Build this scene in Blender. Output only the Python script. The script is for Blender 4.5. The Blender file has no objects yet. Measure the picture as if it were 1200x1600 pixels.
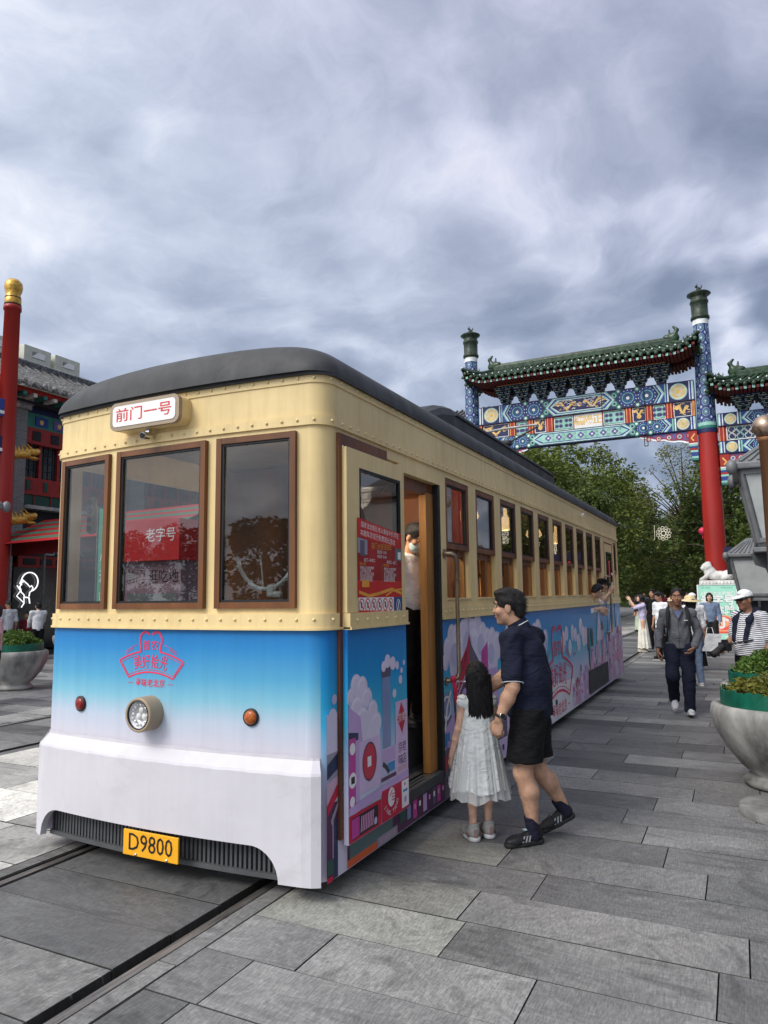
import bpy, bmesh, math, random
import numpy as np
from mathutils import Vector, Matrix, Euler
random.seed(7)
sc = bpy.context.scene
COL = sc.collection
R_ = math.radians
# ------------------------------------------------------------------ camera
cam_d = bpy.data.cameras.new('camera'); cam = bpy.data.objects.new('camera', cam_d); COL.objects.link(cam)
sc.camera = cam
cam_d.sensor_fit = 'VERTICAL'; cam_d.sensor_height = 24.0; cam_d.lens = 24.0 * 1110 / 1600
cam_d.clip_start = 0.05; cam_d.clip_end = 3000
right = Vector((0.896, 0.444, -0.012)); up = Vector((0.062, -0.099, 0.993))
fwd = Vector((-0.440, 0.890, 0.117)).normalized()
right = (right - right.dot(fwd) * fwd).normalized(); up = right.cross(fwd)
cam.matrix_world = Matrix(((right.x, up.x, -fwd.x, 0), (right.y, up.y, -fwd.y, 0), (right.z, up.z, -fwd.z, 1.70), (0, 0, 0, 1)))
# ------------------------------------------------------------------ light
sc.view_settings.view_transform = 'Standard'; sc.view_settings.look = 'None'
sc.view_settings.exposure = 0.55; sc.view_settings.gamma = 1.0
SUN_EL, SUN_AZ = R_(42), R_(205)          # azimuth clockwise from +Y: behind the camera, a little to its left
sun_d = bpy.data.lights.new('sun', 'SUN'); sun = bpy.data.objects.new('sun', sun_d); COL.objects.link(sun)
sun_d.energy = 1.5; sun_d.angle = R_(24); sun_d.color = (1.0, 0.95, 0.87)
SD = Vector((math.sin(SUN_AZ) * math.cos(SUN_EL), math.cos(SUN_AZ) * math.cos(SUN_EL), math.sin(SUN_EL)))
sun.rotation_euler = SD.to_track_quat('Z', 'Y').to_euler()
world = bpy.data.worlds.new('World'); sc.world = world; world.use_nodes = True

class NT:
    """tiny node-tree writer"""
    def __init__(s, tree): s.t = tree; s.n = tree.nodes; s.l = tree.links
    def a(s, typ, **kw):
        n = s.n.new(typ)
        ins = kw.pop('ins', {})
        for k, v in kw.items(): setattr(n, k, v)
        for k, v in ins.items():
            if isinstance(v, bpy.types.NodeSocket): s.l.new(v, n.inputs[k])
            else: n.inputs[k].default_value = v
        return n
    def math(s, op, a, b=0.0, c=None, clamp=False):
        n = s.n.new('ShaderNodeMath'); n.operation = op; n.use_clamp = clamp
        for i, v in enumerate((a, b) if c is None else (a, b, c)):
            if isinstance(v, bpy.types.NodeSocket): s.l.new(v, n.inputs[i])
            else: n.inputs[i].default_value = v
        return n.outputs[0]
    def vm(s, op, a, b=None, scale=None):
        n = s.n.new('ShaderNodeVectorMath'); n.operation = op
        for i, v in enumerate((a, b)):
            if v is None: continue
            if isinstance(v, bpy.types.NodeSocket): s.l.new(v, n.inputs[i])
            else: n.inputs[i].default_value = v
        if scale is not None:
            if isinstance(scale, bpy.types.NodeSocket): s.l.new(scale, n.inputs['Scale'])
            else: n.inputs['Scale'].default_value = scale
        return n.outputs['Value'] if op in ('DOT_PRODUCT', 'LENGTH') else n.outputs[0]
    def ramp(s, fac, stops, interp='LINEAR'):
        n = s.n.new('ShaderNodeValToRGB'); cr = n.color_ramp; cr.interpolation = interp
        while len(cr.elements) < len(stops): cr.elements.new(0.5)
        for e, (p, c) in zip(cr.elements, stops):
            e.position = p; e.color = (c, c, c, 1) if isinstance(c, (int, float)) else (*c, 1)
        s.l.new(fac, n.inputs[0]); return n.outputs[0]
    def mix(s, fac, a, b, blend='MIX'):
        n = s.n.new('ShaderNodeMix'); n.data_type = 'RGBA'; n.blend_type = blend; n.clamp_factor = True
        for i, v in ((0, fac), (6, a), (7, b)):
            if isinstance(v, bpy.types.NodeSocket): s.l.new(v, n.inputs[i])
            else: n.inputs[i].default_value = v if i == 0 else ((v, v, v, 1) if isinstance(v, (int, float)) else (*v[:3], 1))
        return n.outputs[2]
    def noise(s, vec, scale, detail=3, rough=.5, dist=0.):
        n = s.a('ShaderNodeTexNoise', ins={'Vector': vec, 'Scale': scale, 'Detail': detail, 'Roughness': rough, 'Distortion': dist})
        return n.outputs[0]
    def sepx(s, vec):
        n = s.a('ShaderNodeSeparateXYZ', ins={0: vec}); return n.outputs
    def comb(s, x, y, z):
        return s.a('ShaderNodeCombineXYZ', ins={0: x, 1: y, 2: z}).outputs[0]

def build_sky():
    w = NT(world.node_tree); w.n.clear()
    out = w.a('ShaderNodeOutputWorld'); bg = w.a('ShaderNodeBackground', ins={'Strength': 0.1}); w.l.new(bg.outputs[0], out.inputs[0])
    sky = w.a('ShaderNodeTexSky', sky_type='NISHITA', sun_disc=False, sun_elevation=SUN_EL, sun_rotation=SUN_AZ)
    d = w.a('ShaderNodeTexCoord').outputs['Generated']
    x, y, z = w.sepx(d)
    zz = w.math('ADD', w.math('MAXIMUM', z, 0.0), 0.44)
    P = w.comb(w.math('DIVIDE', x, zz), w.math('DIVIDE', y, zz), 0.0)     # the cloud deck as a plane overhead
    warp = w.a('ShaderNodeTexNoise', ins={'Vector': P, 'Scale': 1.1, 'Detail': 5.0, 'Roughness': .6}).outputs[1]
    Pw = w.vm('ADD', P, w.vm('SCALE', w.vm('SUBTRACT', warp, (.5, .5, .5)), scale=.50))
    def deck(Q):          # underside of the deck: hanging lobes, smaller lobes on them, ragged detail
        l1 = w.a('ShaderNodeTexVoronoi', feature='SMOOTH_F1', ins={'Vector': Q, 'Scale': 5.0, 'Smoothness': .30}).outputs[0]
        l2 = w.a('ShaderNodeTexVoronoi', feature='SMOOTH_F1', ins={'Vector': Q, 'Scale': 9.0, 'Smoothness': .4}).outputs[0]
        f = w.noise(Q, 5.5, 8, .62)
        return w.math('ADD', w.math('ADD', l1, w.math('MULTIPLY', l2, .42)), w.math('MULTIPLY', f, .55)), l1, l2
    h0, l1, l2 = deck(Pw)
    h1, _, _ = deck(w.vm('ADD', Pw, (-.045, .04, 0)))
    relief = w.math('SUBTRACT', h0, h1)
    low = w.ramp(z, [(.12, .85), (.30, 1.), (.46, .70), (.62, .22)])
    rgt = w.ramp(w.vm('DOT_PRODUCT', d, (.62, .78, 0)), [(.30, .16), (.62, .50), (.88, 1.)])
    amt = w.math('MULTIPLY', low, rgt)
    big = w.noise(Pw, .95, 6, .55, .3)
    mid = w.noise(w.a('ShaderNodeMapping', ins={'Vector': Pw, 'Rotation': (0, 0, R_(40)), 'Scale': (1., 1.55, 1)}).outputs[0], 1.35, 9, .66, .6)
    soft = w.math('SUBTRACT', w.noise(Pw, 3.1, 9, .68, .4), .5)
    v = w.math('ADD', w.math('MULTIPLY', w.math('SUBTRACT', big, .5), .52), w.math('MULTIPLY', w.math('SUBTRACT', mid, .5), .70))
    v = w.math('ADD', v, w.math('MULTIPLY', soft, .52))
    v = w.math('ADD', v, w.math('MULTIPLY', relief, w.math('ADD', w.math('MULTIPLY', amt, .70), .24)))
    seam = w.math('SUBTRACT', w.ramp(w.math('ADD', l1, w.math('MULTIPLY', l2, .35)), [(.40, 0.), (.66, .30), (.95, 1.)]), .20)
    v = w.math('ADD', v, w.math('MULTIPLY', seam, w.math('MULTIPLY', amt, .40)))
    lft = w.vm('DOT_PRODUCT', d, (-.93, .10, .35))
    v = w.math('ADD', v, w.math('ADD', w.math('MULTIPLY', lft, .22), w.math('MULTIPLY', w.math('SUBTRACT', z, .42), .42)))
    v = w.math('ADD', v, .285)
    c = w.ramp(v, [(.08, (1.65, 2.05, 3.0)), (.28, (2.35, 2.8, 3.9)), (.45, (3.25, 3.75, 4.95)), (.62, (4.7, 5.2, 6.5)), (.80, (6.7, 7.0, 7.9)), (.98, (8.2, 8.3, 8.7))])
    lil = w.ramp(w.vm('DOT_PRODUCT', d, (.10, .55, .83)), [(.72, 0.), (.97, 1.)])
    c = w.mix(w.math('MULTIPLY', lil, .6), c, (1.10, .98, 1.02), 'MULTIPLY')
    # the thinner, sunlit part of the cloud deck lies behind the camera
    back = w.ramp(w.vm('DOT_PRODUCT', d, (-.32, -.80, .50)), [(.10, (.96, .95, .92)), (.55, (1.85, 1.70, 1.45)), (.95, (4.1, 3.7, 3.0))])
    c = w.mix(1.0, c, back, 'MULTIPLY')
    w.l.new(w.mix(.92, sky.outputs[0], c), bg.inputs[0])
build_sky()

# ------------------------------------------------------------------ helpers
MATS = {}
def newmat(name):
    m = bpy.data.materials.new(name); m.use_nodes = True; MATS[name] = m
    n = NT(m.node_tree); b = n.n['Principled BSDF']
    return m, n, b
def mat(name, col, rough=.6, metal=0., var=.12, scale=6., bump=.0, bscale=40., spec=.36, stretch=(1, 1, 1), emit=None, var2=None):
    """base colour broken up by two scales of noise, slight roughness variation, optional bump"""
    m, n, b = newmat(name)
    tc = n.a('ShaderNodeTexCoord').outputs['Object']
    mp = n.a('ShaderNodeMapping', ins={'Vector': tc, 'Scale': stretch}).outputs[0]
    f = n.noise(mp, scale, 5, .6)
    lo = tuple(max(0, c * (1 - var * 1.6)) for c in col); hi = tuple(min(1, c * (1 + var)) for c in (var2 or col))
    c = n.ramp(f, [(.32, lo), (.68, hi)])
    n.l.new(c, b.inputs['Base Color'])
    r = n.ramp(n.noise(mp, scale * 2.3, 3), [(.3, max(0, rough - .08)), (.7, min(1, rough + .08))])
    n.l.new(r, b.inputs['Roughness'])
    b.inputs['Metallic'].default_value = metal
    b.inputs['Specular IOR Level'].default_value = spec
    if bump:
        bp = n.a('ShaderNodeBump', ins={'Strength': bump, 'Distance': .01, 'Height': n.noise(mp, bscale, 4)})
        n.l.new(bp.outputs[0], b.inputs['Normal'])
    if emit:
        b.inputs['Emission Color'].default_value = (*emit[0], 1); b.inputs['Emission Strength'].default_value = emit[1]
    return m
def weather(m, streak=.10, grime=.0, gcol=(.16, .13, .10), top=.0, span=.5):
    n = NT(m.node_tree); b = n.n['Principled BSDF']; src = b.inputs['Base Color'].links[0].from_socket
    tc = n.a('ShaderNodeTexCoord').outputs['Object']; st = n.noise(n.a('ShaderNodeMapping', ins={'Vector': tc, 'Scale': (7, 7, .45)}).outputs[0], 2.4, 5, .65)
    c = n.mix(1., src, n.ramp(st, [(.34, 1 - streak), (.52, 1.), (.75, 1.02)]), 'MULTIPLY')
    if grime:
        bl = n.noise(tc, 3.2, 7, .68, .6); sc2 = n.noise(n.a('ShaderNodeMapping', ins={'Vector': tc, 'Scale': (1, 1, 9), 'Rotation': (0, .12, 0)}).outputs[0], 3.6, 6, .7)
        g = n.math('ADD', n.ramp(bl, [(.55, 0.), (.78, 1.)]), n.ramp(sc2, [(.66, 0.), (.72, .7)])); c = n.mix(n.math('MULTIPLY', g, grime, clamp=True), c, gcol)
    n.l.new(c, b.inputs['Base Color'])
def flat(name, col, rough=.5): return mat(name, col, rough, var=.05, scale=14)

class MB:
    """collects shapes and links them as ONE mesh object"""
    def __init__(s): s.v = []; s.f = []; s.m = []; s.mats = []; s.sm = []
    def mi(s, m):
        if isinstance(m, str): m = MATS[m]
        if m not in s.mats: s.mats.append(m)
        return s.mats.index(m)
    def add(s, vs, fs, m, smooth=False, M=None):
        o = len(s.v)
        if M is not None: vs = [M @ Vector(v) for v in vs]
        s.v.extend([tuple(v) for v in vs]); k = s.mi(m)
        for f in fs: s.f.append(tuple(i + o for i in f)); s.m.append(k); s.sm.append(smooth)
    def box(s, a, b, m, M=None, bev=0.):
        (x0, y0, z0), (x1, y1, z1) = a, b
        if x0 > x1: x0, x1 = x1, x0
        if y0 > y1: y0, y1 = y1, y0
        if z0 > z1: z0, z1 = z1, z0
        if bev <= 0:
            vs = [(x0, y0, z0), (x1, y0, z0), (x1, y1, z0), (x0, y1, z0), (x0, y0, z1), (x1, y0, z1), (x1, y1, z1), (x0, y1, z1)]
            s.add(vs, [(3, 2, 1, 0), (4, 5, 6, 7), (0, 1, 5, 4), (1, 2, 6, 5), (2, 3, 7, 6), (3, 0, 4, 7)], m, False, M); return
        bm = bmesh.new(); bmesh.ops.create_cube(bm, size=1)
        for v in bm.verts: v.co = Vector(((x0 + x1) / 2 + v.co.x * (x1 - x0), (y0 + y1) / 2 + v.co.y * (y1 - y0), (z0 + z1) / 2 + v.co.z * (z1 - z0)))
        bmesh.ops.bevel(bm, geom=bm.edges[:], offset=bev, segments=2, affect='EDGES', profile=.6)
        s.bm(bm, m, M=M)
    def bm(s, bm, m, smooth=False, M=None):
        bm.verts.index_update()
        s.add([v.co.copy() for v in bm.verts], [tuple(v.index for v in f.verts) for f in bm.faces], m, smooth, M); bm.free()
    def tube(s, pts, r, m, n=8, caps=True, M=None, smooth=True):
        pts = [Vector(p) for p in pts]; k = len(pts); rs = r if isinstance(r, (list, tuple)) else [r] * k
        vs = []; fs = []; ref = None
        for i, p in enumerate(pts):
            t = (pts[min(i + 1, k - 1)] - pts[max(i - 1, 0)]).normalized()
            if ref is None: ref = Vector((0, 0, 1)) if abs(t.z) < .9 else Vector((1, 0, 0))
            a = ref - ref.dot(t) * t; a.normalize(); ref = a; b = t.cross(a)
            for j in range(n):
                q = 2 * math.pi * j / n; vs.append(p + (a * math.cos(q) + b * math.sin(q)) * rs[i])
        for i in range(k - 1):
            for j in range(n): fs.append((i * n + j, i * n + (j + 1) % n, (i + 1) * n + (j + 1) % n, (i + 1) * n + j))
        s.add(vs, fs, m, smooth, M)
        if caps:
            s.add(vs[:n], [tuple(range(n))[::-1]], m, False, M); s.add(vs[-n:], [tuple(range(n))], m, False, M)
    def lathe(s, prof, m, n=24, M=None, smooth=True, fn=None, caps=True):
        vs = []; fs = []; k = len(prof)
        for (r, z) in prof:
            for j in range(n):
                q = 2 * math.pi * j / n; rr = r * (fn(q, z) if fn else 1); vs.append((rr * math.cos(q), rr * math.sin(q), z))
        for i in range(k - 1):
            for j in range(n): fs.append((i * n + j, i * n + (j + 1) % n, (i + 1) * n + (j + 1) % n, (i + 1) * n + j))
        s.add(vs, fs, m, smooth, M)
        if caps and prof[0][0] > 1e-4: s.add(vs[:n], [tuple(range(n))[::-1]], m, False, M)
        if caps and prof[-1][0] > 1e-4: s.add(vs[-n:], [tuple(range(n))], m, False, M)
    def ball(s, c, r, m, n=10, M=None):
        rr = (r, r, r) if isinstance(r, (int, float)) else r
        bm = bmesh.new(); bmesh.ops.create_uvsphere(bm, u_segments=n, v_segments=max(5, n * 2 // 3), radius=1)
        for v in bm.verts: v.co = Vector((c[0] + v.co.x * rr[0], c[1] + v.co.y * rr[1], c[2] + v.co.z * rr[2]))
        s.bm(bm, m, True, M)
    def prism(s, poly, h0, h1, m, M=None, smooth=False):
        """poly (x, y) extruded in z from h0 to h1"""
        n = len(poly); a = sum(poly[i][0] * poly[(i + 1) % n][1] - poly[(i + 1) % n][0] * poly[i][1] for i in range(n))
        if a < 0: poly = poly[::-1]
        vs = [(x, y, h0) for x, y in poly] + [(x, y, h1) for x, y in poly]
        s.add(vs, [tuple(range(n))[::-1], tuple(range(n, 2 * n))], m, False, M)
        s.add(vs, [(i, (i + 1) % n, n + (i + 1) % n, n + i) for i in range(n)], m, smooth, M)
    def pol(s, pts, fn, m):
        """flat patch through a (u, v) -> point mapping"""
        s.add([fn(u, v) for u, v in pts], [tuple(range(len(pts)))], m)
    def rect(s, u0, v0, u1, v1, fn, m): s.pol([(u0, v0), (u1, v0), (u1, v1), (u0, v1)], fn, m)
    def disc(s, u, v, r, fn, m, n=16, r2=None):
        s.pol([(u + r * math.cos(2 * math.pi * i / n), v + (r2 or r) * math.sin(2 * math.pi * i / n)) for i in range(n)], fn, m)
    def ring(s, u, v, r, w, fn, m, n=20, ry=None):
        k = (ry or r) / r
        s.line([(u + r * math.cos(2 * math.pi * i / n), v + k * r * math.sin(2 * math.pi * i / n)) for i in range(n + 1)], w, fn, m)
    def line(s, pts, w, fn, m):
        """a stroke of width w along 2-D points"""
        k = len(pts); vs = []
        for i in range(k):
            a = pts[max(i - 1, 0)]; b = pts[min(i + 1, k - 1)]
            dx, dy = b[0] - a[0], b[1] - a[1]; L = math.hypot(dx, dy) or 1
            nx, ny = -dy / L * w / 2, dx / L * w / 2
            vs += [fn(pts[i][0] + nx, pts[i][1] + ny), fn(pts[i][0] - nx, pts[i][1] - ny)]
        s.add(vs, [(2 * i, 2 * i + 1, 2 * i + 3, 2 * i + 2) for i in range(k - 1)], m)
    def text(s, body, size, u, v, fn, m, align='CENTER', rot=0., sx=1., bold=0.):
        cu = bpy.data.curves.new('t', 'FONT'); cu.body = body; cu.size = size; cu.align_x = align; cu.align_y = 'CENTER'; cu.offset = bold; cu.resolution_u = 2
        ob = bpy.data.objects.new('t', cu); COL.objects.link(ob)
        me = ob.evaluated_get(bpy.context.evaluated_depsgraph_get()).to_mesh()
        cr, sr = math.cos(rot), math.sin(rot)
        vs = [fn(u + (p.co.x * sx) * cr - p.co.y * sr, v + (p.co.x * sx) * sr + p.co.y * cr) for p in me.vertices]
        fs = [tuple(p.vertices) for p in me.polygons]
        s.add(vs, fs, m)
        bpy.data.objects.remove(ob); bpy.data.curves.remove(cu)
    def build(s, name, parent=None, loc=None):
        me = bpy.data.meshes.new(name); me.from_pydata(s.v, [], s.f)
        for m in s.mats: me.materials.append(m)
        me.polygons.foreach_set('material_index', s.m); me.polygons.foreach_set('use_smooth', s.sm); me.update()
        o = bpy.data.objects.new(name, me); COL.objects.link(o)
        if parent: o.parent = parent
        if loc: o.location = loc
        return o
def tag(o, label=None, cat=None, group=None, kind=None):
    for k, v in (('label', label), ('category', cat), ('group', group), ('kind', kind)):
        if v: o[k] = v
    return o
def thing(name, label, cat, loc=(0, 0, 0), rz=0., group=None):
    o = bpy.data.objects.new(name, None); COL.objects.link(o); o.location = loc; o.rotation_euler = (0, 0, rz); o.empty_display_size = .2
    return tag(o, label, cat, group)
def copy_tree(o, parent=None):
    c = o.copy(); COL.objects.link(c)
    if parent: c.parent = parent
    for ch in o.children: copy_tree(ch, c)
    return c
T = Matrix.Translation
def RZ(a): return Matrix.Rotation(a, 4, 'Z')
def RX(a): return Matrix.Rotation(a, 4, 'X')
def RY(a): return Matrix.Rotation(a, 4, 'Y')

# ------------------------------------------------------------------ ground
def slab_material():
    m, n, b = newmat('slab stone')
    at = n.a('ShaderNodeAttribute', attribute_name='tint').outputs['Color']
    ax = n.a('ShaderNodeAttribute', attribute_name='seed').outputs['Fac']
    P = n.a('ShaderNodeNewGeometry').outputs['Position']
    off = n.comb(n.math('MULTIPLY', ax, 37.), n.math('MULTIPLY', ax, 91.), n.math('MULTIPLY', ax, 13.))
    Q = n.vm('ADD', P, off)
    st = n.a('ShaderNodeMapping', ins={'Vector': Q, 'Scale': (.55, 1.9, 1)}).outputs[0]
    vein = n.noise(st, 2.6, 8, .62, 1.6)
    blot = n.noise(Q, 1.1, 5, .6)
    fine = n.noise(Q, 60, 3, .7)
    ch = n.a('ShaderNodeMapping', ins={'Vector': Q, 'Scale': (60, 9, 1), 'Rotation': (0, 0, .12)}).outputs[0]
    chis = n.noise(ch, 2.2, 2, .6)
    iso = n.noise(Q, 2.2, 8, .64, 2.6)
    pick = n.ramp(n.math('FRACT', n.math('MULTIPLY', ax, 7.3)), [(.45, 0.), (.55, 1.)])
    k = n.ramp(n.mix(pick, vein, iso), [(.30, .60), (.44, .92), (.50, 1.16), (.56, .92), (.75, 1.18)])
    c = n.mix(1., at, k, 'MULTIPLY')
    c = n.mix(1., c, n.ramp(blot, [(.3, .72), (.7, 1.2)]), 'MULTIPLY')
    c = n.mix(1., c, n.ramp(fine, [(.3, .82), (.7, 1.14)]), 'MULTIPLY')
    c = n.mix(1., c, n.ramp(chis, [(.35, .80), (.7, 1.30)]), 'MULTIPLY')
    scuf = n.ramp(n.noise(n.vm('MULTIPLY', Q, (1., 2.4, 1.)), 2.1, 7, .7, 2.2), [(.655, 0.), (.69, 1.)])
    c = n.mix(n.math('MULTIPLY', scuf, .34), c, (.42, .41, .39))
    dk = n.ramp(n.noise(Q, .55, 4, .6), [(.30, 1.), (.42, 0.)])
    c = n.mix(n.math('MULTIPLY', dk, .35), c, (.045, .045, .047))
    vo = n.a('ShaderNodeTexVoronoi', ins={'Vector': P, 'Scale': 1.15, 'Randomness': 1.0}); sz = n.math('MULTIPLY', n.sepx(vo.outputs['Color'])[0], .022)
    c = n.mix(n.math('MULTIPLY', n.math('LESS_THAN', vo.outputs['Distance'], sz), .75), c, (.035, .034, .033))
    n.l.new(c, b.inputs['Base Color'])
    n.l.new(n.ramp(blot, [(.3, .42), (.7, .70)]), b.inputs['Roughness'])
    h = n.math('ADD', n.math('MULTIPLY', chis, .6), n.math('MULTIPLY', fine, .4))
    bp = n.a('ShaderNodeBump', ins={'Strength': .55, 'Distance': .004, 'Height': h}); n.l.new(bp.outputs[0], b.inputs['Normal'])
slab_material()
mat('joint dirt', (.035, .034, .032), .9, bump=.5)
mat('steel rail', (.26, .24, .22), .36, .75, .3, 9, .2, stretch=(6, .4, 1))
mat('rail side', (.035, .03, .027), .8, .2)
mat('far pavement', (.16, .16, .16), .6, var=.25, scale=.8)

def slabs(name, x0, x1, y0, y1, row, length, cols, gap=.006, jitter=.0, full=False):
    vs = []; fs = []; tint = []; seed = []
    rnd = random.Random(len(name) * 7 + int(x1 * 10))
    y = y0; r = 0
    while y < y1:
        d = row * (rnd.uniform(1 - jitter, 1 + jitter))
        x = x0 if full else x0 - rnd.uniform(0, length)
        while x < x1 - .02:
            L = (x1 - x0) if full else length * rnd.choice((.6, .85, 1., 1., 1.15))
            a, bb = max(x, x0), min(x + L, x1)
            if a < bb - .02:
                c = rnd.choice(cols); q = rnd.uniform(.70, 1.25); c = tuple(v * q for v in c)
                dz = rnd.uniform(-.003, .0); e = .0018; tl = rnd.uniform(-.0025, .0025)
                o = len(vs); xa, xb, ya, yb = a + gap / 2, bb - gap / 2, y + gap / 2, y + d - gap / 2
                for (px, py, pz) in ((xa, ya, -.085), (xb, ya, -.085), (xb, yb, -.085), (xa, yb, -.085),
                                     (xa, ya, dz - e), (xb, ya, dz - e + tl), (xb, yb, dz - e + tl), (xa, yb, dz - e),
                                     (xa + e, ya + e, dz), (xb - e, ya + e, dz + tl), (xb - e, yb - e, dz + tl), (xa + e, yb - e, dz)):
                    vs.append((px, py, pz))
                F = [(8, 9, 10, 11)] + [(i, (i + 1) % 4, 4 + (i + 1) % 4, 4 + i) for i in range(4)] + [(4 + i, 4 + (i + 1) % 4, 8 + (i + 1) % 4, 8 + i) for i in range(4)]
                sd = rnd.random()
                for k_, f in enumerate(F): fs.append(tuple(i + o for i in f)); tint.append(c if k_ == 0 else (.035, .034, .032)); seed.append(sd)     # dirt in the joints
            x += L
        y += d; r += 1
    me = bpy.data.meshes.new(name); me.from_pydata(vs, [], fs); me.materials.append(MATS['slab stone'])
    ta = me.attributes.new('tint', 'FLOAT_COLOR', 'FACE'); ta.data.foreach_set('color', [q for c in tint for q in (*c, 1.)])
    sa = me.attributes.new('seed', 'FLOAT', 'FACE'); sa.data.foreach_set('value', seed)
    o = bpy.data.objects.new(name, me); COL.objects.link(o); return tag(o, kind='structure')
DK = [(.142, .141, .139), (.100, .100, .100), (.175, .173, .169), (.126, .126, .125), (.205, .202, .195), (.136, .136, .135)]
DKG = DK * 3 + [(.25, .25, .225), (.215, .215, .21)]
LT = [(.62, .595, .54), (.54, .52, .475), (.44, .43, .40), (.66, .63, .57)]
MD = [(.20, .20, .20), (.16, .16, .165), (.26, .255, .245), (.13, .13, .135)]
slabs('pavement', -2.45, 14, -3.08, 62, .40, 1.2, DKG, .0045)
slabs('track_paving', -4.06, -2.70, -3.0, 62, .43, 1.36, DK, .008, .12, True)
slabs('light_pavement', -7.42, -4.31, -3.0, 62, .62, 1.05, LT, .007, .1)
slabs('second_track_paving', -9.02, -7.66, -3.0, 62, .43, 1.36, DK, .008, .12, True)
slabs('side_pavement', -19.5, -9.27, -3.0, 62, .55, 1.3, MD, .007, .1)
g = MB(); g.box((-24, -3.5, -.6), (14.4, 62.4, -.083), 'joint dirt'); tag(g.build('pavement_bed'), kind='structure')
g = MB()
for a, b in (((-700, 62.4), (700, 900)), ((-700, -400), (700, -3.5)), ((-700, -3.5), (-24, 62.4)), ((14.4, -3.5), (700, 62.4))):
    g.add([(a[0], a[1], -.004), (b[0], a[1], -.004), (b[0], b[1], -.004), (a[0], b[1], -.004)], [(0, 1, 2, 3)], 'far pavement')
tag(g.build('ground'), kind='structure')
for xa, xb, sgn in ((-2.70, -2.45, 1), (-4.31, -4.06, -1), (-7.66, -7.42, 1), (-9.27, -9.02, -1)):
    m = MB()          # grooved rail let into the paving: running head, flangeway, outer kerb strip of cut stone
    inner = xa if sgn > 0 else xb
    def X(d): return inner + sgn * d
    m.box((X(.055), -3, -.083), (X(.112), 62, -.010), 'steel rail', bev=.006)
    m.box((X(.0), -3, -.083), (X(.055), 62, -.070), 'rail side')
    m.box((X(.112), -3, -.083), (X(.125), 62, -.045), 'rail side')
    m.box((X(.125), -3, -.083), (X(.245), 62, -.006), 'joint dirt')
    tag(m.build('rail'), kind='structure')
    slabs('rail_kerb', min(X(.13), X(.243)), max(X(.13), X(.243)), -3, 62, .95, .2, DK, .006, .1, True)
# ------------------------------------------------------------------ tram
mat('cream paint', (.75, .57, .275), .40, var=.07, scale=1.6, bump=.06, bscale=3, var2=(.755, .58, .285))
weather(MATS['cream paint'], .10, .10, (.34, .22, .10)); mat('roof grey', (.048, .049, .052), .62, var=.16, scale=2.5, bump=.10, bscale=14)
mat('monitor grey', (.035, .037, .042), .55, var=.2, scale=3)
mat('varnished wood', (.165, .062, .020), .38, var=.30, scale=3.0, stretch=(1, 1, .18), bump=.1, bscale=30)
mat('dark wood', (.155, .055, .022), .45, var=.32, scale=4.0, stretch=(1, 1, .2))
mat('oak wood', (.34, .15, .04), .42, var=.34, scale=7.0, stretch=(1, 1, .10))
mat('black rubber', (.012, .012, .013), .55)
mat('dark grey step', (.06, .062, .065), .7, bump=.2)
mat('grille grey', (.075, .078, .083), .5)
mat('under black', (.012, .012, .013), .9)
mat('white vinyl', (.585, .565, .60), .36, var=.035, scale=2.2, bump=.22, bscale=4.5)
weather(MATS['white vinyl'], .025, .30, (.26, .24, .23)); mat('plate yellow', (.85, .40, .015), .4, var=.05)
mat('ink black', (.012, .012, .013), .5)
mat('sign white', (.80, .80, .78), .35, var=.03)
mat('taupe paint', (.33, .255, .175), .42, var=.06)
mat('red ink', (.66, .03, .03), .45, var=.05)
mat('logo red', (.70, .035, .10), .42, var=.06)
mat('chrome', (.75, .75, .76), .12, 1., var=.08); mat('lamp silver', (.88, .88, .90), .38, .55, var=.06)
mat('planter stone', (.36, .355, .34), .62, var=.30, scale=3.2)
mat('brass handle', (.36, .27, .18), .32, .85, var=.2)
mat('amber lens', (.42, .10, .02), .15, var=.3, scale=60)
mat('red lens', (.22, .012, .010), .15, var=.3, scale=60)
mat('bracelet white', (.8, .8, .78), .4)
mat('lamp glow', (.9, .6, .25), .4, emit=((1., .62, .25), 2.6))
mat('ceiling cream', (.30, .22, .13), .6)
mat('seat wood', (.22, .10, .04), .5, var=.3)
def glass(name, tint, ior=1.75, rough=.01):
    m, n, b = newmat(name); n.n.remove(b); out = n.n['Material Output']
    tr = n.a('ShaderNodeBsdfTransparent', ins={0: (*tint, 1)})
    gl = n.a('ShaderNodeBsdfGlossy', ins={'Roughness': rough, 'Color': (1, 1, 1, 1)})
    bf = n.a('ShaderNodeNewGeometry').outputs['Backfacing']      # same reflectance on both faces of a pane
    fr = n.a('ShaderNodeFresnel', ins={'IOR': n.math('ADD', ior, n.math('MULTIPLY', bf, 1 / ior - ior))})
    mx = n.a('ShaderNodeMixShader', ins={0: fr.outputs[0], 1: tr.outputs[0], 2: gl.outputs[0]}); n.l.new(mx.outputs[0], out.inputs[0])
glass('windscreen glass', (.62, .64, .64), 1.52); glass('window glass', (.50, .51, .52), 1.55, .012); glass('lens glass', (.9, .9, .9), 1.5)
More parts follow.
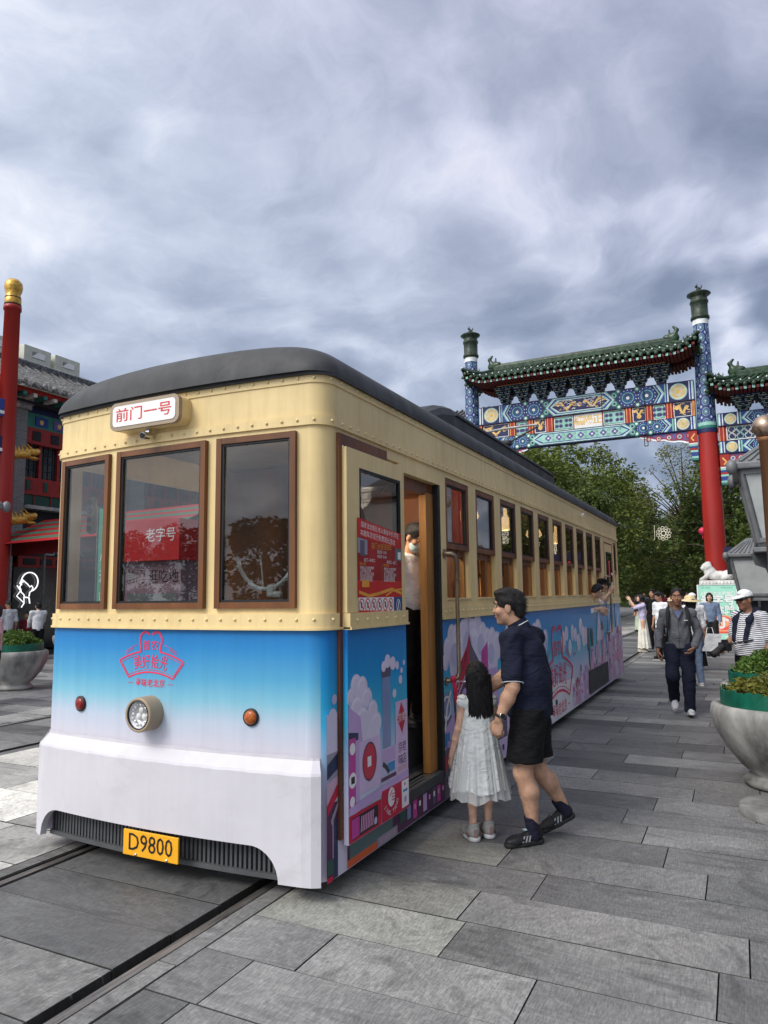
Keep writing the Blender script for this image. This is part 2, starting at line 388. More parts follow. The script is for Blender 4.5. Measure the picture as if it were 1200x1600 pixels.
def wrap_mat(name, stops, bumpy=.16):
    m, n, b = newmat(name)
    tc = n.a('ShaderNodeTexCoord').outputs['Object']; z = n.sepx(tc)[2]
    st = n.a('ShaderNodeMapping', ins={'Vector': tc, 'Scale': (9, 9, .25)}).outputs[0]
    zz = n.math('ADD', z, n.math('MULTIPLY', n.math('SUBTRACT', n.noise(st, 1.5, 3), .5), .07))
    c = n.ramp(n.math('DIVIDE', zz, 1.6), [(p / 1.6, q) for p, q in stops])
    n.l.new(c, b.inputs['Base Color']); b.inputs['Roughness'].default_value = .36; b.inputs['Specular IOR Level'].default_value = .30
    lo = n.noise(n.a('ShaderNodeMapping', ins={'Vector': tc, 'Scale': (3, 3, .8)}).outputs[0], 2.2, 3)
    bp = n.a('ShaderNodeBump', ins={'Strength': bumpy, 'Distance': .02, 'Height': lo}); n.l.new(bp.outputs[0], b.inputs['Normal'])
wrap_mat('front wrap print', [(.80, (.57, .55, .62)), (.94, (.46, .53, .63)), (1.07, (.20, .46, .58)), (1.20, (.085, .34, .54)), (1.38, (.026, .22, .50)), (1.52, (.010, .155, .44))])
wrap_mat('side wrap print', [(.30, (.60, .55, .68)), (.62, (.52, .55, .72)), (.95, (.04, .42, .62)), (1.20, (.015, .29, .62)), (1.52, (.015, .17, .52))])

weather(MATS['front wrap print'], .05, .05); weather(MATS['side wrap print'], .08, .05); weather(MATS['roof grey'], .2, .35, (.11, .11, .11))
tram = thing('tram', 'cream vintage style tram with dark grey roof and illustrated blue wrap standing on the rails', 'tram', (-3.335, 3.5, 0))
HW, LEN = 1.17, 11.68
def fy(x): return .015 + .06 * (x / 1.0) ** 2
def make_path():
    pts = [(HW, LEN - .12 + 0)]
    pts = [(HW - .12 + .12 * math.cos(a), LEN - .12 + .12 * math.sin(a)) for a in (R_(90), R_(67), R_(45), R_(22), 0)]
    y_c = fy(HW - .13) + .13
    for i in range(1, 60): pts.append((HW, LEN - .12 + (y_c - (LEN - .12)) * i / 60))
    pts += [(HW - .13 + .13 * math.cos(a), y_c - .13 * math.sin(a)) for a in [R_(q) for q in range(0, 90, 5)]]
    n = 56
    for i in range(n + 1):
        x = (HW - .13) * (1 - 2 * i / n); pts.append((x, fy(x)))
    pts += [(-(HW - .13) - .13 * math.sin(a), y_c - .13 * math.cos(a)) for a in [R_(q) for q in range(5, 91, 5)]]
    for i in range(1, 61): pts.append((-HW, y_c + (LEN - .12 - y_c) * i / 60))
    pts += [(-HW + .12 - .12 * math.cos(a), LEN - .12 + .12 * math.sin(a)) for a in (R_(22), R_(45), R_(67), R_(90))]
    pts.append((HW - .12, LEN))
    return pts
PP = make_path(); PS = [0.]
for a, b in zip(PP, PP[1:]): PS.append(PS[-1] + math.hypot(b[0] - a[0], b[1] - a[1]))
def P_at(s):
    s = min(max(s, 0), PS[-1]); i = min(max(np.searchsorted(PS, s) - 1, 0), len(PP) - 2)
    t = (s - PS[i]) / max(PS[i + 1] - PS[i], 1e-9); a, b = PP[i], PP[i + 1]
    return a[0] + (b[0] - a[0]) * t, a[1] + (b[1] - a[1]) * t
def N_at(s):
    a, b = P_at(s - .012), P_at(s + .012); dx, dy = b[0] - a[0], b[1] - a[1]; L = math.hypot(dx, dy) or 1
    return -dy / L, dx / L           # outward
def s_side(y):   # right side
    k = [i for i in range(len(PP)) if abs(PP[i][0] - HW) < 1e-6]; return PS[k[0]] + (PP[k[0]][1] - y)
def s_front(x):
    best = None
    for i in range(len(PP) - 1):
        if PP[i][1] < .35 and PP[i + 1][0] <= x <= PP[i][0]:
            t = (PP[i][0] - x) / max(PP[i][0] - PP[i + 1][0], 1e-9); return PS[i] + t * (PS[i + 1] - PS[i])
def s_left(y):
    k = [i for i in range(len(PP)) if abs(PP[i][0] + HW) < 1e-6]; return PS[k[0]] + (y - PP[k[0]][1])
def path_wall(mb, s0, s1, z0, z1, holes, m, th=.05, off=0., extra_z=()):
    """wall of real thickness along the tram's outline with rectangular openings"""
    ss = sorted({round(s, 4) for s in [s0, s1] + [q for q in PS if s0 < q < s1] + [q for h in holes for q in h[:2] if s0 < q < s1]})
    ss = [ss[0]] + [b for a, b in zip(ss, ss[1:]) if b - a > .002]
    zs = sorted({round(z, 4) for z in [z0, z1] + [q for h in holes for q in h[2:4] if z0 < q < z1] + [q for q in extra_z if z0 < q < z1]})
    def solid(i, j):
        if i < 0 or j < 0 or i >= len(ss) - 1 or j >= len(zs) - 1: return False
        a, c = (ss[i] + ss[i + 1]) / 2, (zs[j] + zs[j + 1]) / 2
        return not any(h[0] < a < h[1] and h[2] < c < h[3] for h in holes)
    def pt(i, j, o):
        x, y = P_at(ss[i]); nx, ny = N_at(ss[i]); return (x + nx * o, y + ny * o, zs[j])
    O, I = off, off - th
    for i in range(len(ss) - 1):
        for j in range(len(zs) - 1):
            if not solid(i, j): continue
            mb.add([pt(i, j, O), pt(i + 1, j, O), pt(i + 1, j + 1, O), pt(i, j + 1, O)], [(3, 2, 1, 0)], m)
            mb.add([pt(i, j, I), pt(i + 1, j, I), pt(i + 1, j + 1, I), pt(i, j + 1, I)], [(0, 1, 2, 3)], m)
            for (di, dj, a, b) in ((-1, 0, (i, j), (i, j + 1)), (1, 0, (i + 1, j), (i + 1, j + 1)), (0, -1, (i, j), (i + 1, j)), (0, 1, (i, j + 1), (i + 1, j + 1))):
                if not solid(i + di, j + dj):
                    mb.add([pt(*a, O), pt(*b, O), pt(*b, I), pt(*a, I)], [(0, 1, 2, 3)], m)
WY = [2.045 + .777 * k for k in range(10)]                 # ten sash windows
WIN = [(y, y + .585) for y in WY] + [(11.07, 11.40)]
DOOR = (.30, 1.915)
FWIN = [(-1.035, -.535), (-.425, .33), (.435, .975)]
holesR = [(s_side(b), s_side(a), 1.66, 2.69) for a, b in WIN] + [(s_side(DOOR[1]), s_side(DOOR[0]), .26, 2.66)]
holesF = [(s_front(b), s_front(a), 1.645, 2.69) for a, b in FWIN]
holesL = [(s_left(a), s_left(b), 1.66, 2.69) for a, b in WIN + [(.30, 1.80)]]
ST, SF0 = PS[-1], s_front(HW - .045)
mb = MB(); path_wall(mb, 0, ST, 1.53, 3.06, holesR + holesF + holesL, 'cream paint'); body = mb.build('body', tram)
mb = MB(); path_wall(mb, SF0, s_front(-HW + .045), .74, 1.53, [], 'front wrap print'); mb.build('front_wrap', tram)
mb = MB(); path_wall(mb, 0, SF0, .10, 1.53, holesR, 'side wrap print')
path_wall(mb, s_front(-HW + .045), ST, .10, 1.53, [], 'side wrap print'); wrapR = mb.build('side_wrap', tram)
# bumper skirt: a ledge at z .76 -> .68, then straight down, with an arched cut-out over the grille
def zcut(x):
    a = abs(x + .08)
    if a > .985: return .095
    if a > .80: return .095 + .19 * math.sqrt(max(0, 1 - ((a - .80) / .185) ** 2))
    return .285
sk = MB(); S0, S1 = s_front(HW - .05), s_front(-HW + .05)
N = 120; prev = None
xs = sorted(set([-.08 + q * sg for sg in (-1, 1) for q in (.985, .984, .983, .98, .97, .955, .935, .91, .88, .85, .82, .80)]))
sl = sorted(set([S0 + (S1 - S0) * i / 60 for i in range(61)] + [s_front(x) for x in xs]))
rings = []
rk = random.Random(3)
for s in sl:
    x, y = P_at(s); nx, ny = N_at(s); zb = zcut(x) if y < .35 and abs(x) < 1.06 else .095
    w = .0015 * math.sin(x * 23) + .001 * math.sin(x * 57 + 1)
    pr = [(.005, .785 + .004 * math.sin(x * 9)), (.006 + w * .5, .765), (.062, .705 + w), (.068, .690 + w), (.068, .5), (.066, zb), (.02, zb), (.02, .66)]
    rings.append([(x + nx * o, y + ny * o, z) for o, z in pr])
vs = [p for r in rings for p in r]; k = len(rings[0]); fs = []
for i in range(len(rings) - 1):
    for j in range(k - 1): fs.append((i * k + j, i * k + j + 1, (i + 1) * k + j + 1, (i + 1) * k + j))
sk.add(vs, fs, 'white vinyl'); sk.add(rings[0], [tuple(range(k))], 'white vinyl'); sk.add(rings[-1], [tuple(range(k))[::-1]], 'white vinyl')
sk.build('bumper_skirt', tram)
gr = MB()
for i in range(62):
    x = -1.07 + i * .0325
    if x > .93: break
    gr.box((x, fy(x) + .03, .095), (x + .017, fy(x) + .05, .31), 'grille grey')
for z in (.085, .30):
    for i in range(20):
        xa, xb = -1.07 + i * .1, -1.07 + (i + 1) * .1
        gr.add([(xa, fy(xa) + .012, z), (xb, fy(xb) + .012, z), (xb, fy(xb) + .06, z), (xa, fy(xa) + .06, z), (xa, fy(xa) + .012, z + .028), (xb, fy(xb) + .012, z + .028), (xb, fy(xb) + .06, z + .028), (xa, fy(xa) + .06, z + .028)],
               [(3, 2, 1, 0), (4, 5, 6, 7), (0, 1, 5, 4), (2, 3, 7, 6)], 'grille grey')
gr.build('grille', tram)
ch = MB(); ch.box((-.95, .45, .12), (.95, 11.3, .24), 'under black'); ch.box((-1.06, .25, .24), (1.06, 11.5, .30), 'under black')
for yb in (2.2, 9.3):
    for dx in (-.79, .79):
        for dy in (-.6, .6):
            ch.prism([(.22 * math.cos(a), .22 * math.sin(a)) for a in [i * math.pi / 10 for i in range(20)]], -.05, .05, 'steel rail', M=T((dx, yb + dy, .20)) @ RY(R_(90)))
ch.build('underframe', tram)
pl = MB(); pl.box((-.20, -.075, .125), (.245, -.063, .275), 'plate yellow', bev=.004)
pfn = lambda u, v: (u, -.0775, v)
pl.text('D9800', .145, .022, .203, pfn, 'ink black', sx=.92)
for x in (-.09, .16): pl.ball((x, -.077, .137), .009, 'chrome')
pl.build('licence_plate', tram)
# rivet strips -------------------------------------------------
def strip(mb, z0, z1, off, s0=0, s1=ST, rz=None, step=.105, skip=()):
    path_wall(mb, s0, s1, z0, z1, [(a, b, z0 - 1, z1 + 1) for a, b in skip], 'cream paint', th=off, off=off)
    s = s0 + .03
    rz = rz or (z0 + z1) / 2
    while s < s1:
        if not any(a - .01 < s < b + .01 for a, b in skip):
            x, y = P_at(s); nx, ny = N_at(s); c = Vector((x + nx * off, y + ny * off, rz)); n = Vector((nx, ny, 0)); t = Vector((-ny, nx, 0)); r = .0115
            vs = []; fs = []
            for q, (rr, h) in enumerate(((1., 0.), (.75, .6), (.3, .95))):
                for j in range(6): a = j * math.pi / 3; vs.append(c + (t * math.cos(a) + Vector((0, 0, 1)) * math.sin(a)) * r * rr + n * r * h)
            for q in range(2):
                for j in range(6): fs.append((q * 6 + j, q * 6 + (j + 1) % 6, q * 6 + 6 + (j + 1) % 6, q * 6 + 6 + j))
            fs.append(tuple(range(12, 18))); mb.add(vs, fs, 'cream paint', True)
        s += step
dskip = [(s_side(DOOR[1]), s_side(DOOR[0]))]
b = MB(); strip(b, 2.735, 2.795, .016); b.build('belt_moulding', tram)
b = MB(); strip(b, 3.0, 3.058, .008); b.build('eave_moulding', tram)
b = MB(); strip(b, 1.515, 1.60, .020, rz=1.565, skip=dskip); path_wall(b, 0, ST, 1.503, 1.517, [(a, c, 0, 3) for a, c in dskip], 'cream paint', th=.03, off=.028); b.build('waist_moulding', tram)
# roof ---------------------------------------------------------
rb = MB(); nu, nv = 36, 60; RHW, ROFF = HW + .026, .026
def roof_z(x, y):
    fx = (max(0, 1 - abs(x / RHW) ** 6.5)) ** (1 / 2.2)
    e = .40; d0 = min(y + ROFF, LEN + ROFF - y); t = max(0, (e - d0) / e); f2 = (max(0, 1 - t ** 3.0)) ** (1 / 2.4)
    return 3.062 + .235 * fx * f2 + .05 * (1 - (x / RHW) ** 2) * f2
ys = [-ROFF + .8 * (i / 16) ** 1.8 for i in range(17)] + [.8 + (LEN - 1.6) * i / 24 for i in range(1, 24)] + [LEN + ROFF - .8 * (1 - i / 16) ** 1.8 for i in range(17)]
us = [-math.cos(math.pi * i / nu) for i in range(nu + 1)]
def roof_xy(u, y):
    d0 = min(y + ROFF, LEN + ROFF - y); c = .16; w = RHW
    if d0 < c: w = RHW - c + math.sqrt(max(0, c * c - (c - d0) ** 2))
    x = u * w; yy = y
    if y < 1.2: yy = y + (fy(x) - .03) * (1 - y / 1.2) * 1.0
    return x, yy
vs = []; fs = []
for y in ys:
    for u in us:
        x, yy = roof_xy(u, y); w = x if abs(u) < 1 else x
        wx = abs(roof_xy(1, y)[0]); vs.append((x, yy, roof_z(u * RHW, y)))
for i in range(len(ys) - 1):
    for j in range(nu): fs.append((i * (nu + 1) + j, i * (nu + 1) + j + 1, (i + 1) * (nu + 1) + j + 1, (i + 1) * (nu + 1) + j))
rb.add(vs, fs, 'roof grey', True)
path_wall(rb, 0, ST, 3.045, 3.072, [], 'roof grey', th=.09, off=.028)
rb.build('roof', tram)
mo = MB()       # raised housing along the roof with a round hooded front end
prof = [(-.70, 3.25), (-.70, 3.62), (-.665, 3.70), (-.58, 3.74), (.58, 3.74), (.665, 3.70), (.70, 3.62), (.70, 3.25)]
k = len(prof); rr = []
for t, y in [(.0, 2.9), (.25, 2.92), (.5, 3.0), (.75, 3.14), (.92, 3.32), (1., 3.55), (1., 8.25), (.85, 8.42), (.3, 8.5)]: rr.append([(x * (.55 + .45 * t), y, 3.25 + (z - 3.25) * t) for x, z in prof])
mo.add([p for r in rr for p in r], [(i * k + j, i * k + j + 1, (i + 1) * k + j + 1, (i + 1) * k + j) for i in range(len(rr) - 1) for j in range(k - 1)], 'monitor grey', False)
mo.box((-.715, 3.6, 3.63), (.715, 8.2, 3.65), 'roof grey')
mo.build('roof_housing', tram)
pa = MB()
pa.box((-.45, 8.6, 3.36), (.45, 9.7, 3.46), 'monitor grey', bev=.02)
for x in (-.35, .35):
    for y in (8.8, 9.5): pa.lathe([(.05, 0), (.07, .03), (.045, .06), (.07, .09), (.045, .12), (.06, .16)], 'taupe paint', 10, M=T((x, y, 3.42)))
pant = pa.build('pantograph', tram)
pb = MB(); yb = 6.6
pb.tube([(0, 9.4, 3.62), (.05, 7.9, 3.95)], [.035, .03], 'monitor grey'); pb.tube([(.05, 7.9, 3.95), (.0, 6.6, 4.05)], [.028, .022], 'monitor grey')
pb.box((-1.0, 6.52, 3.90), (.45, 6.72, 3.965), 'monitor grey', bev=.02)
pb.tube([(.40, 6.62, 3.93), (.85, 6.62, 4.13)], .014, 'monitor grey'); pb.tube([(.40, 6.62, 3.93), (.20, 6.9, 3.6)], .016, 'monitor grey')
pb.build('arm', pant)
pc = MB(); pts = [(-.75 + 1.6 * i / 14, 6.62, 4.06 + .10 * math.sin(math.pi * (i / 14) * .55)) for i in range(15)]
pc.tube(pts, .018, 'planter stone'); pc.build('contact_bow', pant)
# front windows ------------------------------------------------
def window(x0, x1, z0, z1, fn, name, glassmat, fw=.055, wood='varnished wood', glaze=True):
    """fn maps (u, z, depth) to tram space; depth grows outward"""
    def bar(a, c, d, e, dep0, dep1, m, mb_):
        vs = [fn(a, d, dep0), fn(c, d, dep0), fn(c, e, dep0), fn(a, e, dep0), fn(a, d, dep1), fn(c, d, dep1), fn(c, e, dep1), fn(a, e, dep1)]
        mb_.add(vs, [(3, 2, 1, 0), (4, 5, 6, 7), (0, 1, 5, 4), (1, 2, 6, 5), (2, 3, 7, 6), (3, 0, 4, 7)], m)
    f = MB()
    bar(x0, x0 + fw, z0, z1, -.045, .014, wood, f); bar(x1 - fw, x1, z0, z1, -.045, .014, wood, f)
    bar(x0 + fw, x1 - fw, z0, z0 + fw, -.045, .012, wood, f); bar(x0 + fw, x1 - fw, z1 - fw, z1, -.045, .012, wood, f)
    g_ = .014; a, c, d, e = x0 + fw, x1 - fw, z0 + fw, z1 - fw
    bar(a, a + g_, d, e, -.03, .004, 'black rubber', f); bar(c - g_, c, d, e, -.03, .004, 'black rubber', f)
    bar(a + g_, c - g_, d, d + g_, -.03, .003, 'black rubber', f); bar(a + g_, c - g_, e - g_, e, -.03, .003, 'black rubber', f)
    fr = f.build(name, tram)
    if glaze:
        p = MB(); bar(a + g_, c - g_, d + g_, e - g_, -.014, -.008, glassmat, p); p.build('pane', fr)
    return fr
for a, c in FWIN:
    xm = (a + c) / 2; sl_ = 2 * .06 * xm
    def fn(u, z, dep, xm=xm, sl_=sl_):
        L = math.hypot(1, sl_); nx, ny = sl_ / L, -1 / L
        return (u + nx * dep, fy(xm) + .0 + sl_ * (u - xm) + ny * (dep + .010), z)
    window(a - .012, c + .012, 1.633, 2.702, fn, 'window_frame', 'windscreen glass', .038)
# side windows: dark upper sash with glass, open below with a wooden post
def sidef(sgn, off=0.):
    return lambda u, z, dep: (sgn * (HW + dep + off), u, z)
for sgn in (1, -1):
    for i, (a, c) in enumerate(WIN):
        fr = window(a + .004, c - .004, 2.09, 2.686, sidef(sgn, -.018), 'upper_sash', 'window glass', .045, 'dark wood')
        lo = MB()
        for (u0, u1, m) in ((a + .002, a + .03, 'oak wood'), (c - .03, c - .002, 'oak wood'), (a + (c - a) * .66, a + (c - a) * .76, 'varnished wood')):
            lo.box((sgn * (HW - .10), u0, 1.662), (sgn * (HW - .052), u1, 2.09), m)
        lo.box((sgn * (HW - .095), a + .03, 2.03), (sgn * (HW - .055), c - .03, 2.088), 'dark wood')
        lo.box((sgn * (HW - .09), a, 1.66), (sgn * (HW + .012), c, 1.675), 'cream paint')
        lo.build('lower_sash', tram)
# rear door outline on the side
rd = MB(); q0, q1 = 9.93, 10.86
for a, c, d, e in ((q0, q0 + .015, .3, 2.62), (q1 - .015, q1, .3, 2.62), (q0, q1, 2.62, 2.64)): rd.box((HW, a, d), (HW + .006, c, e), 'dark wood')
rd.box((HW + .001, q0 + .2, 1.70), (HW + .022, q1 - .2, 2.46), 'black rubber'); rd.box((HW + .0225, q0 + .23, 1.73), (HW + .026, q1 - .23, 2.43), 'window glass')
rd.box((HW + .0262, q0 + .30, 1.74), (HW + .0275, q0 + .44, 2.30), 'logo red')
rdo = rd.build('rear_door', tram)
for (ya, za, zb, kid) in ((1.99, 2.04, 1.01, 0), (9.86, 2.0, 1.0, 1)):
    h = MB(); x = HW
    h.tube([(x, ya, za), (x + .06, ya + .005, za), (x + .085, ya + .03, za - .02), (x + .085, ya + .06, za - .09), (x + .085, ya + .06, zb + .07), (x + .08, ya + .05, zb + .02), (x + .05, ya + .0, zb), (x, ya - .02, zb)], .017, 'brass handle', 10)
    h.tube([(x, ya, za), (x + .012, ya, za)], .04, 'brass handle', 14); h.tube([(x, ya - .02, zb), (x + .012, ya - .02, zb)], .035, 'brass handle', 14)
    h.build('grab_handle', tram)
h = MB(); x = HW; h.tube([(x, 2.30, .965), (x + .07, 2.30, .965), (x + .08, 2.30, .95), (x + .08, 2.30, .70), (x + .07, 2.30, .69), (x, 2.30, .69)], .014, 'chrome', 8)
h.build('step_handle', tram)
h = MB()      # red ribbon tied to the lower end of the handle
h.tube([(HW + .05, 1.98, 1.03), (HW + .075, 2.0, .93), (HW + .06, 2.03, .82)], [.014, .018, .010], 'logo red', 6); h.ball((HW + .06, 1.98, 1.03), .026, 'logo red', 8)
h.build('ribbon', tram)
# sliding door leaf --------------------------------------------
dx0 = HW + .022
ya, yb = .26, 1.10
def LU(u): return ya + (u - .375) * (yb - ya) / .857
leaf = MB(); w0, w1 = .425, 1.035
leaf.box((dx0, ya, 1.60), (dx0 + .03, w0, 2.62), 'cream paint'); leaf.box((dx0, w1, 1.60), (dx0 + .03, yb, 2.62), 'cream paint')
leaf.box((dx0, w0, 2.51), (dx0 + .03, w1, 2.62), 'cream paint'); leaf.box((dx0, w0, 1.60), (dx0 + .03, w1, 1.66), 'cream paint')
leaf.box((dx0, ya, .265), (dx0 + .03, yb, 1.50), 'side wrap print')
leaf.box((dx0, ya, 1.505), (dx0 + .05, yb, 1.598), 'cream paint'); leaf.box((dx0, ya, 1.50), (dx0 + .06, yb, 1.515), 'cream paint')
for i in range(6): leaf.ball((dx0 + .05, ya + .09 + i * .135, 1.555), .011, 'cream paint', 6)
door = leaf.build('sliding_door', tram)
dw = MB(); fnS = sidef(1)
dw.box((dx0 + .008, w0, 1.66), (dx0 + .032, w0 + .018, 2.51), 'black rubber'); dw.box((dx0 + .008, w1 - .018, 1.66), (dx0 + .032, w1, 2.51), 'black rubber'); dw.box((dx0 + .008, w0 + .018, 2.49), (dx0 + .031, w1 - .018, 2.51), 'black rubber')
dw.box((dx0 + .014, w0 + .018, 1.66), (dx0 + .020, w1 - .018, 2.49), 'window glass'); dw.build('door_window', door)
tr = MB()
tr.box((HW, .225, 2.63), (HW + .018, .90, 2.705), 'dark wood'); tr.box((HW, .225, .3), (HW + .020, .258, 2.628), 'dark wood')
tr.build('door_track', tram)
dr = MB()     # frame of the doorway: pale lintel, black seal, oak jamb post, threshold
dr.box((HW - .06, 1.11, 2.60), (HW + .01, 1.91, 2.655), 'cream paint'); dr.box((HW - .05, 1.862, .28), (HW + .006, 1.91, 2.60), 'black rubber')
dr.box((HW - .10, 1.715, .34), (HW - .04, 1.86, 2.52), 'oak wood'); dr.box((HW - .12, .32, .262), (HW + .012, 1.86, .335), 'dark grey step')
dr.box((HW - .3, 1.11, 2.50), (HW - .05, 1.86, 2.60), 'dark wood'); dr.box((HW - .045, 1.10, .335), (HW + .012, 1.108, 2.6), 'black rubber')
for k in range(3): dr.box((HW - .10 + k * .035, .45, .335), (HW - .09 + k * .035, 1.76, .339), 'chrome')
dr.build('door_frame', tram)
# interior -----------------------------------------------------
it = MB()
it.box((-1.06, .2, .30), (1.07, LEN - .15, .335), 'dark grey step')
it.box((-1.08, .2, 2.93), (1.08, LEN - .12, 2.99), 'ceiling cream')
it.box((-1.08, 2.0, .335), (-1.05, LEN - .2, 1.62), 'dark wood'); it.box((1.08, 1.85, .335), (1.11, LEN - .2, 1.50), 'dark wood')
it.box((-1.05, 2.68, .335), (1.05, 2.73, 2.93), 'dark wood'); it.box((-1.05, .6, .335), (.93, 2.66, .66), 'dark grey step')
for y in (2.6, 5.5, 8.4): it.box((-1.05, y, 2.55), (-.9, y + .05, 2.93), 'dark wood'); it.box((.9, y, 2.75), (1.05, y + .05, 2.93), 'dark wood')
it.box((-1.05, LEN - .3, .335), (1.05, LEN - .25, 2.93), 'dark wood')
inter = it.build('interior', tram)
# the wall the conductor leans by
ip = MB(); ip.box((.10, 2.64, .65), (1.04, 2.675, 1.75), 'varnished wood');
for a, c, d, e in ((.2, .95, .80, .82), (.2, .95, 1.30, 1.32), (.2, .215, .82, 1.30), (.935, .95, .82, 1.30)): ip.box((a, 2.633, d), (c, 2.64, e), 'dark wood')
ip.build('partition', inter)
for k in range(8):
    y = 3.1 + k * .98
    for sx in (-1, 1):
        st = MB(); x0 = sx * 1.03; x1 = sx * .28
        st.box((x0, y, .72), (x1, y + .42, .78), 'seat wood', bev=.012); st.box((x0, y + .40, .78), (x1, y + .45, 1.62), 'seat wood', bev=.012)
        st.box((x0, y + .05, .335), (x0 - sx * .05, y + .40, .72), 'dark wood'); st.box((x1 + sx * .04, y + .18, .335), (x1 + sx * .09, y + .23, .72), 'dark wood')
        st.build('seat', inter)
for k in range(6):
    y = 1.55 + k * 1.55
    lp = MB(); lp.lathe([(.02, 2.93), (.03, 2.80), (.11, 2.70), (.13, 2.64), (.10, 2.60), (.0, 2.585)], 'lamp glow', 14, M=T((.45, y, 0))); lo_ = lp.build('ceiling_lamp', inter)
    pd = bpy.data.lights.new('lamp_bulb', 'POINT'); pd.energy = 7 if k else 24; pd.color = (1., .86, .68); pd.shadow_soft_size = .10; po_ = bpy.data.objects.new('lamp_bulb', pd); COL.objects.link(po_); po_.parent = lo_; po_.location = (.45 if k else .62, y, 2.50)  # doorway lamp added, its bulb stronger and offset, to brighten the conductor
cw = MB(); cw.box((-1.1, 1.95, .335), (-.25, 2.0, 2.9), 'varnished wood'); cw.box((-.9, 1.93, .8), (-.4, 1.95, 1.5), 'oak wood'); cw.box((-.30, 1.90, .335), (-.22, 2.02, 2.9), 'oak wood'); cw.build('cab_wall', inter)
mo = MB(); mo.box((-.35, 1.0, 1.2), (.45, 1.3, 1.60), 'dark wood', bev=.03); mo.build('driver_console', inter)
sw = MB()     # pale steering hoop seen low in the right-hand pane, with a cloth knotted on it
pts = [(.715 + .23 * math.cos(a), .135, 2.02 + .27 * math.sin(a)) for a in [R_(200 + i * 10) for i in range(15)]]
sw.tube(pts, .013, 'bracelet white', 8); sw.tube([(.70, .135, 1.74), (.675, .135, 1.95)], .005, 'bracelet white', 6); sw.ball((.675, .135, 1.95), .009, 'bracelet white', 6)
sw.box((.735, .115, 1.70), (.785, .145, 1.775), 'bracelet white', bev=.012); sw.box((.775, .115, 1.695), (.84, .145, 1.735), 'bracelet white', bev=.014)
sw.build('steering_hoop', inter)
fan = MB(); fan.box((-.98, .22, 2.18), (-.90, .27, 2.46), 'taupe paint', bev=.03)
for k in range(4): fan.tube([(-.94, .215, 2.22 + k * .065), (-.94, .222, 2.22 + k * .065)], .022, 'ink black', 12)
fan.build('speaker_panel', inter)
# destination box, camera, headlamp, marker lamps --------------
def stadium(cx, cz, w, h, r, n=6):
    pts = []
    for (sx, sz, a0) in ((1, 1, 0), (-1, 1, 90), (-1, -1, 180), (1, -1, 270)):
        for i in range(n + 1):
            a = R_(a0 + 90 * i / n); pts.append((cx + sx * (w / 2 - r) + r * math.cos(a), cz + sz * (h / 2 - r) + r * math.sin(a)))
    return pts
XZ = Matrix(((1, 0, 0, 0), (0, 0, -1, 0), (0, 1, 0, 0), (0, 0, 0, 1)))     # prism z -> -y
d = MB(); d.prism(stadium(-.10, 2.915, .60, .185, .05), -.06, .075, 'cream paint', M=XZ, smooth=True)
d.prism(stadium(-.10, 2.915, .605, .19, .05), .075, .105, 'taupe paint', M=XZ, smooth=True)
db = d.build('destination_box', tram)
d = MB(); d.prism(stadium(-.10, 2.915, .55, .14, .03), .103, .109, 'sign white', M=XZ)
d.text('前门一号', .098, -.10, 2.915, lambda u, v: (u, -.1115, v), 'red ink', sx=1.28); d.build('sign_face', db)
c = MB(); c.tube([(-.11, -.02, 2.775), (-.11, -.10, 2.765)], .026, 'chrome', 12); c.tube([(-.11, -.10, 2.765), (-.11, -.106, 2.764)], .018, 'ink black', 12); c.box((-.125, -.06, 2.785), (-.095, -.03, 2.83), 'chrome'); c.build('camera', tram)
hl = MB(); fyl = fy(-.10); HX = -.085; HM = T((HX, fyl + .01, .975)) @ RX(R_(90))
hl.lathe([(.108, 0), (.108, .115), (.104, .125), (.088, .123), (.086, .10), (.086, .05), (0, .05)], 'taupe paint', 36, M=HM); head = hl.build('headlamp', tram)
hl = MB(); hl.lathe([(.086, .110), (.072, .090), (.05, .072), (.0, .062)], 'lamp silver', 22, M=HM, caps=False)
for j in range(16):
    a = j * 2 * math.pi / 16; q = .060 + .010 * (j % 2); hl.ball((HX + q * math.cos(a), fyl - .088, .975 + q * math.sin(a)), (.011, .010, .011), 'lamp silver' if j % 3 else 'sign white', 6)  # every third facet white: bright reflections put into the colour
for a in (90, 210, 330): hl.ball((HX + .027 * math.cos(R_(a)), fyl - .080, .975 + .027 * math.sin(R_(a))), (.022, .012, .022), 'sign white', 8)
hl.lathe([(.0885, .115), (.0885, .1255), (.083, .1255), (.083, .115)], 'ink black', 30, M=HM, caps=False); hl.build('reflector', head)
hl = MB(); hl.lathe([(.083, .117), (.05, .123), (.0, .125)], 'lens glass', 24, M=HM, caps=False); hl.build('lens', head)
for x, m in ((-.755, 'red lens'), (.685, 'amber lens')):
    k = MB(); y = fy(x); ang = math.atan(2 * .06 * x); MM = T((x, y, .99)) @ RZ(ang) @ RX(R_(90))
    k.lathe([(.052, 0), (.052, .012), (.044, .014)], 'ink black', 24, M=MM); k.lathe([(.044, .010), (.038, .022), (.02, .030), (0, .032)], m, 20, M=MM); k.build('marker_lamp', tram)
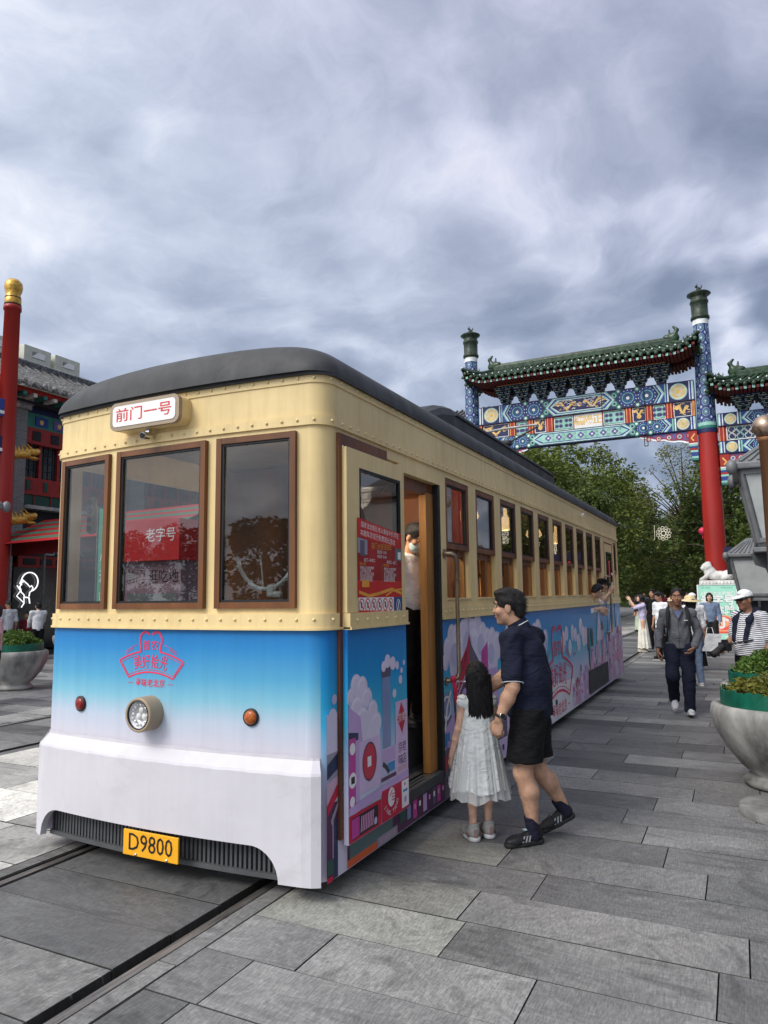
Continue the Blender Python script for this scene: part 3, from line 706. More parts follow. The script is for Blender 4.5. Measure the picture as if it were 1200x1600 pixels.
# printed emblem -----------------------------------------------
def emblem(mb, fn, cx, cz, w, m='logo red'):
    """curved banner with a double-topped crest, w = full width"""
    k = w / 9.0; P = lambda a, r: (cx + r * k * math.sin(a), cz + k * (r * math.cos(a) - 10.2))
    A = .46; n = 24
    top = [P(-A + 2 * A * i / n, 10.6) for i in range(n + 1)]; bot = [P(-A * .86 + 2 * A * .86 * i / n, 8.35) for i in range(n + 1)]
    L1 = [p for p in top if p[0] < cx - 1.55 * k]; L2 = [p for p in top if p[0] > cx + 1.55 * k]
    t = .17 * k
    mb.line(L1 + [(cx - 1.45 * k, cz + .28 * k)], t, fn, m); mb.line([(cx + 1.45 * k, cz + .28 * k)] + L2, t, fn, m)
    mb.line(bot, t, fn, m); mb.line([top[0], bot[0]], t, fn, m); mb.line([top[-1], bot[-1]], t, fn, m)
    for q in (.22,):
        mb.line([P(-A * .9 + 1.8 * A * i / n, 8.62) for i in range(n + 1)], .05 * k, fn, m)
        mb.line([p for p in [P(-A * .94 + 1.88 * A * i / n, 10.30) for i in range(n + 1)] if p[0] < cx - 1.7 * k], .05 * k, fn, m)
        mb.line([p for p in [P(-A * .94 + 1.88 * A * i / n, 10.30) for i in range(n + 1)] if p[0] > cx + 1.7 * k], .05 * k, fn, m)
        mb.line([P(-A * .94, 10.3), P(-A * .84, 8.62)], .05 * k, fn, m); mb.line([P(A * .94, 10.3), P(A * .84, 8.62)], .05 * k, fn, m)
    for rr, tt in ((1., t), (.84, .05 * k)):
        cr = []
        for i in range(11): a = R_(215 - i * 17.5); cr.append((cx - .82 * k + .82 * rr * k * math.cos(a), cz + 1.55 * k + .95 * rr * k * math.sin(a)))
        cr = [(cx - 1.45 * k * (1 if rr == 1 else .9), cz + .28 * k)] + cr
        cl = [p for p in cr if p[0] <= cx - .02 * k]
        mb.line(cl, tt, fn, m); mb.line([(2 * cx - p[0], p[1]) for p in cl], tt, fn, m)
    mb.text('首', 1.15 * k, cx - .62 * k, cz + .95 * k, fn, m, bold=.004 * k); mb.text('农', 1.15 * k, cx + .62 * k, cz + .95 * k, fn, m, bold=.004 * k)
    for ch, a in zip('美好拾光', (-.20, -.068, .068, .20)):
        p = P(a, 9.42); mb.text(ch, 1.55 * k, p[0], p[1], fn, m, rot=-a, sx=.78, bold=.006 * k)
    mb.text('寻味老北京', .92 * k, cx, cz - 3.05 * k, fn, m, bold=.004 * k, sx=.95)
    mb.line([(cx - 3.3 * k, cz - 3.05 * k), (cx - 2.5 * k, cz - 3.05 * k)], .05 * k, fn, m); mb.line([(cx + 2.5 * k, cz - 3.05 * k), (cx + 3.3 * k, cz - 3.05 * k)], .05 * k, fn, m)
    for sg in (-1, 1):
        mb.line([(cx + sg * 1.95 * k, cz + 1.05 * k), (cx + sg * 2.5 * k, cz + .9 * k)], .05 * k, fn, m)
        for r_ in (0, 1):
            for i in range(6): u = cx + sg * (2.7 + i * .18) * k; v = cz + (.85 - i * .10 - r_ * .24) * k; mb.rect(u - .06 * k, v - .07 * k, u + .05 * k, v + .05 * k, fn, m)
# illustrated wrap on the platform side: flat printed shapes, each layer a millimetre apart
PAL = dict(bright=(.76, .71, .84), cloud=(.66, .60, .76), cloud2=(.50, .48, .68), lilac=(.50, .34, .62), lilac2=(.62, .47, .70), plum=(.085, .022, .075), ink=(.02, .015, .03), crimson=(.50, .012, .05), magenta=(.50, .05, .30),
           pink=(.68, .30, .52), slate=(.115, .095, .145), steel=(.20, .26, .46), teal=(.10, .16, .17), orange=(.66, .12, .04), white=(.78, .76, .80), navy=(.02, .035, .09), wood=(.09, .03, .05), blue=(.03, .22, .50), green=(.03, .09, .075), rose=(.56, .36, .48), grey=(.30, .28, .34))
for k_, c_ in PAL.items(): mat('print ' + k_, c_, .36, var=.07, scale=3.5)
def pm(k): return 'print ' + k
def layer(x): return lambda u, v: (x, u, v)
class ArtMB(MB):
    """printed shapes: every shape a few microns proud of the one before"""
    def __init__(s, d): super().__init__(); s.d = d; s.k = 0
    def add(s, vs, fs, m, smooth=False, M=None):
        s.k += 1; super().add([tuple(p[i] + s.d[i] * s.k * 8e-6 for i in range(3)) for p in vs], fs, m, smooth, M)
def cloud(mb, lobes, fn, m, fn2=None, m2=None):
    for (u, v, r) in lobes: mb.disc(u, v, r, fn, m, 22)
    if m == pm('cloud'):
        for i, (u, v, r) in enumerate(lobes):
            if r > .05: mb.disc(u + r * .12, v - r * .22, r * .70, fn, pm('cloud2') if i % 3 == 0 else m, 18); mb.disc(u - r * .16, v + r * .22, r * .62, fn, pm('bright'), 18); mb.disc(u - r * .02, v + r * .02, r * .60, fn, m, 18)
art = ArtMB((1, 0, 0)); L = [layer(HW + .002 + .0008 * i) for i in range(8)]
e = ArtMB((0, -1, 0)); emblem(e, lambda u, v: (u, fy(u) - .0022, v), -.10, 1.338, .535); e.build('emblem', tram)
rnd = random.Random(11)
# between the corner and the door
art.rect(.10, .80, .222, 1.02, L[0], pm('cloud')); art.disc(.17, 1.0, .05, L[0], pm('cloud')); art.disc(.19, 1.10, .03, L[0], pm('cloud2'))
art.rect(0.103, .66, 0.222, .80, L[0], pm('grey')); art.pol([(0.103, .74), (0.222, .79), (0.222, .70), (0.103, .66)], L[1], pm('navy'))
art.pol([(0.103, .50), (0.222, .60), (0.222, .66), (0.103, .64)], L[0], pm('rose')); art.pol([(0.103, .46), (0.222, .55), (0.222, .62), (0.103, .52)], L[2], pm('crimson'))
art.rect(0.100, .105, 0.222, .52, L[0], pm('plum')); art.rect(0.176, .105, 0.222, .42, L[1], pm('navy')); art.rect(0.161, .16, 0.170, .46, L[2], pm('rose'))
art.pol([(0.140, .43), (0.222, .52), (0.222, .49), (0.149, .40)], L[3], pm('grey')); art.rect(0.103, .14, 0.170, .22, L[2], pm('green')); art.rect(0.100, .10, 0.164, .13, L[3], pm('crimson'))
# strip below the door
art.rect(.335, .105, 1.92, .262, L[0], pm('plum'))
art.pol([(.335, .105), (.72, .105), (.72, .15), (.335, .15)], L[1], pm('orange')); art.pol([(.36, .15), (.95, .15), (.95, .255), (.36, .255)], L[1], pm('teal')); art.rect(.72, .107, 1.02, .165, L[2], pm('grey'))
for i in range(9): art.rect(.75 + i * .028, .115, .765 + i * .028, .155, L[3], pm('rose'))
art.rect(1.06, .16, 1.16, .25, L[2], pm('green')); art.rect(1.18, .15, 1.24, .24, L[2], pm('steel'))
for i in range(7): u = 1.28 + i * .09; art.rect(u, .13, u + .07, .25, L[2], pm(['magenta', 'wood', 'lilac', 'plum', 'slate', 'magenta', 'wood'][i])); art.rect(u + .015, .19, u + .045, .225, L[3], pm(['pink', 'white', 'rose'][i % 3]))
# window of clouds, then the old gate roofs
cl = [(1.97, 1.16, .07), (2.03, 1.26, .10), (2.12, 1.36, .10), (2.24, 1.33, .13), (2.40, 1.38, .11), (2.52, 1.44, .10), (2.64, 1.36, .13), (2.78, 1.40, .12), (2.92, 1.33, .12), (3.05, 1.28, .11), (3.2, 1.26, .13), (3.35, 1.2, .14), (2.3, 1.15, .25), (2.7, 1.15, .3), (3.1, 1.05, .25)]
cloud(art, cl, L[0], pm('cloud')); cloud(art, [(2.18, 1.20, .10), (2.5, 1.26, .12), (2.86, 1.24, .10), (3.15, 1.14, .10)], L[1], pm('cloud2'))
art.rect(1.90, .105, 3.3, .72, L[1], pm('slate')); art.pol([(1.90, .62), (2.55, .96), (2.55, .80), (1.90, .46)], L[2], pm('lilac')); art.pol([(1.90, .40), (1.98, .45), (1.98, .36), (1.90, .30)], L[3], pm('crimson'))
art.disc(1.97, .80, .11, L[2], pm('steel')); art.ring(1.97, .80, .085, .02, L[3], pm('white')); art.line([(1.92, .62), (1.97, .80), (2.06, .92)], .03, L[4], pm('white')); art.rect(1.90, .50, 2.02, .60, L[3], pm('blue'))
art.pol([(2.12, .98), (2.48, 1.26), (2.54, 1.36), (2.54, 1.10), (2.14, .80)], L[2], pm('crimson')); art.pol([(2.54, 1.36), (2.60, 1.25), (2.84, 1.06), (2.80, .96), (2.54, 1.12)], L[2], pm('slate'))
art.line([(2.54, 1.50), (2.54, 1.34)], .012, L[3], pm('lilac')); art.pol([(2.14, .82), (2.54, 1.11), (2.80, .92), (2.80, .60), (2.14, .60)], L[3], pm('plum')); art.line([(2.15, .80), (2.54, 1.10), (2.80, .90)], .025, L[4], pm('lilac2'))
art.ring(2.22, .95, .035, .010, L[4], pm('white')); art.text('北京', .11, 2.38, 1.11, lambda u, v: L[4](u, v + (u - 2.38) * .62), pm('plum'))
art.disc(2.42, .74, .17, L[4], pm('lilac')); art.disc(2.42, .74, .12, L[5], pm('pink')); art.disc(2.45, .78, .05, L[6], pm('white')); art.rect(2.36, .62, 2.40, .80, L[6], pm('ink')); art.rect(2.18, .66, 2.26, .84, L[4], pm('white'))
art.pol([(2.86, .60), (3.05, .60), (3.05, 1.26), (2.86, 1.18)], L[2], pm('magenta')); art.rect(3.05, .5, 3.35, 1.0, L[2], pm('lilac')); art.rect(2.95, .30, 3.6, .62, L[2], pm('slate'))
for i in range(12): art.rect(1.98 + i * .1, .13 + .03 * (i % 3), 2.05 + i * .1, .25 + .02 * (i % 2), L[2], pm(['magenta', 'plum', 'wood', 'lilac'][i % 4]))
art.pol([(3.3, .6), (4.4, .3), (4.4, .105), (3.3, .105)], L[1], pm('lilac2'))
# clouds behind the emblem
cl = [(3.6 + .17 * i, 1.12 + .14 * math.sin(i * 1.9) + .05 * rnd.random(), .12 + .05 * rnd.random()) for i in range(11)]
cloud(art, cl, L[0], pm('cloud')); cloud(art, [(u, v - .07, r * .8) for u, v, r in cl[::2]], L[1], pm('cloud2'))
cl = [(6.3 + .2 * i, 1.06 + .12 * math.sin(i * 2.3) + .05 * i / 10, .10 + .07 * rnd.random()) for i in range(9)]; cloud(art, cl, L[0], pm('cloud'))
emblem(art, L[2], 5.93, .80, 1.72)
art.pol([(4.6, .62), (7.1, .50), (7.1, .105), (3.9, .105)], L[0], pm('white'))
# pink old town towards the rear
for i in range(40):
    u = 4.2 + 2.9 * rnd.random() if i > 22 else 1.95 + 1.5 * rnd.random(); v = .62 + .35 * rnd.random() if i > 22 else .14 + .4 * rnd.random()
    if i > 22 and 4.95 < u < 6.9: continue
    art.rect(u, v, u + .03 + .05 * rnd.random(), v + .02 + .05 * rnd.random(), L[6], pm(['lilac', 'pink', 'magenta', 'white', 'plum', 'cloud2'][rnd.randrange(6)]))
for i in range(26):
    u = 6.75 + .19 * i * (1 if i < 7 else .98); h = .22 + .35 * rnd.random() + .045 * i * (1 if i < 12 else .7); h = min(h, 1.05)
    art.rect(u, .13, u + .16 + .06 * rnd.random(), h, L[2 + i % 3], pm(['lilac2', 'rose', 'pink', 'cloud', 'lilac', 'rose'][i % 6]))
    for j in range(5):
        a, b_ = u + .02 + .02 * rnd.random(), .16 + (h - .22) * rnd.random(); art.rect(a, b_, a + .05 + .05 * rnd.random(), b_ + .04 + .05 * rnd.random(), L[5 + j % 2], pm(['magenta', 'slate', 'white', 'crimson', 'cloud2', 'lilac'][rnd.randrange(6)]))
for (u, h, w) in ((9.05, 1.42, .18), (10.4, 1.36, .2), (11.1, 1.30, .16)): art.pol([(u - w * 1.6, .9), (u - w * .5, h - .12), (u, h), (u + w * .5, h - .14), (u + w * 1.6, .9)], L[1], pm('cloud'))
for (u, h) in ((9.35, 1.24), (10.0, 1.0), (11.05, 1.1)): art.rect(u - .09, .5, u + .09, h - .15, L[4], pm('rose')); art.pol([(u - .16, h - .17), (u, h), (u + .16, h - .17)], L[5], pm('plum')); art.line([(u - .12, .8), (u + .12, .95)], .04, L[5], pm('magenta'))
art.rect(7.98, .82, 8.14, 1.16, L[5], pm('ink')); art.rect(8.26, .86, 8.44, 1.14, L[5], pm('ink')); art.rect(8.05, .46, 8.12, .84, L[5], pm('ink'))
art.rect(5.70, .30, 5.80, .36, L[3], pm('ink')) ; art.rect(7.05, .42, 7.13, .50, L[3], pm('ink'))
art.rect(10.55, .44, 11.35, .60, L[5], pm('pink')); art.ring(10.95, .52, .10, .03, L[6], pm('crimson'))
art.build('printed_artwork', wrapR)
vg = MB(); vg.box((HW, 7.95, .15), (HW + .014, 9.72, .50), 'ink black')
for i in range(26): vg.box((HW + .014, 7.98 + i * .067, .16), (HW + .028, 8.0 + i * .067, .49), 'grille grey')
vg.build('side_vent', tram)
# door leaf print
da = ArtMB((1, 0, 0)); xs_ = dx0 + .0305; D = [(lambda u, v, x=xs_ + .0008 * i: (x, LU(u), v)) for i in range(9)]
cloud(da, [(.42, 1.10, .055), (.48, 1.16, .07), (.56, 1.14, .07), (.62, 1.06, .075), (.70, .98, .07), (.75, .90, .07), (.50, 1.0, .11), (.58, .92, .12), (.70, .85, .09)], D[0], pm('cloud'))
da.rect(.377, .62, .80, .92, D[0], pm('cloud')); cloud(da, [(.86, 1.24, .035), (.92, 1.27, .045), (1.0, 1.25, .045), (1.07, 1.23, .028), (1.14, 1.19, .02), (1.12, 1.13, .03), (1.02, 1.05, .03), (1.18, 1.24, .018)], D[3], pm('cloud'))
da.rect(.84, .60, .96, 1.22, D[1], pm('steel')); da.rect(.835, 1.17, .965, 1.23, D[2], pm('slate'))
da.pol([(.377, 1.05), (.53, .97), (.57, .74), (.377, .74)], D[2], pm('lilac')); da.pol([(.377, .90), (.50, .88), (.50, .80), (.45, .80), (.45, .74), (.377, .74)], D[3], pm('navy'))
da.rect(.50, .52, .80, .82, D[3], pm('lilac2')); da.rect(.46, .48, .51, .84, D[4], pm('lilac')); da.disc(.645, .685, .095, D[4], pm('crimson'), 24, .115); da.ring(.645, .685, .092, .010, D[5], pm('plum'), 24, .112); da.rect(.615, .655, .665, .715, D[5], pm('white'))
da.rect(.80, .50, 1.03, .72, D[3], pm('cloud2')); da.rect(.82, .63, 1.02, .71, D[4], pm('lilac')); da.rect(.90, .56, 1.01, .62, D[4], pm('blue')); da.line([(.83, .63), (.88, .60), (.92, .56)], .03, D[5], pm('ink')); da.rect(.80, .52, 1.03, .545, D[5], pm('plum'))
da.rect(1.03, .50, 1.226, .99, D[3], pm('lilac2')); da.pol([(1.06, .87), (1.125, .98), (1.20, .88), (1.135, .77)], D[4], pm('crimson')); da.text('京', .065, 1.10, .875, D[5], pm('white')); da.text('都', .065, 1.165, .878, D[5], pm('white'))
for u, t_ in ((1.10, '京味'), (1.165, '老店')): da.text(t_[0], .075, u, .68, D[4], pm('plum')); da.text(t_[1], .075, u, .60, D[4], pm('plum'))
da.rect(1.06, .53, 1.20, .565, D[4], pm('rose'))
da.rect(.377, .44, .46, .86, D[5], pm('magenta')); cloud(da, [(.42, .80, .035), (.42, .62, .045), (.415, .50, .03)], D[6], pm('white')); da.rect(.40, .60, .445, .64, D[7], pm('ink'))
da.pol([(.377, .42), (1.228, .47), (1.228, .52), (.377, .47)], D[5], pm('lilac'))
da.rect(.377, .27, .80, .425, D[5], pm('crimson')); da.rect(.40, .285, .75, .405, D[6], pm('ink')); da.rect(.40, .29, .50, .40, D[7], pm('magenta'))
for i in range(8): da.line([(.52 + i * .022, .30), (.53 + i * .022, .39)], .013, D[7], pm('pink'))
da.disc(.715, .315, .022, D[7], pm('cloud2')); da.rect(.81, .27, 1.228, .465, D[5], pm('crimson'))
da.disc(.95, .40, .052, D[6], pm('white'), 24, .060)
for i in range(3): da.rect(.95, .375 + i * .018, 1.0, .382 + i * .018, D[7], pm('crimson'))
da.line([(.92, .41), (.945, .43), (.965, .445)], .008, D[7], pm('crimson'))
for ch, a in zip('JING TANG', [R_(205 + i * 16.3) for i in range(9)]): da.text(ch, .042, .95 + .10 * math.cos(a), .395 + .093 * math.sin(a), D[6], pm('white'), rot=a + math.pi / 2)
da.rect(1.11, .285, 1.224, .46, D[6], pm('white')); da.rect(1.13, .385, 1.20, .40, D[7], pm('blue')); da.disc(1.16, .435, .010, D[7], pm('crimson')); da.disc(1.165, .335, .022, D[7], pm('lilac'))
da.build('printed_artwork', door)
# poster taped on the door glass
mat('poster red', (.55, .022, .02), .5, var=.14, scale=5); mat('poster dark red', (.33, .014, .016), .5, var=.2, scale=4); mat('poster gold', (.80, .34, .05), .5); mat('poster blue', (.02, .07, .22), .5)
po = ArtMB((1, 0, 0)); xp = dx0 + .0335; Q = [(lambda u, v, x=xp + .0008 * i: (x, LU(u), v)) for i in range(5)]
pu0, pu1 = .505, 1.165
def zt(u): return 2.19 - .06 * (u - pu0) / (pu1 - pu0)
po.pol([(pu0, 1.80), (pu1, 1.80), (pu1, zt(pu1)), (pu0, zt(pu0))], Q[0], 'poster dark red'); po.pol([(pu0, 2.07), (pu1, 2.02), (pu1, zt(pu1)), (pu0, zt(pu0))], Q[1], 'poster red')
po.text('国家法定假日,老人乘坐半价,学生', .040, .835, 2.128, lambda u, v: Q[2](u, v - .075 * (u - .835)), 'sign white', sx=.98); po.text('本趟车次试行免费观光活动', .044, .80, 2.078, lambda u, v: Q[2](u, v - .075 * (u - .8)), 'sign white', sx=.98)
po.pol([(pu0, 1.97), (.64, 1.96), (.64, 2.055), (pu0, 2.066)], Q[1], pm('grey')); po.rect(.54, 1.95, .60, 2.05, Q[2], pm('slate')); po.pol([(1.06, 1.94), (pu1, 1.94), (pu1, 2.02), (1.06, 2.026)], Q[1], pm('teal')); po.rect(1.10, 1.95, 1.15, 2.0, Q[2], 'sign white')
po.text('前门大街铛铛车', .046, .85, 2.02, Q[2], 'poster gold', sx=.95)
for i, t_ in enumerate(('首班车 10:00', '末班车 20:00')): po.text(t_, .026, .85, 1.985 - i * .03, Q[2], 'sign white')
po.text('前门—珠市口', .026, .67, 1.925, Q[2], 'sign white'); po.text('珠市口—前门', .026, 1.0, 1.922, Q[2], 'sign white')
for c_, uu in ((0, .53), (1, .87)):
    po.text('乘车须知', .022, uu, 1.90, Q[2], 'poster gold', align='LEFT')
    for i, t_ in enumerate(('请排队上车请勿拥挤', '上车请坐好扶稳', '老人儿童须有人陪同', '车内禁止吸烟饮食', '请保管好随身物品')): po.text('·' + t_, .0215, uu, 1.876 - i * .019, Q[2], 'sign white', align='LEFT')
po.rect(.845, 1.78, .847, 1.90, Q[2], 'poster gold'); po.line([(.52, 1.725), (.66, 1.70), (.80, 1.715), (1.0, 1.745), (1.155, 1.715)], .02, Q[2], 'poster gold'); po.pol([(pu0, 1.69), (pu1, 1.69), (pu1, 1.80), (pu0, 1.80)], Q[0], 'poster red'); po.line([(.9, 1.70), (1.02, 1.735), (1.16, 1.745)], .012, Q[3], 'poster gold')
po.rect(.56, 1.755, .66, 1.80, Q[2], 'poster gold')
po.rect(pu0 + .01, 1.655 - .07, 1.03, 1.69, Q[0], 'sign white'); po.rect(1.03, 1.575, pu1, 1.69, Q[1], 'poster blue'); po.ring(1.10, 1.632, .03, .006, Q[2], 'sign white', 12, .042); po.line([(1.09, 1.60), (1.10, 1.64), (1.115, 1.665)], .012, Q[2], 'sign white')
for i in range(6): u = .555 + i * .085; po.ring(u, 1.642, .034, .008, Q[1], 'red ink', 16, .040); po.line([(u - .024, 1.67), (u + .024, 1.614)], .007, Q[2], 'red ink'); po.rect(u - .008, 1.625, u + .008, 1.66, Q[1], 'ink black')
po.pol([(pu0 + .01, 1.59), (1.02, 1.575), (1.02, 1.597), (pu0 + .01, 1.612)], Q[2], 'red ink'); po.text('禁止携带危险品宠物上车', .018, .78, 1.592, Q[3], 'sign white')
po.pol([(.52, 1.59), (.70, 1.58), (.61, 1.545)], Q[0], 'red ink')
po.build('poster', door)
cm = MB(); cm.tube([(HW, 7.83, 2.93), (HW + .06, 7.83, 2.94)], .012, 'chrome', 8); cm.tube([(HW + .05, 7.83, 2.93), (HW + .05, 7.76, 2.92)], .022, 'sign white', 10); cm.build('side_camera', tram)
# ------------------------------------------------------------------ people: signed-distance bodies turned into one surface each
def smin(a, b, k):
    h = np.clip(.5 + .5 * (b - a) / k, 0, 1); return b + (a - b) * h - k * h * (1 - h)
class Sdf:
    def __init__(s): s.p = []
    def cap(s, a, b, ra, rb=None, k=.025, sq=1.):
        a = np.array(a, float); b = np.array(b, float); rb = ra if rb is None else rb; ab = b - a; L2 = max(ab @ ab, 1e-9); R = max(ra, rb)
        def f(X, Y, Z):
            t = np.clip(((X - a[0]) * ab[0] + (Y - a[1]) * ab[1] + (Z - a[2]) * ab[2]) / L2, 0, 1)
            vx = X - a[0] - t * ab[0]; vy = (Y - a[1] - t * ab[1]) / sq; vz = Z - a[2] - t * ab[2]
            return (np.sqrt(vx * vx + vy * vy + vz * vz) - (ra + (rb - ra) * t)) * min(1, (sq + 1) / 2)
        s.p.append((f, np.minimum(a, b) - R, np.maximum(a, b) + R, k, 0)); return s
    def ell(s, c, r, rot=None, k=.02, sub=False):
        c = np.array(c, float); r = np.array(r, float); Rm = np.eye(3) if rot is None else np.array(rot, float)   # rows: local axes
        def f(X, Y, Z):
            x, y, z = X - c[0], Y - c[1], Z - c[2]
            q = [(Rm[i, 0] * x + Rm[i, 1] * y + Rm[i, 2] * z) for i in range(3)]
            k0 = np.sqrt(sum((q[i] / r[i]) ** 2 for i in range(3))); k1 = np.sqrt(sum((q[i] / r[i] ** 2) ** 2 for i in range(3))) + 1e-9
            return k0 * (k0 - 1) / k1
        R = r.max(); s.p.append((f, c - R, c + R, k, 1 if sub else 0)); return s
    def cut(s, n, p, k=.006):
        """keep the side the normal n points away from"""
        n = np.array(n, float); n /= np.linalg.norm(n); d = float(n @ np.array(p, float))
        s.p.append((lambda X, Y, Z: n[0] * X + n[1] * Y + n[2] * Z - d, None, None, k, 2)); return s
    def mesh(s, h, fold=0., seed=0, fz=1.):
        solid = [q for q in s.p if q[4] == 0]
        lo = np.min([q[1] for q in solid], 0) - 4 * h - fold * 2; hi = np.max([q[2] for q in solid], 0) + 4 * h + fold * 2
        n = np.ceil((hi - lo) / h).astype(int) + 1; ax = [lo[i] + h * np.arange(n[i]) for i in range(3)]
        D = np.full(n, .5, np.float32)
        for f, a, b, k, op in s.p:
            if op == 2: i0, i1 = np.zeros(3, int), n
            else:
                m = k * 2 + 3 * h; i0 = np.clip(np.floor((a - m - lo) / h).astype(int), 0, n); i1 = np.clip(np.ceil((b + m - lo) / h).astype(int) + 1, 0, n)
            if (i1 <= i0).any(): continue
            sl = tuple(slice(i0[i], i1[i]) for i in range(3))
            X, Y, Z = ax[0][sl[0]][:, None, None], ax[1][sl[1]][None, :, None], ax[2][sl[2]][None, None, :]
            d = f(X, Y, Z)
            D[sl] = smin(D[sl], d, k) if op == 0 else -smin(-D[sl], d if op == 1 else -d, k)
        if fold:
            X, Y, Z = ax[0][:, None, None], ax[1][None, :, None], ax[2][None, None, :]
            D = D + fold * (np.sin(27 * fz * Z + 6 * np.sin(9 * X + seed) + 8 * Y) * np.sin(15 * X + 12 * Y + 5 * Z + seed * 2) + .6 * np.sin(44 * fz * Z - 21 * X + 4 * np.sin(17 * Y + seed)) * np.sin(19 * Y - 8 * X + 11 * Z + seed))
        return snet(D, lo, h)
def snet(D, lo, h):
    S = D < 0; n = np.array(D.shape)
    c = [(i, j, k) for i in (0, 1) for j in (0, 1) for k in (0, 1)]
    def sh(A, o): return A[o[0]:n[0] - 1 + o[0], o[1]:n[1] - 1 + o[1], o[2]:n[2] - 1 + o[2]]
    cnt = sum(sh(S, o).astype(np.int8) for o in c); act = (cnt > 0) & (cnt < 8)
    idx = np.argwhere(act); ids = -np.ones(n - 1, np.int64); ids[act] = np.arange(len(idx))
    P = np.zeros((len(idx), 3)); W = np.zeros(len(idx)); I, J, K = idx.T
    for a in c:
        for ax in range(3):
            if a[ax]: continue
            b = list(a); b[ax] = 1
            da = D[I + a[0], J + a[1], K + a[2]].astype(float); db = D[I + b[0], J + b[1], K + b[2]].astype(float)
            m = (da < 0) != (db < 0); t = np.where(m, da / np.where(m, da - db, 1), 0)
            q = np.array(a, float)[None, :].repeat(len(idx), 0); q[:, ax] += t
            P += q * m[:, None]; W += m
    V = lo + h * (idx + P / W[:, None])
    F = []
    for ax in range(3):
        u, v = (ax + 1) % 3, (ax + 2) % 3
        s0 = [slice(None)] * 3; s1 = [slice(None)] * 3; s0[ax] = slice(0, n[ax] - 1); s1[ax] = slice(1, n[ax])
        ch = S[tuple(s0)] != S[tuple(s1)]
        e = np.argwhere(ch); e = e[(e[:, u] > 0) & (e[:, v] > 0) & (e[:, u] < n[u] - 1) & (e[:, v] < n[v] - 1)]
        if not len(e): continue
        def g(du, dv):
            q = e.copy(); q[:, u] -= du; q[:, v] -= dv; return ids[q[:, 0], q[:, 1], q[:, 2]]
        Q = np.stack([g(1, 1), g(0, 1), g(0, 0), g(1, 0)], 1)
        fl = ~S[tuple(e.T)]; Q[fl] = Q[fl][:, ::-1]; F.append(Q)
    return V, np.concatenate(F)
def sdf_obj(name, sd, m, parent, h, fold=0., seed=0, fz=1., M=None):
    V, F = sd.mesh(h, fold, seed, fz)
    me = bpy.data.meshes.new(name); me.from_pydata(V.tolist(), [], F.tolist()); me.materials.append(MATS[m] if isinstance(m, str) else m)
    me.polygons.foreach_set('use_smooth', [True] * len(me.polygons)); me.update()
    o = bpy.data.objects.new(name, me); COL.objects.link(o); o.parent = parent
    if M is not None: o.matrix_local = M
    return o
def V3(*a): return np.array(a, float)
def unit(v): v = np.array(v, float); return v / (np.linalg.norm(v) + 1e-12)

def skin_mat(name, col):
    m = mat(name, col, .55, var=.20, scale=14, bump=.10, bscale=120)
    b = m.node_tree.nodes['Principled BSDF']; b.inputs['Subsurface Weight'].default_value = .12; b.inputs['Subsurface Radius'].default_value = (.012, .005, .003)
    return m
skin_mat('skin tan', (.43, .225, .135)); skin_mat('skin fair', (.60, .37, .26)); skin_mat('skin dark', (.30, .145, .085)); skin_mat('lip', (.30, .10, .085)); skin_mat('skin leg', (.50, .29, .19))
mat('hair black', (.010, .009, .010), .50, var=.5, scale=40, stretch=(4, 4, .6), bump=.9, bscale=60); mat('hair brown', (.035, .02, .014), .45, var=.3, scale=30, stretch=(4, 4, .6), bump=.4, bscale=70)
mat('hair grey', (.05, .05, .052), .5, var=.4, scale=60); mat('eye dark', (.015, .01, .008), .15)
def cloth(name, col, rough=.85, var=.14):
    m = mat(name, col, rough, var=var, scale=5, bump=.25, bscale=220, spec=.2); n = NT(m.node_tree); b = n.n['Principled BSDF']
    tc = n.a('ShaderNodeTexCoord').outputs['Object']; old = b.inputs['Normal'].links[0].from_socket
    wr = n.noise(n.a('ShaderNodeMapping', ins={'Vector': tc, 'Rotation': (.5, .35, .2), 'Scale': (1, 1, 2.1)}).outputs[0], 8., 3, .5, 1.4)
    bp = n.a('ShaderNodeBump', ins={'Strength': .75, 'Distance': .022, 'Height': wr, 'Normal': old}); n.l.new(bp.outputs[0], b.inputs['Normal']); return m
for nm, c_ in dict(navy=(.011, .014, .030), black=(.008, .008, .009), charcoal=(.022, .022, .025), midnight=(.009, .012, .026), grey_jacket=(.115, .118, .135), white=(.72, .72, .74), cream=(.74, .71, .62), lavender=(.52, .48, .68), denim=(.16, .21, .31), beige=(.50, .40, .28),
                   straw=(.66, .55, .33), pale_grey=(.52, .53, .56), maroon=(.13, .012, .022), pinkish=(.58, .34, .36), pale_green=(.50, .60, .44), sock=(.018, .018, .035), khaki=(.36, .30, .20), mask_blue=(.42, .55, .58), blue_tee=(.10, .12, .24), dress_white=(.66, .68, .66), mauve=(.30, .20, .18), shoe_grey=(.34, .33, .31), green_bag=(.02, .16, .11), brown=(.07, .04, .025)).items(): cloth('cloth ' + nm, c_)
def stripes_mat():
    m, n, b = newmat('cloth stripes'); z = n.sepx(n.a('ShaderNodeTexCoord').outputs['Object'])
    zz = n.math('ADD', z[2], n.math('MULTIPLY', n.math('ABSOLUTE', z[0]), -.18))
    w = n.math('FRACT', n.math('MULTIPLY', zz, 42.))
    c = n.ramp(w, [(.0, (.72, .72, .75)), (.50, (.72, .72, .75)), (.56, (.03, .03, .05)), (.94, (.03, .03, .05)), (1., (.72, .72, .75))]); n.l.new(c, b.inputs['Base Color']); b.inputs['Roughness'].default_value = .85
stripes_mat()
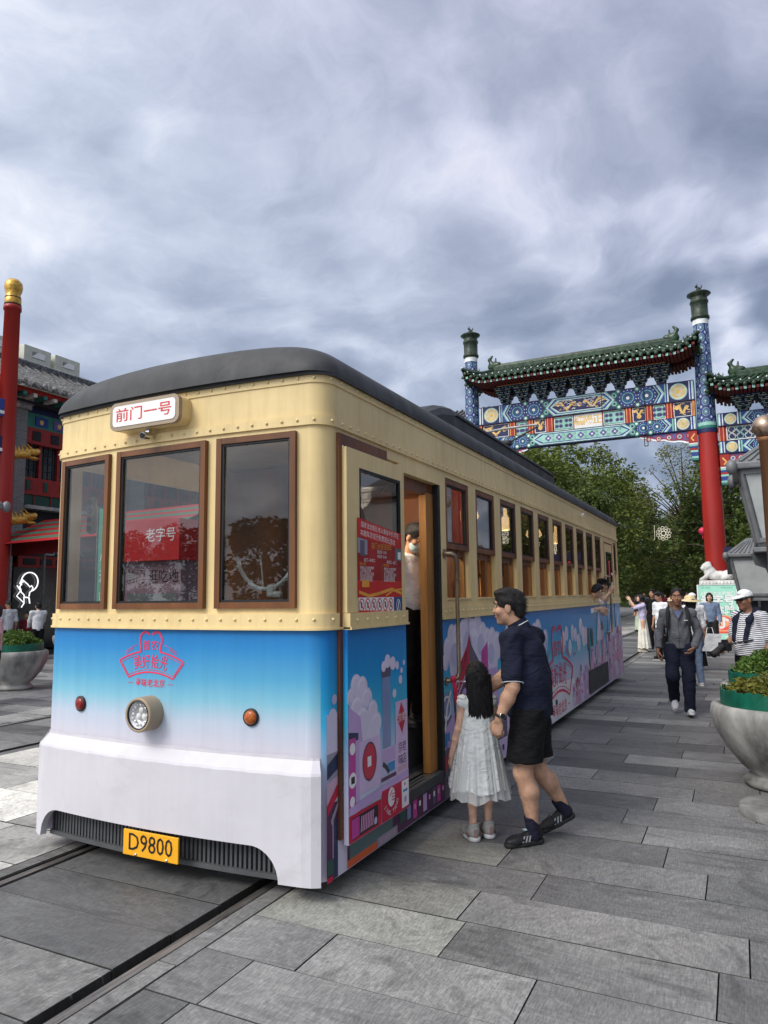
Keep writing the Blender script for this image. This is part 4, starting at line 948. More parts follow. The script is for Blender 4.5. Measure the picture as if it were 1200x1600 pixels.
mat('shoe black', (.014, .014, .016), .55, bump=.2); mat('shoe sole black', (.02, .02, .021), .7); mat('shoe white', (.68, .67, .66), .55); mat('shoe stripe', (.28, .28, .29), .35); mat('reflective white', (.85, .85, .85), .3)

def hand(sd, wr, d, side, palm, s=1., curl=.5, spread=.0):
    """palm, five unequal jointed fingers; d = direction of the fingers, side = towards the thumb, palm = palmar normal"""
    wr = np.array(wr, float); d = unit(d); side = unit(np.array(side) - d * np.dot(side, d)); palm = unit(np.cross(d, side)) * (1 if np.dot(np.cross(d, side), palm) > 0 else -1)
    R = np.stack([side, d, palm])
    sd.ell(wr + d * .048 * s, (.040 * s, .055 * s, .016 * s), R, k=.012 * s)
    sd.ell(wr + d * .060 * s + side * .012 * s, (.030 * s, .036 * s, .015 * s), R, k=.01 * s)
    for i, (off, L, r) in enumerate(((.030, .074, .0088), (.010, .082, .0092), (-.010, .076, .0088), (-.029, .060, .0078))):
        p = wr + d * (.090 - abs(off - .005) * .25) * s + side * off * s; a = curl * (.75 + .12 * i); dd = d + side * off * spread * 8
        for q, f in enumerate((.45, .32, .25)):
            dv = unit(dd * math.cos(a) + palm * math.sin(a)); e = p + dv * L * f * s; sd.cap(p, e, r * s * (1 - .08 * q), r * s * (.93 - .08 * q), k=.004 * s); p = e; a += curl * .9
    p = wr + d * .022 * s + side * .030 * s; a = .65
    for q, f in enumerate((.042, .032, .026)):
        dv = unit(d * math.cos(a) + side * math.sin(a) + palm * (.25 + curl * .5)); e = p + dv * f * s; sd.cap(p, e, (.0125 - .0012 * q) * s, (.0115 - .0015 * q) * s, k=.007 * s); p = e; a -= .28

def shoe(parent, heel, toe, up_m, sole_m, s=1., h=.008, stripes=None, high=0., roll=0., tongue=None):
    heel = V3(*heel); toe = V3(*toe); y = unit(toe - heel); x = unit(np.cross(y, V3(0, 0, 1))); z = np.cross(x, y); L = np.linalg.norm(toe - heel) / s
    M = Matrix(((x[0] * s, y[0] * s, z[0] * s, heel[0]), (x[1] * s, y[1] * s, z[1] * s, heel[1]), (x[2] * s, y[2] * s, z[2] * s, heel[2]), (0, 0, 0, 1)))
    u = Sdf(); u.ell((0, .060, .055), (.040, .065, .050), k=.02); u.ell((0, L * .62, .040), (.046, .095, .036), k=.03); u.cap((0, L - .075, .03), (0, L - .05, .026), .038, .030, k=.03, sq=1.0)
    u.cap((0, .050, .06), (0, .045, .105 + high), .040, .038, k=.02); u.cap((0, .09, .075), (0, .13, .062), .026, .022, k=.02); u.cut((0, 0, -1), (0, 0, .018)); u.cut((0, .25, 1), (0, .045, .112 + high))
    o = sdf_obj('shoe', u, up_m, parent, h, M=M)
    b = Sdf(); b.cap((0, .035, .02), (0, L * .5, .018), .044, .040, k=.03); b.cap((0, L * .5, .018), (0, L - .045, .020), .042, .040, k=.03); b.cut((0, 0, 1), (0, 0, .030)); b.cut((0, 0, -1), (0, 0, 0))
    sdf_obj('sole', b, sole_m, o, h)
    if stripes:
        m = MB()
        for sg in (-1, 1):
            for i in range(3): y0 = L * .42 + i * .024; m.add([(sg * .0475, y0, .034), (sg * .0475, y0 + .013, .034), (sg * .036, y0 - .020 + .013, .070), (sg * .036, y0 - .020, .070)], [(0, 1, 2, 3)], stripes)
        for i in range(4): m.tube([(-.02, L * .48 + i * .022, .078 - i * .004), (0, L * .48 + i * .022 + .004, .082 - i * .005), (.02, L * .48 + i * .022, .078 - i * .004)], .003, up_m, 5)
        m.build('stripe', o)
    if tongue: m = MB(); m.box((-.016, .118, .098), (.016, .145, .103), tongue); m.build('tongue', o)
    return o

J0 = dict(head=(0, .035, 1.625), neck=(0, -.015, 1.465), chest=(0, -.01, 1.28), waist=(0, 0, 1.09), pelvis=(0, 0, .95),
          shL=(-.185, -.015, 1.405), elL=(-.235, -.03, 1.115), wrL=(-.245, .03, .87), shR=(.185, -.015, 1.405), elR=(.235, -.03, 1.115), wrR=(.245, .03, .87),
          hpL=(-.092, 0, .92), knL=(-.10, .02, .50), anL=(-.105, -.03, .09), hpR=(.092, 0, .92), knR=(.10, .02, .50), anR=(.105, -.03, .09),
          ftL=(-.15, 1, 0), ftR=(.15, 1, 0), hf=(0, 1, 0), hdL=(0, .15, -1), hdR=(0, .15, -1))
def person(label, loc, rz, H=1.72, J=None, skin='skin tan', hair='short', hairm='hair black', top='cloth white', sleeve=.55, hem=.93, bottom='trousers', botm='cloth black', bothem=.08, shoes=('shoe black', 'shoe sole black'),
           h=.012, bulk=1., hs=1., face=True, mask=None, group=None, noshoes=False, collar=None, fold=.0035, loose=0., nolegs=False, curl=.5, belly=0., nk_up=.012):
    s = H / 1.75; j = {k: V3(*v) for k, v in {**J0, **(J or {})}.items()}
    for k in j:
        if k not in ('hf', 'ftL', 'ftR', 'hdL', 'hdR'): j[k] = j[k] * s
    root = thing('person', label, 'person', loc, rz, group)
    # skin: one continuous surface
    b = Sdf(); f = unit(j['hf']); r = unit(np.cross(f, V3(0, 0, 1))); u = np.cross(r, f); Rh = np.stack([r, f, u]); c = j['head']; q = s * hs
    def hp(a, bb, cc): return c + (r * a + f * bb + u * cc) * q
    b.ell(hp(0, -.012, .030), (.076 * q, .096 * q, .088 * q), Rh, k=.02 * q); b.ell(hp(0, .020, -.045), (.060 * q, .072 * q, .072 * q), Rh, k=.03 * q)
    b.ell(hp(0, .058, -.100), (.028 * q, .026 * q, .020 * q), Rh, k=.025 * q)
    b.cap(hp(0, .084, .008), hp(0, .101, -.028), .008 * q, .0125 * q, k=.012 * q)
    b.cap(hp(-.036, .082, .030), hp(.036, .082, .030), .012 * q, .012 * q, k=.012 * q)
    b.ell(hp(0, .080, -.066), (.026 * q, .011 * q, .010 * q), Rh, k=.010 * q)
    for sg in (-1, 1):
        b.ell(hp(sg * .034, .094, .008), (.017 * q, .012 * q, .011 * q), Rh, k=.008 * q, sub=True)
        b.ell(hp(sg * .078, -.006, -.010), (.011 * q, .022 * q, .034 * q), Rh, k=.008 * q); b.ell(hp(sg * .046, .062, -.028), (.022 * q, .024 * q, .022 * q), Rh, k=.02 * q)
    b.cap(j['neck'] - V3(0, 0, .03 * s), hp(0, -.022, -.055), .056 * s * bulk, .050 * q, k=.03 * s)
    b.cap(j['pelvis'], j['waist'], .095 * s * bulk, .098 * s * bulk, k=.05 * s, sq=.68); b.cap(j['waist'], j['chest'], .098 * s * bulk, .125 * s * bulk, k=.05 * s, sq=.70)
    b.cap(j['shL'], j['shR'], .044 * s, k=.05 * s)
    for S_ in 'LR':
        sh, el, wr = j['sh' + S_], j['el' + S_], j['wr' + S_]
        b.cap(sh, el, .050 * s * bulk, .040 * s * bulk, k=.03 * s); b.cap(el, el + (wr - el) * .35, .040 * s * bulk, .041 * s * bulk, k=.02 * s); b.cap(el + (wr - el) * .35, wr, .041 * s * bulk, .027 * s, k=.02 * s)
        side = V3(0, 1, 0) if abs(unit(j['hd' + S_])[1]) < .8 else V3(1 if S_ == 'L' else -1, 0, 0); palm = V3(1 if S_ == 'L' else -1, 0, 0) if abs(unit(j['hd' + S_])[0]) < .8 else V3(0, 0, -1)
        hand(b, wr, j['hd' + S_], side, palm, s * (1.05 if hs < 1.1 else 1.0), curl)
        if not nolegs:
            hq, kn, an = j['hp' + S_], j['kn' + S_], j['an' + S_]; bk = V3(0, -.02, 0) * s
            lg = .80 if bottom == 'trousers' else 1.
            b.cap(hq, kn, .082 * lg * s * bulk, .056 * s * bulk, k=.03 * s); b.cap(kn, kn + (an - kn) * .33 + bk * lg, .054 * lg * s * bulk, .056 * lg * s * bulk, k=.03 * s); b.cap(kn + (an - kn) * .33 + bk * lg, an, .056 * lg * s * bulk, .036 * lg * s, k=.03 * s)
    sdf_obj('body', b, skin, root, h)
    # hair
    if hair:
        hh = Sdf(); hh.ell(hp(0, -.016, .036), (.084 * q, .104 * q, .094 * q), Rh, k=.02 * q)
        if hair == 'short':
            hh.ell(hp(0, .035, .098), (.066 * q, .066 * q, .028 * q), Rh, k=.03 * q); hh.ell(hp(0, -.075, -.025), (.070 * q, .038 * q, .066 * q), Rh, k=.03 * q)
            hh.ell(hp(0, .120, -.040), (.082 * q, .078 * q, .104 * q), Rh, k=.012 * q, sub=True); hh.cut(-u + f * .60, hp(0, -.03, -.045), k=.008 * q)
            for sg in (-1, 1): hh.ell(hp(sg * .095, .0, -.045), (.03 * q, .035 * q, .05 * q), Rh, k=.01, sub=True)
        elif hair == 'crop':
            hh = Sdf(); hh.ell(hp(0, -.014, .034), (.080 * q, .100 * q, .092 * q), Rh, k=.02 * q); hh.ell(hp(0, .112, -.018), (.082 * q, .078 * q, .108 * q), Rh, k=.012 * q, sub=True); hh.cut(-u + f * .35, hp(0, -.03, -.012), k=.01 * q)
        else:
            low = dict(long=-.30, bob=-.14, bun=-.05)[hair]
            hh.ell(hp(0, -.055, -.03), (.088 * q, .062 * q, .10 * q), Rh, k=.03 * q)
            if hair == 'long':
                hh.cap(hp(0, -.06, -.02), hp(0, -.085, low), .080 * q, .062 * q, k=.04 * q)
                for sg in (-1, 1): hh.cap(hp(sg * .062, -.02, .0), hp(sg * .075, -.03, low + .06), .036 * q, .022 * q, k=.03 * q)
            if hair == 'bob':
                for sg in (-1, 1): hh.cap(hp(sg * .070, -.01, .02), hp(sg * .072, .0, low + .03), .030 * q, .024 * q, k=.03 * q)
                hh.cap(hp(0, -.07, 0), hp(0, -.075, low), .07 * q, .05 * q, k=.03 * q)
            if hair == 'bun': hh.ell(hp(0, -.125, .02), (.04 * q, .04 * q, .04 * q), Rh, k=.02 * q)
            hh.ell(hp(0, .12, -.035), (.068 * q, .090 * q, .098 * q), Rh, k=.012 * q, sub=True)
            if hair in ('long', 'bob'): hh.cut(V3(0, 0, -1), hp(0, 0, low + .01), k=.02 * q)
        ho = sdf_obj('hair', hh, hairm, root, min(h, .009), .0028 * q, 2.2, 2.6)
        if h < .010:        # short strands standing off the hair so that its outline is not a clean shell
            vv = [v for v in ho.data.vertices if (V3(*v.co) - hp(0, 0, .0)) @ u > -.05 * q]; rs = random.Random(len(label)); sm = MB()
            for _ in range(900):
                v = rs.choice(vv); pn = V3(*v.normal); pc = V3(*v.co); fl = unit(-f * .6 - u * .5 + r * rs.uniform(-.5, .5)); L = rs.uniform(.010, .022) * q
                e1 = pc + (pn * .35 + fl * .6) * L * .5; e2 = pc + (pn * .40 + fl * .9) * L; sm.tube([pc - pn * .002, e1, e2], [.0016, .0013, .0003], hairm, 3, False)
            sm.build('hair_strands', root)
    if face:
        for sg in (-1, 1):
            m = MB(); m.ball((0, 0, 0), (.0135 * q, .006 * q, .0062 * q), 'shoe white', 8); m.ball((0, .0028 * q, 0), (.0066 * q, .0048 * q, .0064 * q), 'eye dark', 8); o = m.build('eye', root); p = hp(sg * .033, .0835, .009)
            o.matrix_local = Matrix(((r[0], f[0], u[0], p[0]), (r[1], f[1], u[1], p[1]), (r[2], f[2], u[2], p[2]), (0, 0, 0, 1)))
            m = MB(); m.tube([hp(sg * .016, .094, .030), hp(sg * .034, .095, .036), hp(sg * .052, .083, .031)], [.0038 * q, .0045 * q, .003 * q], 'hair black', 6); m.build('eyebrow', root)
        if not mask:
            m = MB(); m.tube([hp(-.025, .086, -.0655), hp(-.010, .0955, -.063), hp(0, .0965, -.064), hp(.010, .0955, -.063), hp(.025, .086, -.0655)], [.002 * q, .0048 * q, .0045 * q, .0048 * q, .002 * q], 'lip', 6); m.build('mouth', root)
    if mask:
        m = Sdf(); m.ell(hp(0, .040, -.058), (.066 * q, .072 * q, .066 * q), Rh, k=.02 * q); m.cap(hp(0, .085, -.01), hp(0, .108, -.03), .012 * q, .019 * q, k=.02); m.cut(u + f * .1, hp(0, .1, -.012)); m.cut(-f, hp(0, .0, 0)); sdf_obj('face_mask', m, mask, root, min(h, .008))
    # top
    t = Sdf(); g = .016 * s + loose; hz = hem * s
    t.cap((j['pelvis'] + V3(0, 0, -.04 * s)), j['waist'], (.128 + belly * .02) * s * bulk + g * .8, (.118 + belly * .03) * s * bulk + g, k=.05 * s, sq=.74 + belly * .1); t.cap(j['waist'], j['chest'], (.118 + belly * .03) * s * bulk + g, .132 * s * bulk + g * .8, k=.05 * s, sq=.74 + belly * .06)
    t.cap(j['chest'], (j['chest'] + j['neck']) / 2 , .13 * s * bulk + g * .5, .10 * s * bulk, k=.05 * s, sq=.70); t.cap(j['shL'], j['shR'], .058 * s + g * .4, k=.05 * s)
    t.cap(j['neck'] - V3(0, 0, .03 * s), j['neck'] + V3(0, .0, .012 * s), .062 * s * bulk, .060 * s * bulk, k=.02 * s)
    for S_ in 'LR':
        sh, el, wr = j['sh' + S_], j['el' + S_], j['wr' + S_]; a0, a1 = .056 * s * bulk + g * .35, .044 * s * bulk + g * .45
        if sleeve <= 0: continue
        e = sh + (el - sh) * min(sleeve, 1.); t.cap(sh, e, a0, a0 + (a1 - a0) * min(sleeve, 1) + (.006 * s if sleeve < 1 else 0), k=.03 * s)
        if sleeve > 1: w = el + (wr - el) * (sleeve - 1); t.cap(el, w, a1, .036 * s + g * .5, k=.02 * s)
    nd = unit(hp(0, -.02, -.06) - j['neck']); t.cut(nd, j['neck'] + nd * nk_up * s); t.ell(j['neck'] + nd * (nk_up + .033) * s, (.050 * s * bulk,) * 3, k=.008, sub=True)
    t.cut((0, 0, -1), (0, 0, hz))
    tp = sdf_obj('top', t, top, root, h, fold * s, len(label))
    if bottom in ('trousers', 'shorts'):
        p = Sdf(); gz = .012 * s + loose * .5; pw = j['pelvis']
        p.cap(pw + V3(-.045, -.01, -.03) * s, pw + V3(.045, -.01, -.03) * s, .108 * s * bulk, k=.05 * s, sq=.86); p.cap(pw, j['waist'] - V3(0, 0, .02 * s), .106 * s * bulk, .100 * s * bulk, k=.04 * s, sq=.70)
        for S_ in 'LR':
            hq, kn, an = j['hp' + S_], j['kn' + S_], j['an' + S_]
            if bottom == 'shorts': p.cap(hq, hq + (kn - hq) * .90, .094 * s * bulk + gz, .090 * s * bulk + gz, k=.03 * s)
            else: p.cap(hq, kn, .090 * s * bulk + gz, .066 * s * bulk + gz, k=.03 * s); p.cap(kn, an + (an - kn) * .02, .066 * s * bulk + gz, .050 * s + gz * 1.1, k=.03 * s)
        if bottom == 'shorts': p.cut((0, 0, -1), (0, 0, bothem * s))
        else: p.cut((0, 0, -1), (0, 0, bothem * s)) if bothem > .0 else None
        p.cut((0, 0, 1), (0, 0, min(j['waist'][2] + .01 * s, (hem + .06) * s))); sdf_obj(bottom, p, botm, root, h, fold * 1.1 * s, 3.1)
    elif bottom == 'skirt':
        z0, z1 = (j['waist'][2] - .02 * s), bothem * s; m = MB(); rows = 14; n = 64; vs = []
        for i in range(rows + 1):
            tt = i / rows; z = z0 + (z1 - z0) * tt; rad = (.115 + (.10 + .10 * loose * 10 * .5) * tt ** .8) * s * bulk; cx = j['waist'] * (1 - tt) + (j['anL'] + j['anR']) / 2 * tt
            for k in range(n): a = 2 * math.pi * k / n; w = 1 + (.02 + .08 * tt) * math.sin(13 * a + 1.3 * math.sin(3 * a)) ; vs.append((cx[0] * .5 + rad * w * math.cos(a), cx[1] * .5 + rad * w * .86 * math.sin(a), z + .012 * tt * math.sin(7 * a)))
        m.add(vs, [(i * n + k, i * n + (k + 1) % n, (i + 1) * n + (k + 1) % n, (i + 1) * n + k) for i in range(rows) for k in range(n)], botm, True); m.build('skirt', root)
    if not (noshoes or nolegs):
        for S_ in 'LR':
            an = j['an' + S_]; fd = unit(j['ft' + S_] * V3(1, 1, 1)); he = an - fd * .055 * s; he[2] = max(0., an[2] - .09 * s); tz = V3(0, 0, 0)
            shoe(root, he, he + fd * .27 * s, shoes[0], shoes[1], s, max(.007, h * .8))
    return root, j, hp, q
def cap_hat(root, hp, q, m, logo=None, h=.009):
    s = Sdf(); s.ell(hp(0, -.012, .055), (.088 * q, .105 * q, .080 * q), None, k=.02); P = hp(0, 0, .040)
    c = hp(0, 0, 0); f = unit(hp(0, 1, 0) - c); u = unit(hp(0, 0, 1) - c); r = unit(hp(1, 0, 0) - c); Rh = np.stack([r, f, u])
    s.p.clear(); s.ell(hp(0, -.014, .048), (.089 * q, .108 * q, .084 * q), Rh, k=.01); s.cut(-u, hp(0, 0, .040))
    o = sdf_obj('cap', s, m, root, h)
    b = Sdf(); b.ell(hp(0, .115, .036), (.070 * q, .075 * q, .012 * q), np.stack([r, unit(f - u * .22), unit(u + f * .22)]), k=.01); b.ell(hp(0, .07, .040), (.075 * q, .05 * q, .010 * q), Rh, k=.02); sdf_obj('peak', b, m, o, min(h, .007))
    return o
# ------------------------------------------------------------------ the people
# father in navy polo
def turn(v, a): c_, s_ = math.cos(a), math.sin(a); return (v[0] * c_ - v[1] * s_, v[0] * s_ + v[1] * c_, v[2])
FT = R_(33)
FJ = dict(head=(.02, .105, 1.618), hf=(.30, .95, -.03), neck=(.0, .035, 1.475), elL=(-.225, .135, 1.085), wrL=(-.205, .235, .865), hdL=(.05, .16, -1), elR=(.19, .12, 1.12), wrR=(.14, .27, 1.0), hdR=(0, .6, -.5),
          hpL=(-.080, -.0, .92), knL=(-.055, .055, .485), anL=(-.02, -.01, .10), hpR=(.085, -.05, .92), knR=(.13, -.075, .475), anR=(.20, -.275, .195), ftL=(-.15, 1, 0), ftR=(.15, 1, 0))
FJ = {k: turn(v, FT) for k, v in FJ.items()}
FJ.update(chest=(0, .0, 1.28), waist=(0, -.01, 1.09), pelvis=(0, -.02, .94), shL=(-.185, .03, 1.415), shR=(.165, .0, 1.40))
fa, J, hp, q = person('man in navy polo shirt and black shorts with one hand behind the small girl', (-1.38, 5.02, 0), R_(116) - FT, 1.74, FJ,
    skin='skin leg', hair='short', top='cloth navy', sleeve=.78, hem=.865, bottom='shorts', botm='cloth black', bothem=.565, h=.0066, hs=1.05, bulk=1.14, noshoes=True, loose=.014, curl=.95, fold=.0050, belly=.8, nk_up=.034)
shoe(fa, turn((.018, -.075, 0), FT), turn((-.095, .205, .0), FT), 'shoe black', 'shoe sole black', 1., .006, 'shoe stripe', tongue='cloth mask_blue')
shoe(fa, turn((.235, -.355, .105), FT), turn((.165, -.095, .005), FT), 'shoe black', 'shoe sole black', 1., .006, 'shoe stripe')
for S_, an, hi in (('L', (-.02, -.012, .055), .145), ('R', (.203, -.285, .15), .12)):
    sk_ = Sdf(); kn = J['kn' + S_]; a = V3(*turn(an, FT)); d = unit(kn - a); sk_.cap(a, a + d * hi, .043, .047, k=.01); sk_.cut(d, a + d * (hi - .005)); sdf_obj('sock', sk_, 'cloth sock', fa, .007)
cl_ = Sdf(); nk = J['neck']; nd = unit(hp(0, -.02, -.05) - nk); cl_.cap(nk - nd * .005, nk + nd * .048, .076, .070, k=.01); cl_.ell(nk + nd * .066, (.060, .060, .07), k=.006, sub=True); cl_.cut(nd, nk + nd * .047); collar = sdf_obj('collar', cl_, 'cloth navy', fa, .0055)
x_ = unit(np.cross(nd, V3(0, 1, 0))); y_ = np.cross(nd, x_)
m = MB(); m.tube([nk + nd * .012 + (x_ * math.cos(t) + y_ * math.sin(t)) * .0765 for t in [i * 2 * math.pi / 36 for i in range(37)]], .0032, 'reflective white', 5, False); m.build('collar_stripe', collar)
def cuff(el, sh, f, r, mname, name, par, n=28, w=.0035):
    c = sh + (el - sh) * f; d = unit(el - sh); x = unit(np.cross(d, V3(0, 0, 1) if abs(d[2]) < .9 else V3(0, 1, 0))); y = np.cross(d, x); m = MB()
    m.tube([c + (x * math.cos(t) + y * math.sin(t)) * r for t in [i * 2 * math.pi / n for i in range(n + 1)]], w, mname, 6, False); return m.build(name, par)
cuff(J['elL'], J['shL'], .92, .0735, 'cloth pale_grey', 'sleeve_stripe', fa); 
w = J['wrL']; d = unit(w - J['elL']); x_ = unit(np.cross(d, V3(0, 1, 0))); y_ = np.cross(d, x_); wm = MB()
wm.tube([w - d * .03 + (x_ * math.cos(t) + y_ * math.sin(t)) * .034 for t in [i * 2 * math.pi / 24 for i in range(25)]], .009, 'shoe black', 8, False)
n_ = unit(V3(*turn((-1, -.25, .1), FT))); c_ = w - d * .03 + n_ * .036; qt = Vector(n_).to_track_quat('Z', 'Y').to_matrix().to_4x4()
wm.lathe([(.021, -.004), (.022, .004), (.019, .007)], 'chrome', 20, M=T(c_) @ qt); wm.lathe([(.018, .0075), (.0, .0085)], 'ink black', 20, M=T(c_) @ qt); wm.build('wristwatch', fa)
lo_ = turn((-.182, .055, .70), FT); lu_ = turn((.25, .97, 0), FT)
m = MB(); lf = lambda u, v: (lo_[0] + lu_[0] * u, lo_[1] + lu_[1] * u, lo_[2] + v); m.disc(0, 0, .008, lf, 'reflective white', 10); m.rect(-.02, -.016, .02, -.011, lf, 'reflective white'); m.build('shorts_logo', fa)

# girl in white dress
gi, J, hp, q = person('small girl in white dress with long black hair seen from behind', (-1.73, 4.97, 0), R_(38), 1.22, dict(
    head=(0, .03, 1.60), hf=(-.12, .98, .08), neck=(0, 0, 1.44), shL=(-.155, 0, 1.345), elL=(-.215, -.01, 1.08), wrL=(-.275, .05, .80), hdL=(-.12, .15, -1), shR=(.155, 0, 1.345), elR=(.235, .02, 1.08), wrR=(.13, .14, .92), hdR=(-.5, .5, -.2),
    knL=(-.085, .0, .48), anL=(-.085, -.02, .115), knR=(.085, .02, .48), anR=(.095, .03, .115), hpL=(-.07, 0, .9), hpR=(.07, 0, .9)),
    skin='skin fair', hair='long', top='cloth dress_white', sleeve=.0, hem=1.02, bottom=None, h=.006, hs=1.22, bulk=.86, noshoes=True, curl=.35, fold=.001)
for S_, st in (('L', (-.07, 1, 0)), ('R', (.10, 1, 0))):
    an = J['an' + S_]; fd = unit(st); shoe(gi, V3(an[0], an[1], 0) - fd * .055, V3(an[0], an[1], 0) + fd * .155, 'cloth shoe_grey', 'shoe white', 1., .006)
    p = V3(an[0], an[1], 0)
    for a_, b_ in (((.043, -.035, .028), (.047, .03, .055)), ((-.047, -.035, .028), (-.043, .03, .055)), ((-.012, -.062, .03), (.012, -.056, .085))): m = MB(); m.box(a_, b_, 'cloth mauve', M=T(p), bev=.0015); m.build('shoe_trim', gi)
def dress(par, z0, z1, r0, r1, m, n=120, pl=15, amp=.075, seed=0., cy=0., rag=.012, name='dress_skirt', rows=26):
    vs = []
    for i in range(rows + 1):
        t = i / rows; z = z0 + (z1 - z0) * t; rad = r0 + (r1 - r0) * t ** .85
        for k in range(n):
            a = 2 * math.pi * k / n; w = 1 + amp * t ** .7 * (math.sin(pl * a + seed + 1.6 * math.sin(2 * a + seed)) * .6 + .4 * math.sin((pl * 2 - 3) * a + 2 * seed)) + .05 * t * math.sin(3 * a + seed)
            vs.append((rad * w * math.cos(a), cy + rad * w * .88 * math.sin(a), z + rag * t * (math.sin(5 * a + seed) + .6 * math.sin(11 * a))))
    M_ = MB(); M_.add(vs, [(i * n + k, i * n + (k + 1) % n, (i + 1) * n + (k + 1) % n, (i + 1) * n + k) for i in range(rows) for k in range(n)], m, True)
    return M_.build(name, par)
sheer, n, b = newmat('sheer tulle'); b.inputs['Base Color'].default_value = (.70, .72, .70, 1); b.inputs['Roughness'].default_value = .8; b.inputs['Alpha'].default_value = .55
dress(gi, .90, .345, .105, .205, 'cloth dress_white', seed=.4, cy=.01); dress(gi, .74, .285, .13, .212, 'sheer tulle', seed=2.0, amp=.09, name='tulle_underskirt', cy=.01)
for sg in (-1, 1):
    fl = Sdf(); fl.ell((sg * .112, 0, .968), (.034, .050, .022), k=.02); sdf_obj('shoulder_frill', fl, 'cloth dress_white', gi, .006, .006)
gh = Sdf(); c0 = hp(0, 0, 0); bk = unit(hp(0, -1, 0) - c0); rt = unit(hp(1, 0, 0) - c0)
gh.ell(hp(0, -.03, .01), (.094 * q, .098 * q, .11 * q), k=.02)
for sx in (-1, 0, 1): gh.cap(hp(sx * .055, -.045, -.02), hp(sx * .062, -.075, -.30), .052 * q, .046 * q, k=.02, sq=.9)
sdf_obj('hair_fall', gh, 'hair black', gi, .006, .0022, 1.7, .6)
st_ = MB()        # loose strands so that the hair does not end in one smooth edge
rr = random.Random(5); c0 = hp(0, 0, 0); bk = unit(hp(0, -1, 0) - c0); rt = unit(hp(1, 0, 0) - c0)
for i in range(120):
    a = rr.uniform(-1.25, 1.25); x = math.sin(a); p = c0 + rt * x * .108 * q + bk * (.05 + .075 * math.cos(a)) * q; L = rr.uniform(.24, .345)
    st_.tube([p + V3(0, 0, .02), p + V3(0, 0, -L * .35) + bk * .012, p + V3(rr.uniform(-.012, .012), 0, -L * .75) + bk * .010, p + V3(rr.uniform(-.02, .02), rr.uniform(-.01, .01), -L)], [.007, .007, .006, .0015], 'hair black', 5)
st_.build('hair_strands', gi)

# conductor inside the doorway
co, J, hp, q = person('conductor in white shirt and face mask looking down inside the tram doorway', (-2.44, 5.42, .66), R_(-112), 1.66, dict(
    head=(0, .075, 1.60), hf=(.05, .86, -.50), elL=(-.25, -.05, 1.12), wrL=(-.21, .10, .90), hdL=(.1, .3, -1), wrR=(.26, .05, .88)), skin='skin tan', hair='short', top='cloth white', sleeve=1.97, hem=.97, botm='cloth black', h=.009, loose=.012, mask='cloth mask_blue', bulk=1.0)
m = MB(); m.box((-.125, .128, 1.255), (-.065, .140, 1.275), 'red ink'); m.build('name_badge', co)
m = MB(); m.lathe([(.128, .975), (.130, 1.005)], 'ink black', 24, fn=lambda a, z: 1 - .18 * abs(math.sin(a))); m.build('belt', co)

# man walking towards the camera
wa, J, hp, q = person('man in grey zip jacket with backpack straps walking towards the camera', (-.80, 11.0, 0), R_(186), 1.76, dict(
    head=(0, .06, 1.63), hf=(.02, 1, -.08), knR=(.115, .13, .52), anR=(.10, -.13, .20), knL=(-.095, .10, .50), anL=(-.085, .13, .09), shL=(-.175, -.015, 1.39), shR=(.175, -.015, 1.39), elR=(.255, -.04, 1.12), wrR=(.285, .05, .88), elL=(-.265, -.05, 1.13), wrL=(-.185, .17, .94), hdL=(.50, .2, -.75), hdR=(0, .25, -1)),
    skin='skin dark', hair='crop', top='cloth grey_jacket', sleeve=1.93, hem=.915, botm='cloth midnight', bothem=.06, h=.0085, bulk=1.04, noshoes=True, loose=.012, fold=.0055, curl=.55)
shoe(wa, (.10, -.20, .17), (.10, .02, .035), 'cloth pale_grey', 'shoe white', 1., .008); shoe(wa, (-.085, .075, 0), (-.10, .345, .045), 'cloth pale_grey', 'shoe white', 1., .008)
m = MB()
for sg in (-1, 1): m.tube([(sg * .115, -.12, 1.38), (sg * .12, -.03, 1.475), (sg * .128, .07, 1.43), (sg * .135, .125, 1.30), (sg * .15, .125, 1.15), (sg * .165, .06, 1.02), (sg * .16, -.1, 1.0)], [.026, .028, .028, .024, .014, .012, .012], 'cloth charcoal', 8)
m.build('backpack_straps', wa)
bp = Sdf(); bp.ell((0, -.22, 1.22), (.16, .10, .24), k=.02); sdf_obj('backpack', bp, 'cloth charcoal', wa, .012)
m = MB(); m.add([(-.045, .100, 1.435), (.045, .100, 1.435), (.0, .150, 1.335)], [(0, 1, 2)], 'cloth blue_tee'); m.tube([(-.062, .085, 1.455), (0, .156, 1.32), (.062, .085, 1.455)], .012, 'cloth grey_jacket', 6); m.tube([(0, .158, 1.32), (0, .168, 1.10), (0, .160, .93)], .003, 'cloth charcoal', 5); m.box((-.125, .139, 1.305), (-.075, .150, 1.312), 'reflective white'); m.build('zip_and_collar', wa)
m = MB(); m.box((.285, .075, .80), (.31, .088, .70 + .16), 'ink black', bev=.004); tag(m.build('phone'), 'black phone held low in the hand of the walking man in grey', 'phone'); bpy.data.objects['phone'].location = (-.80, 11.0, 0); bpy.data.objects['phone'].rotation_euler = (0, 0, R_(186)); PH1 = bpy.data.objects['phone']

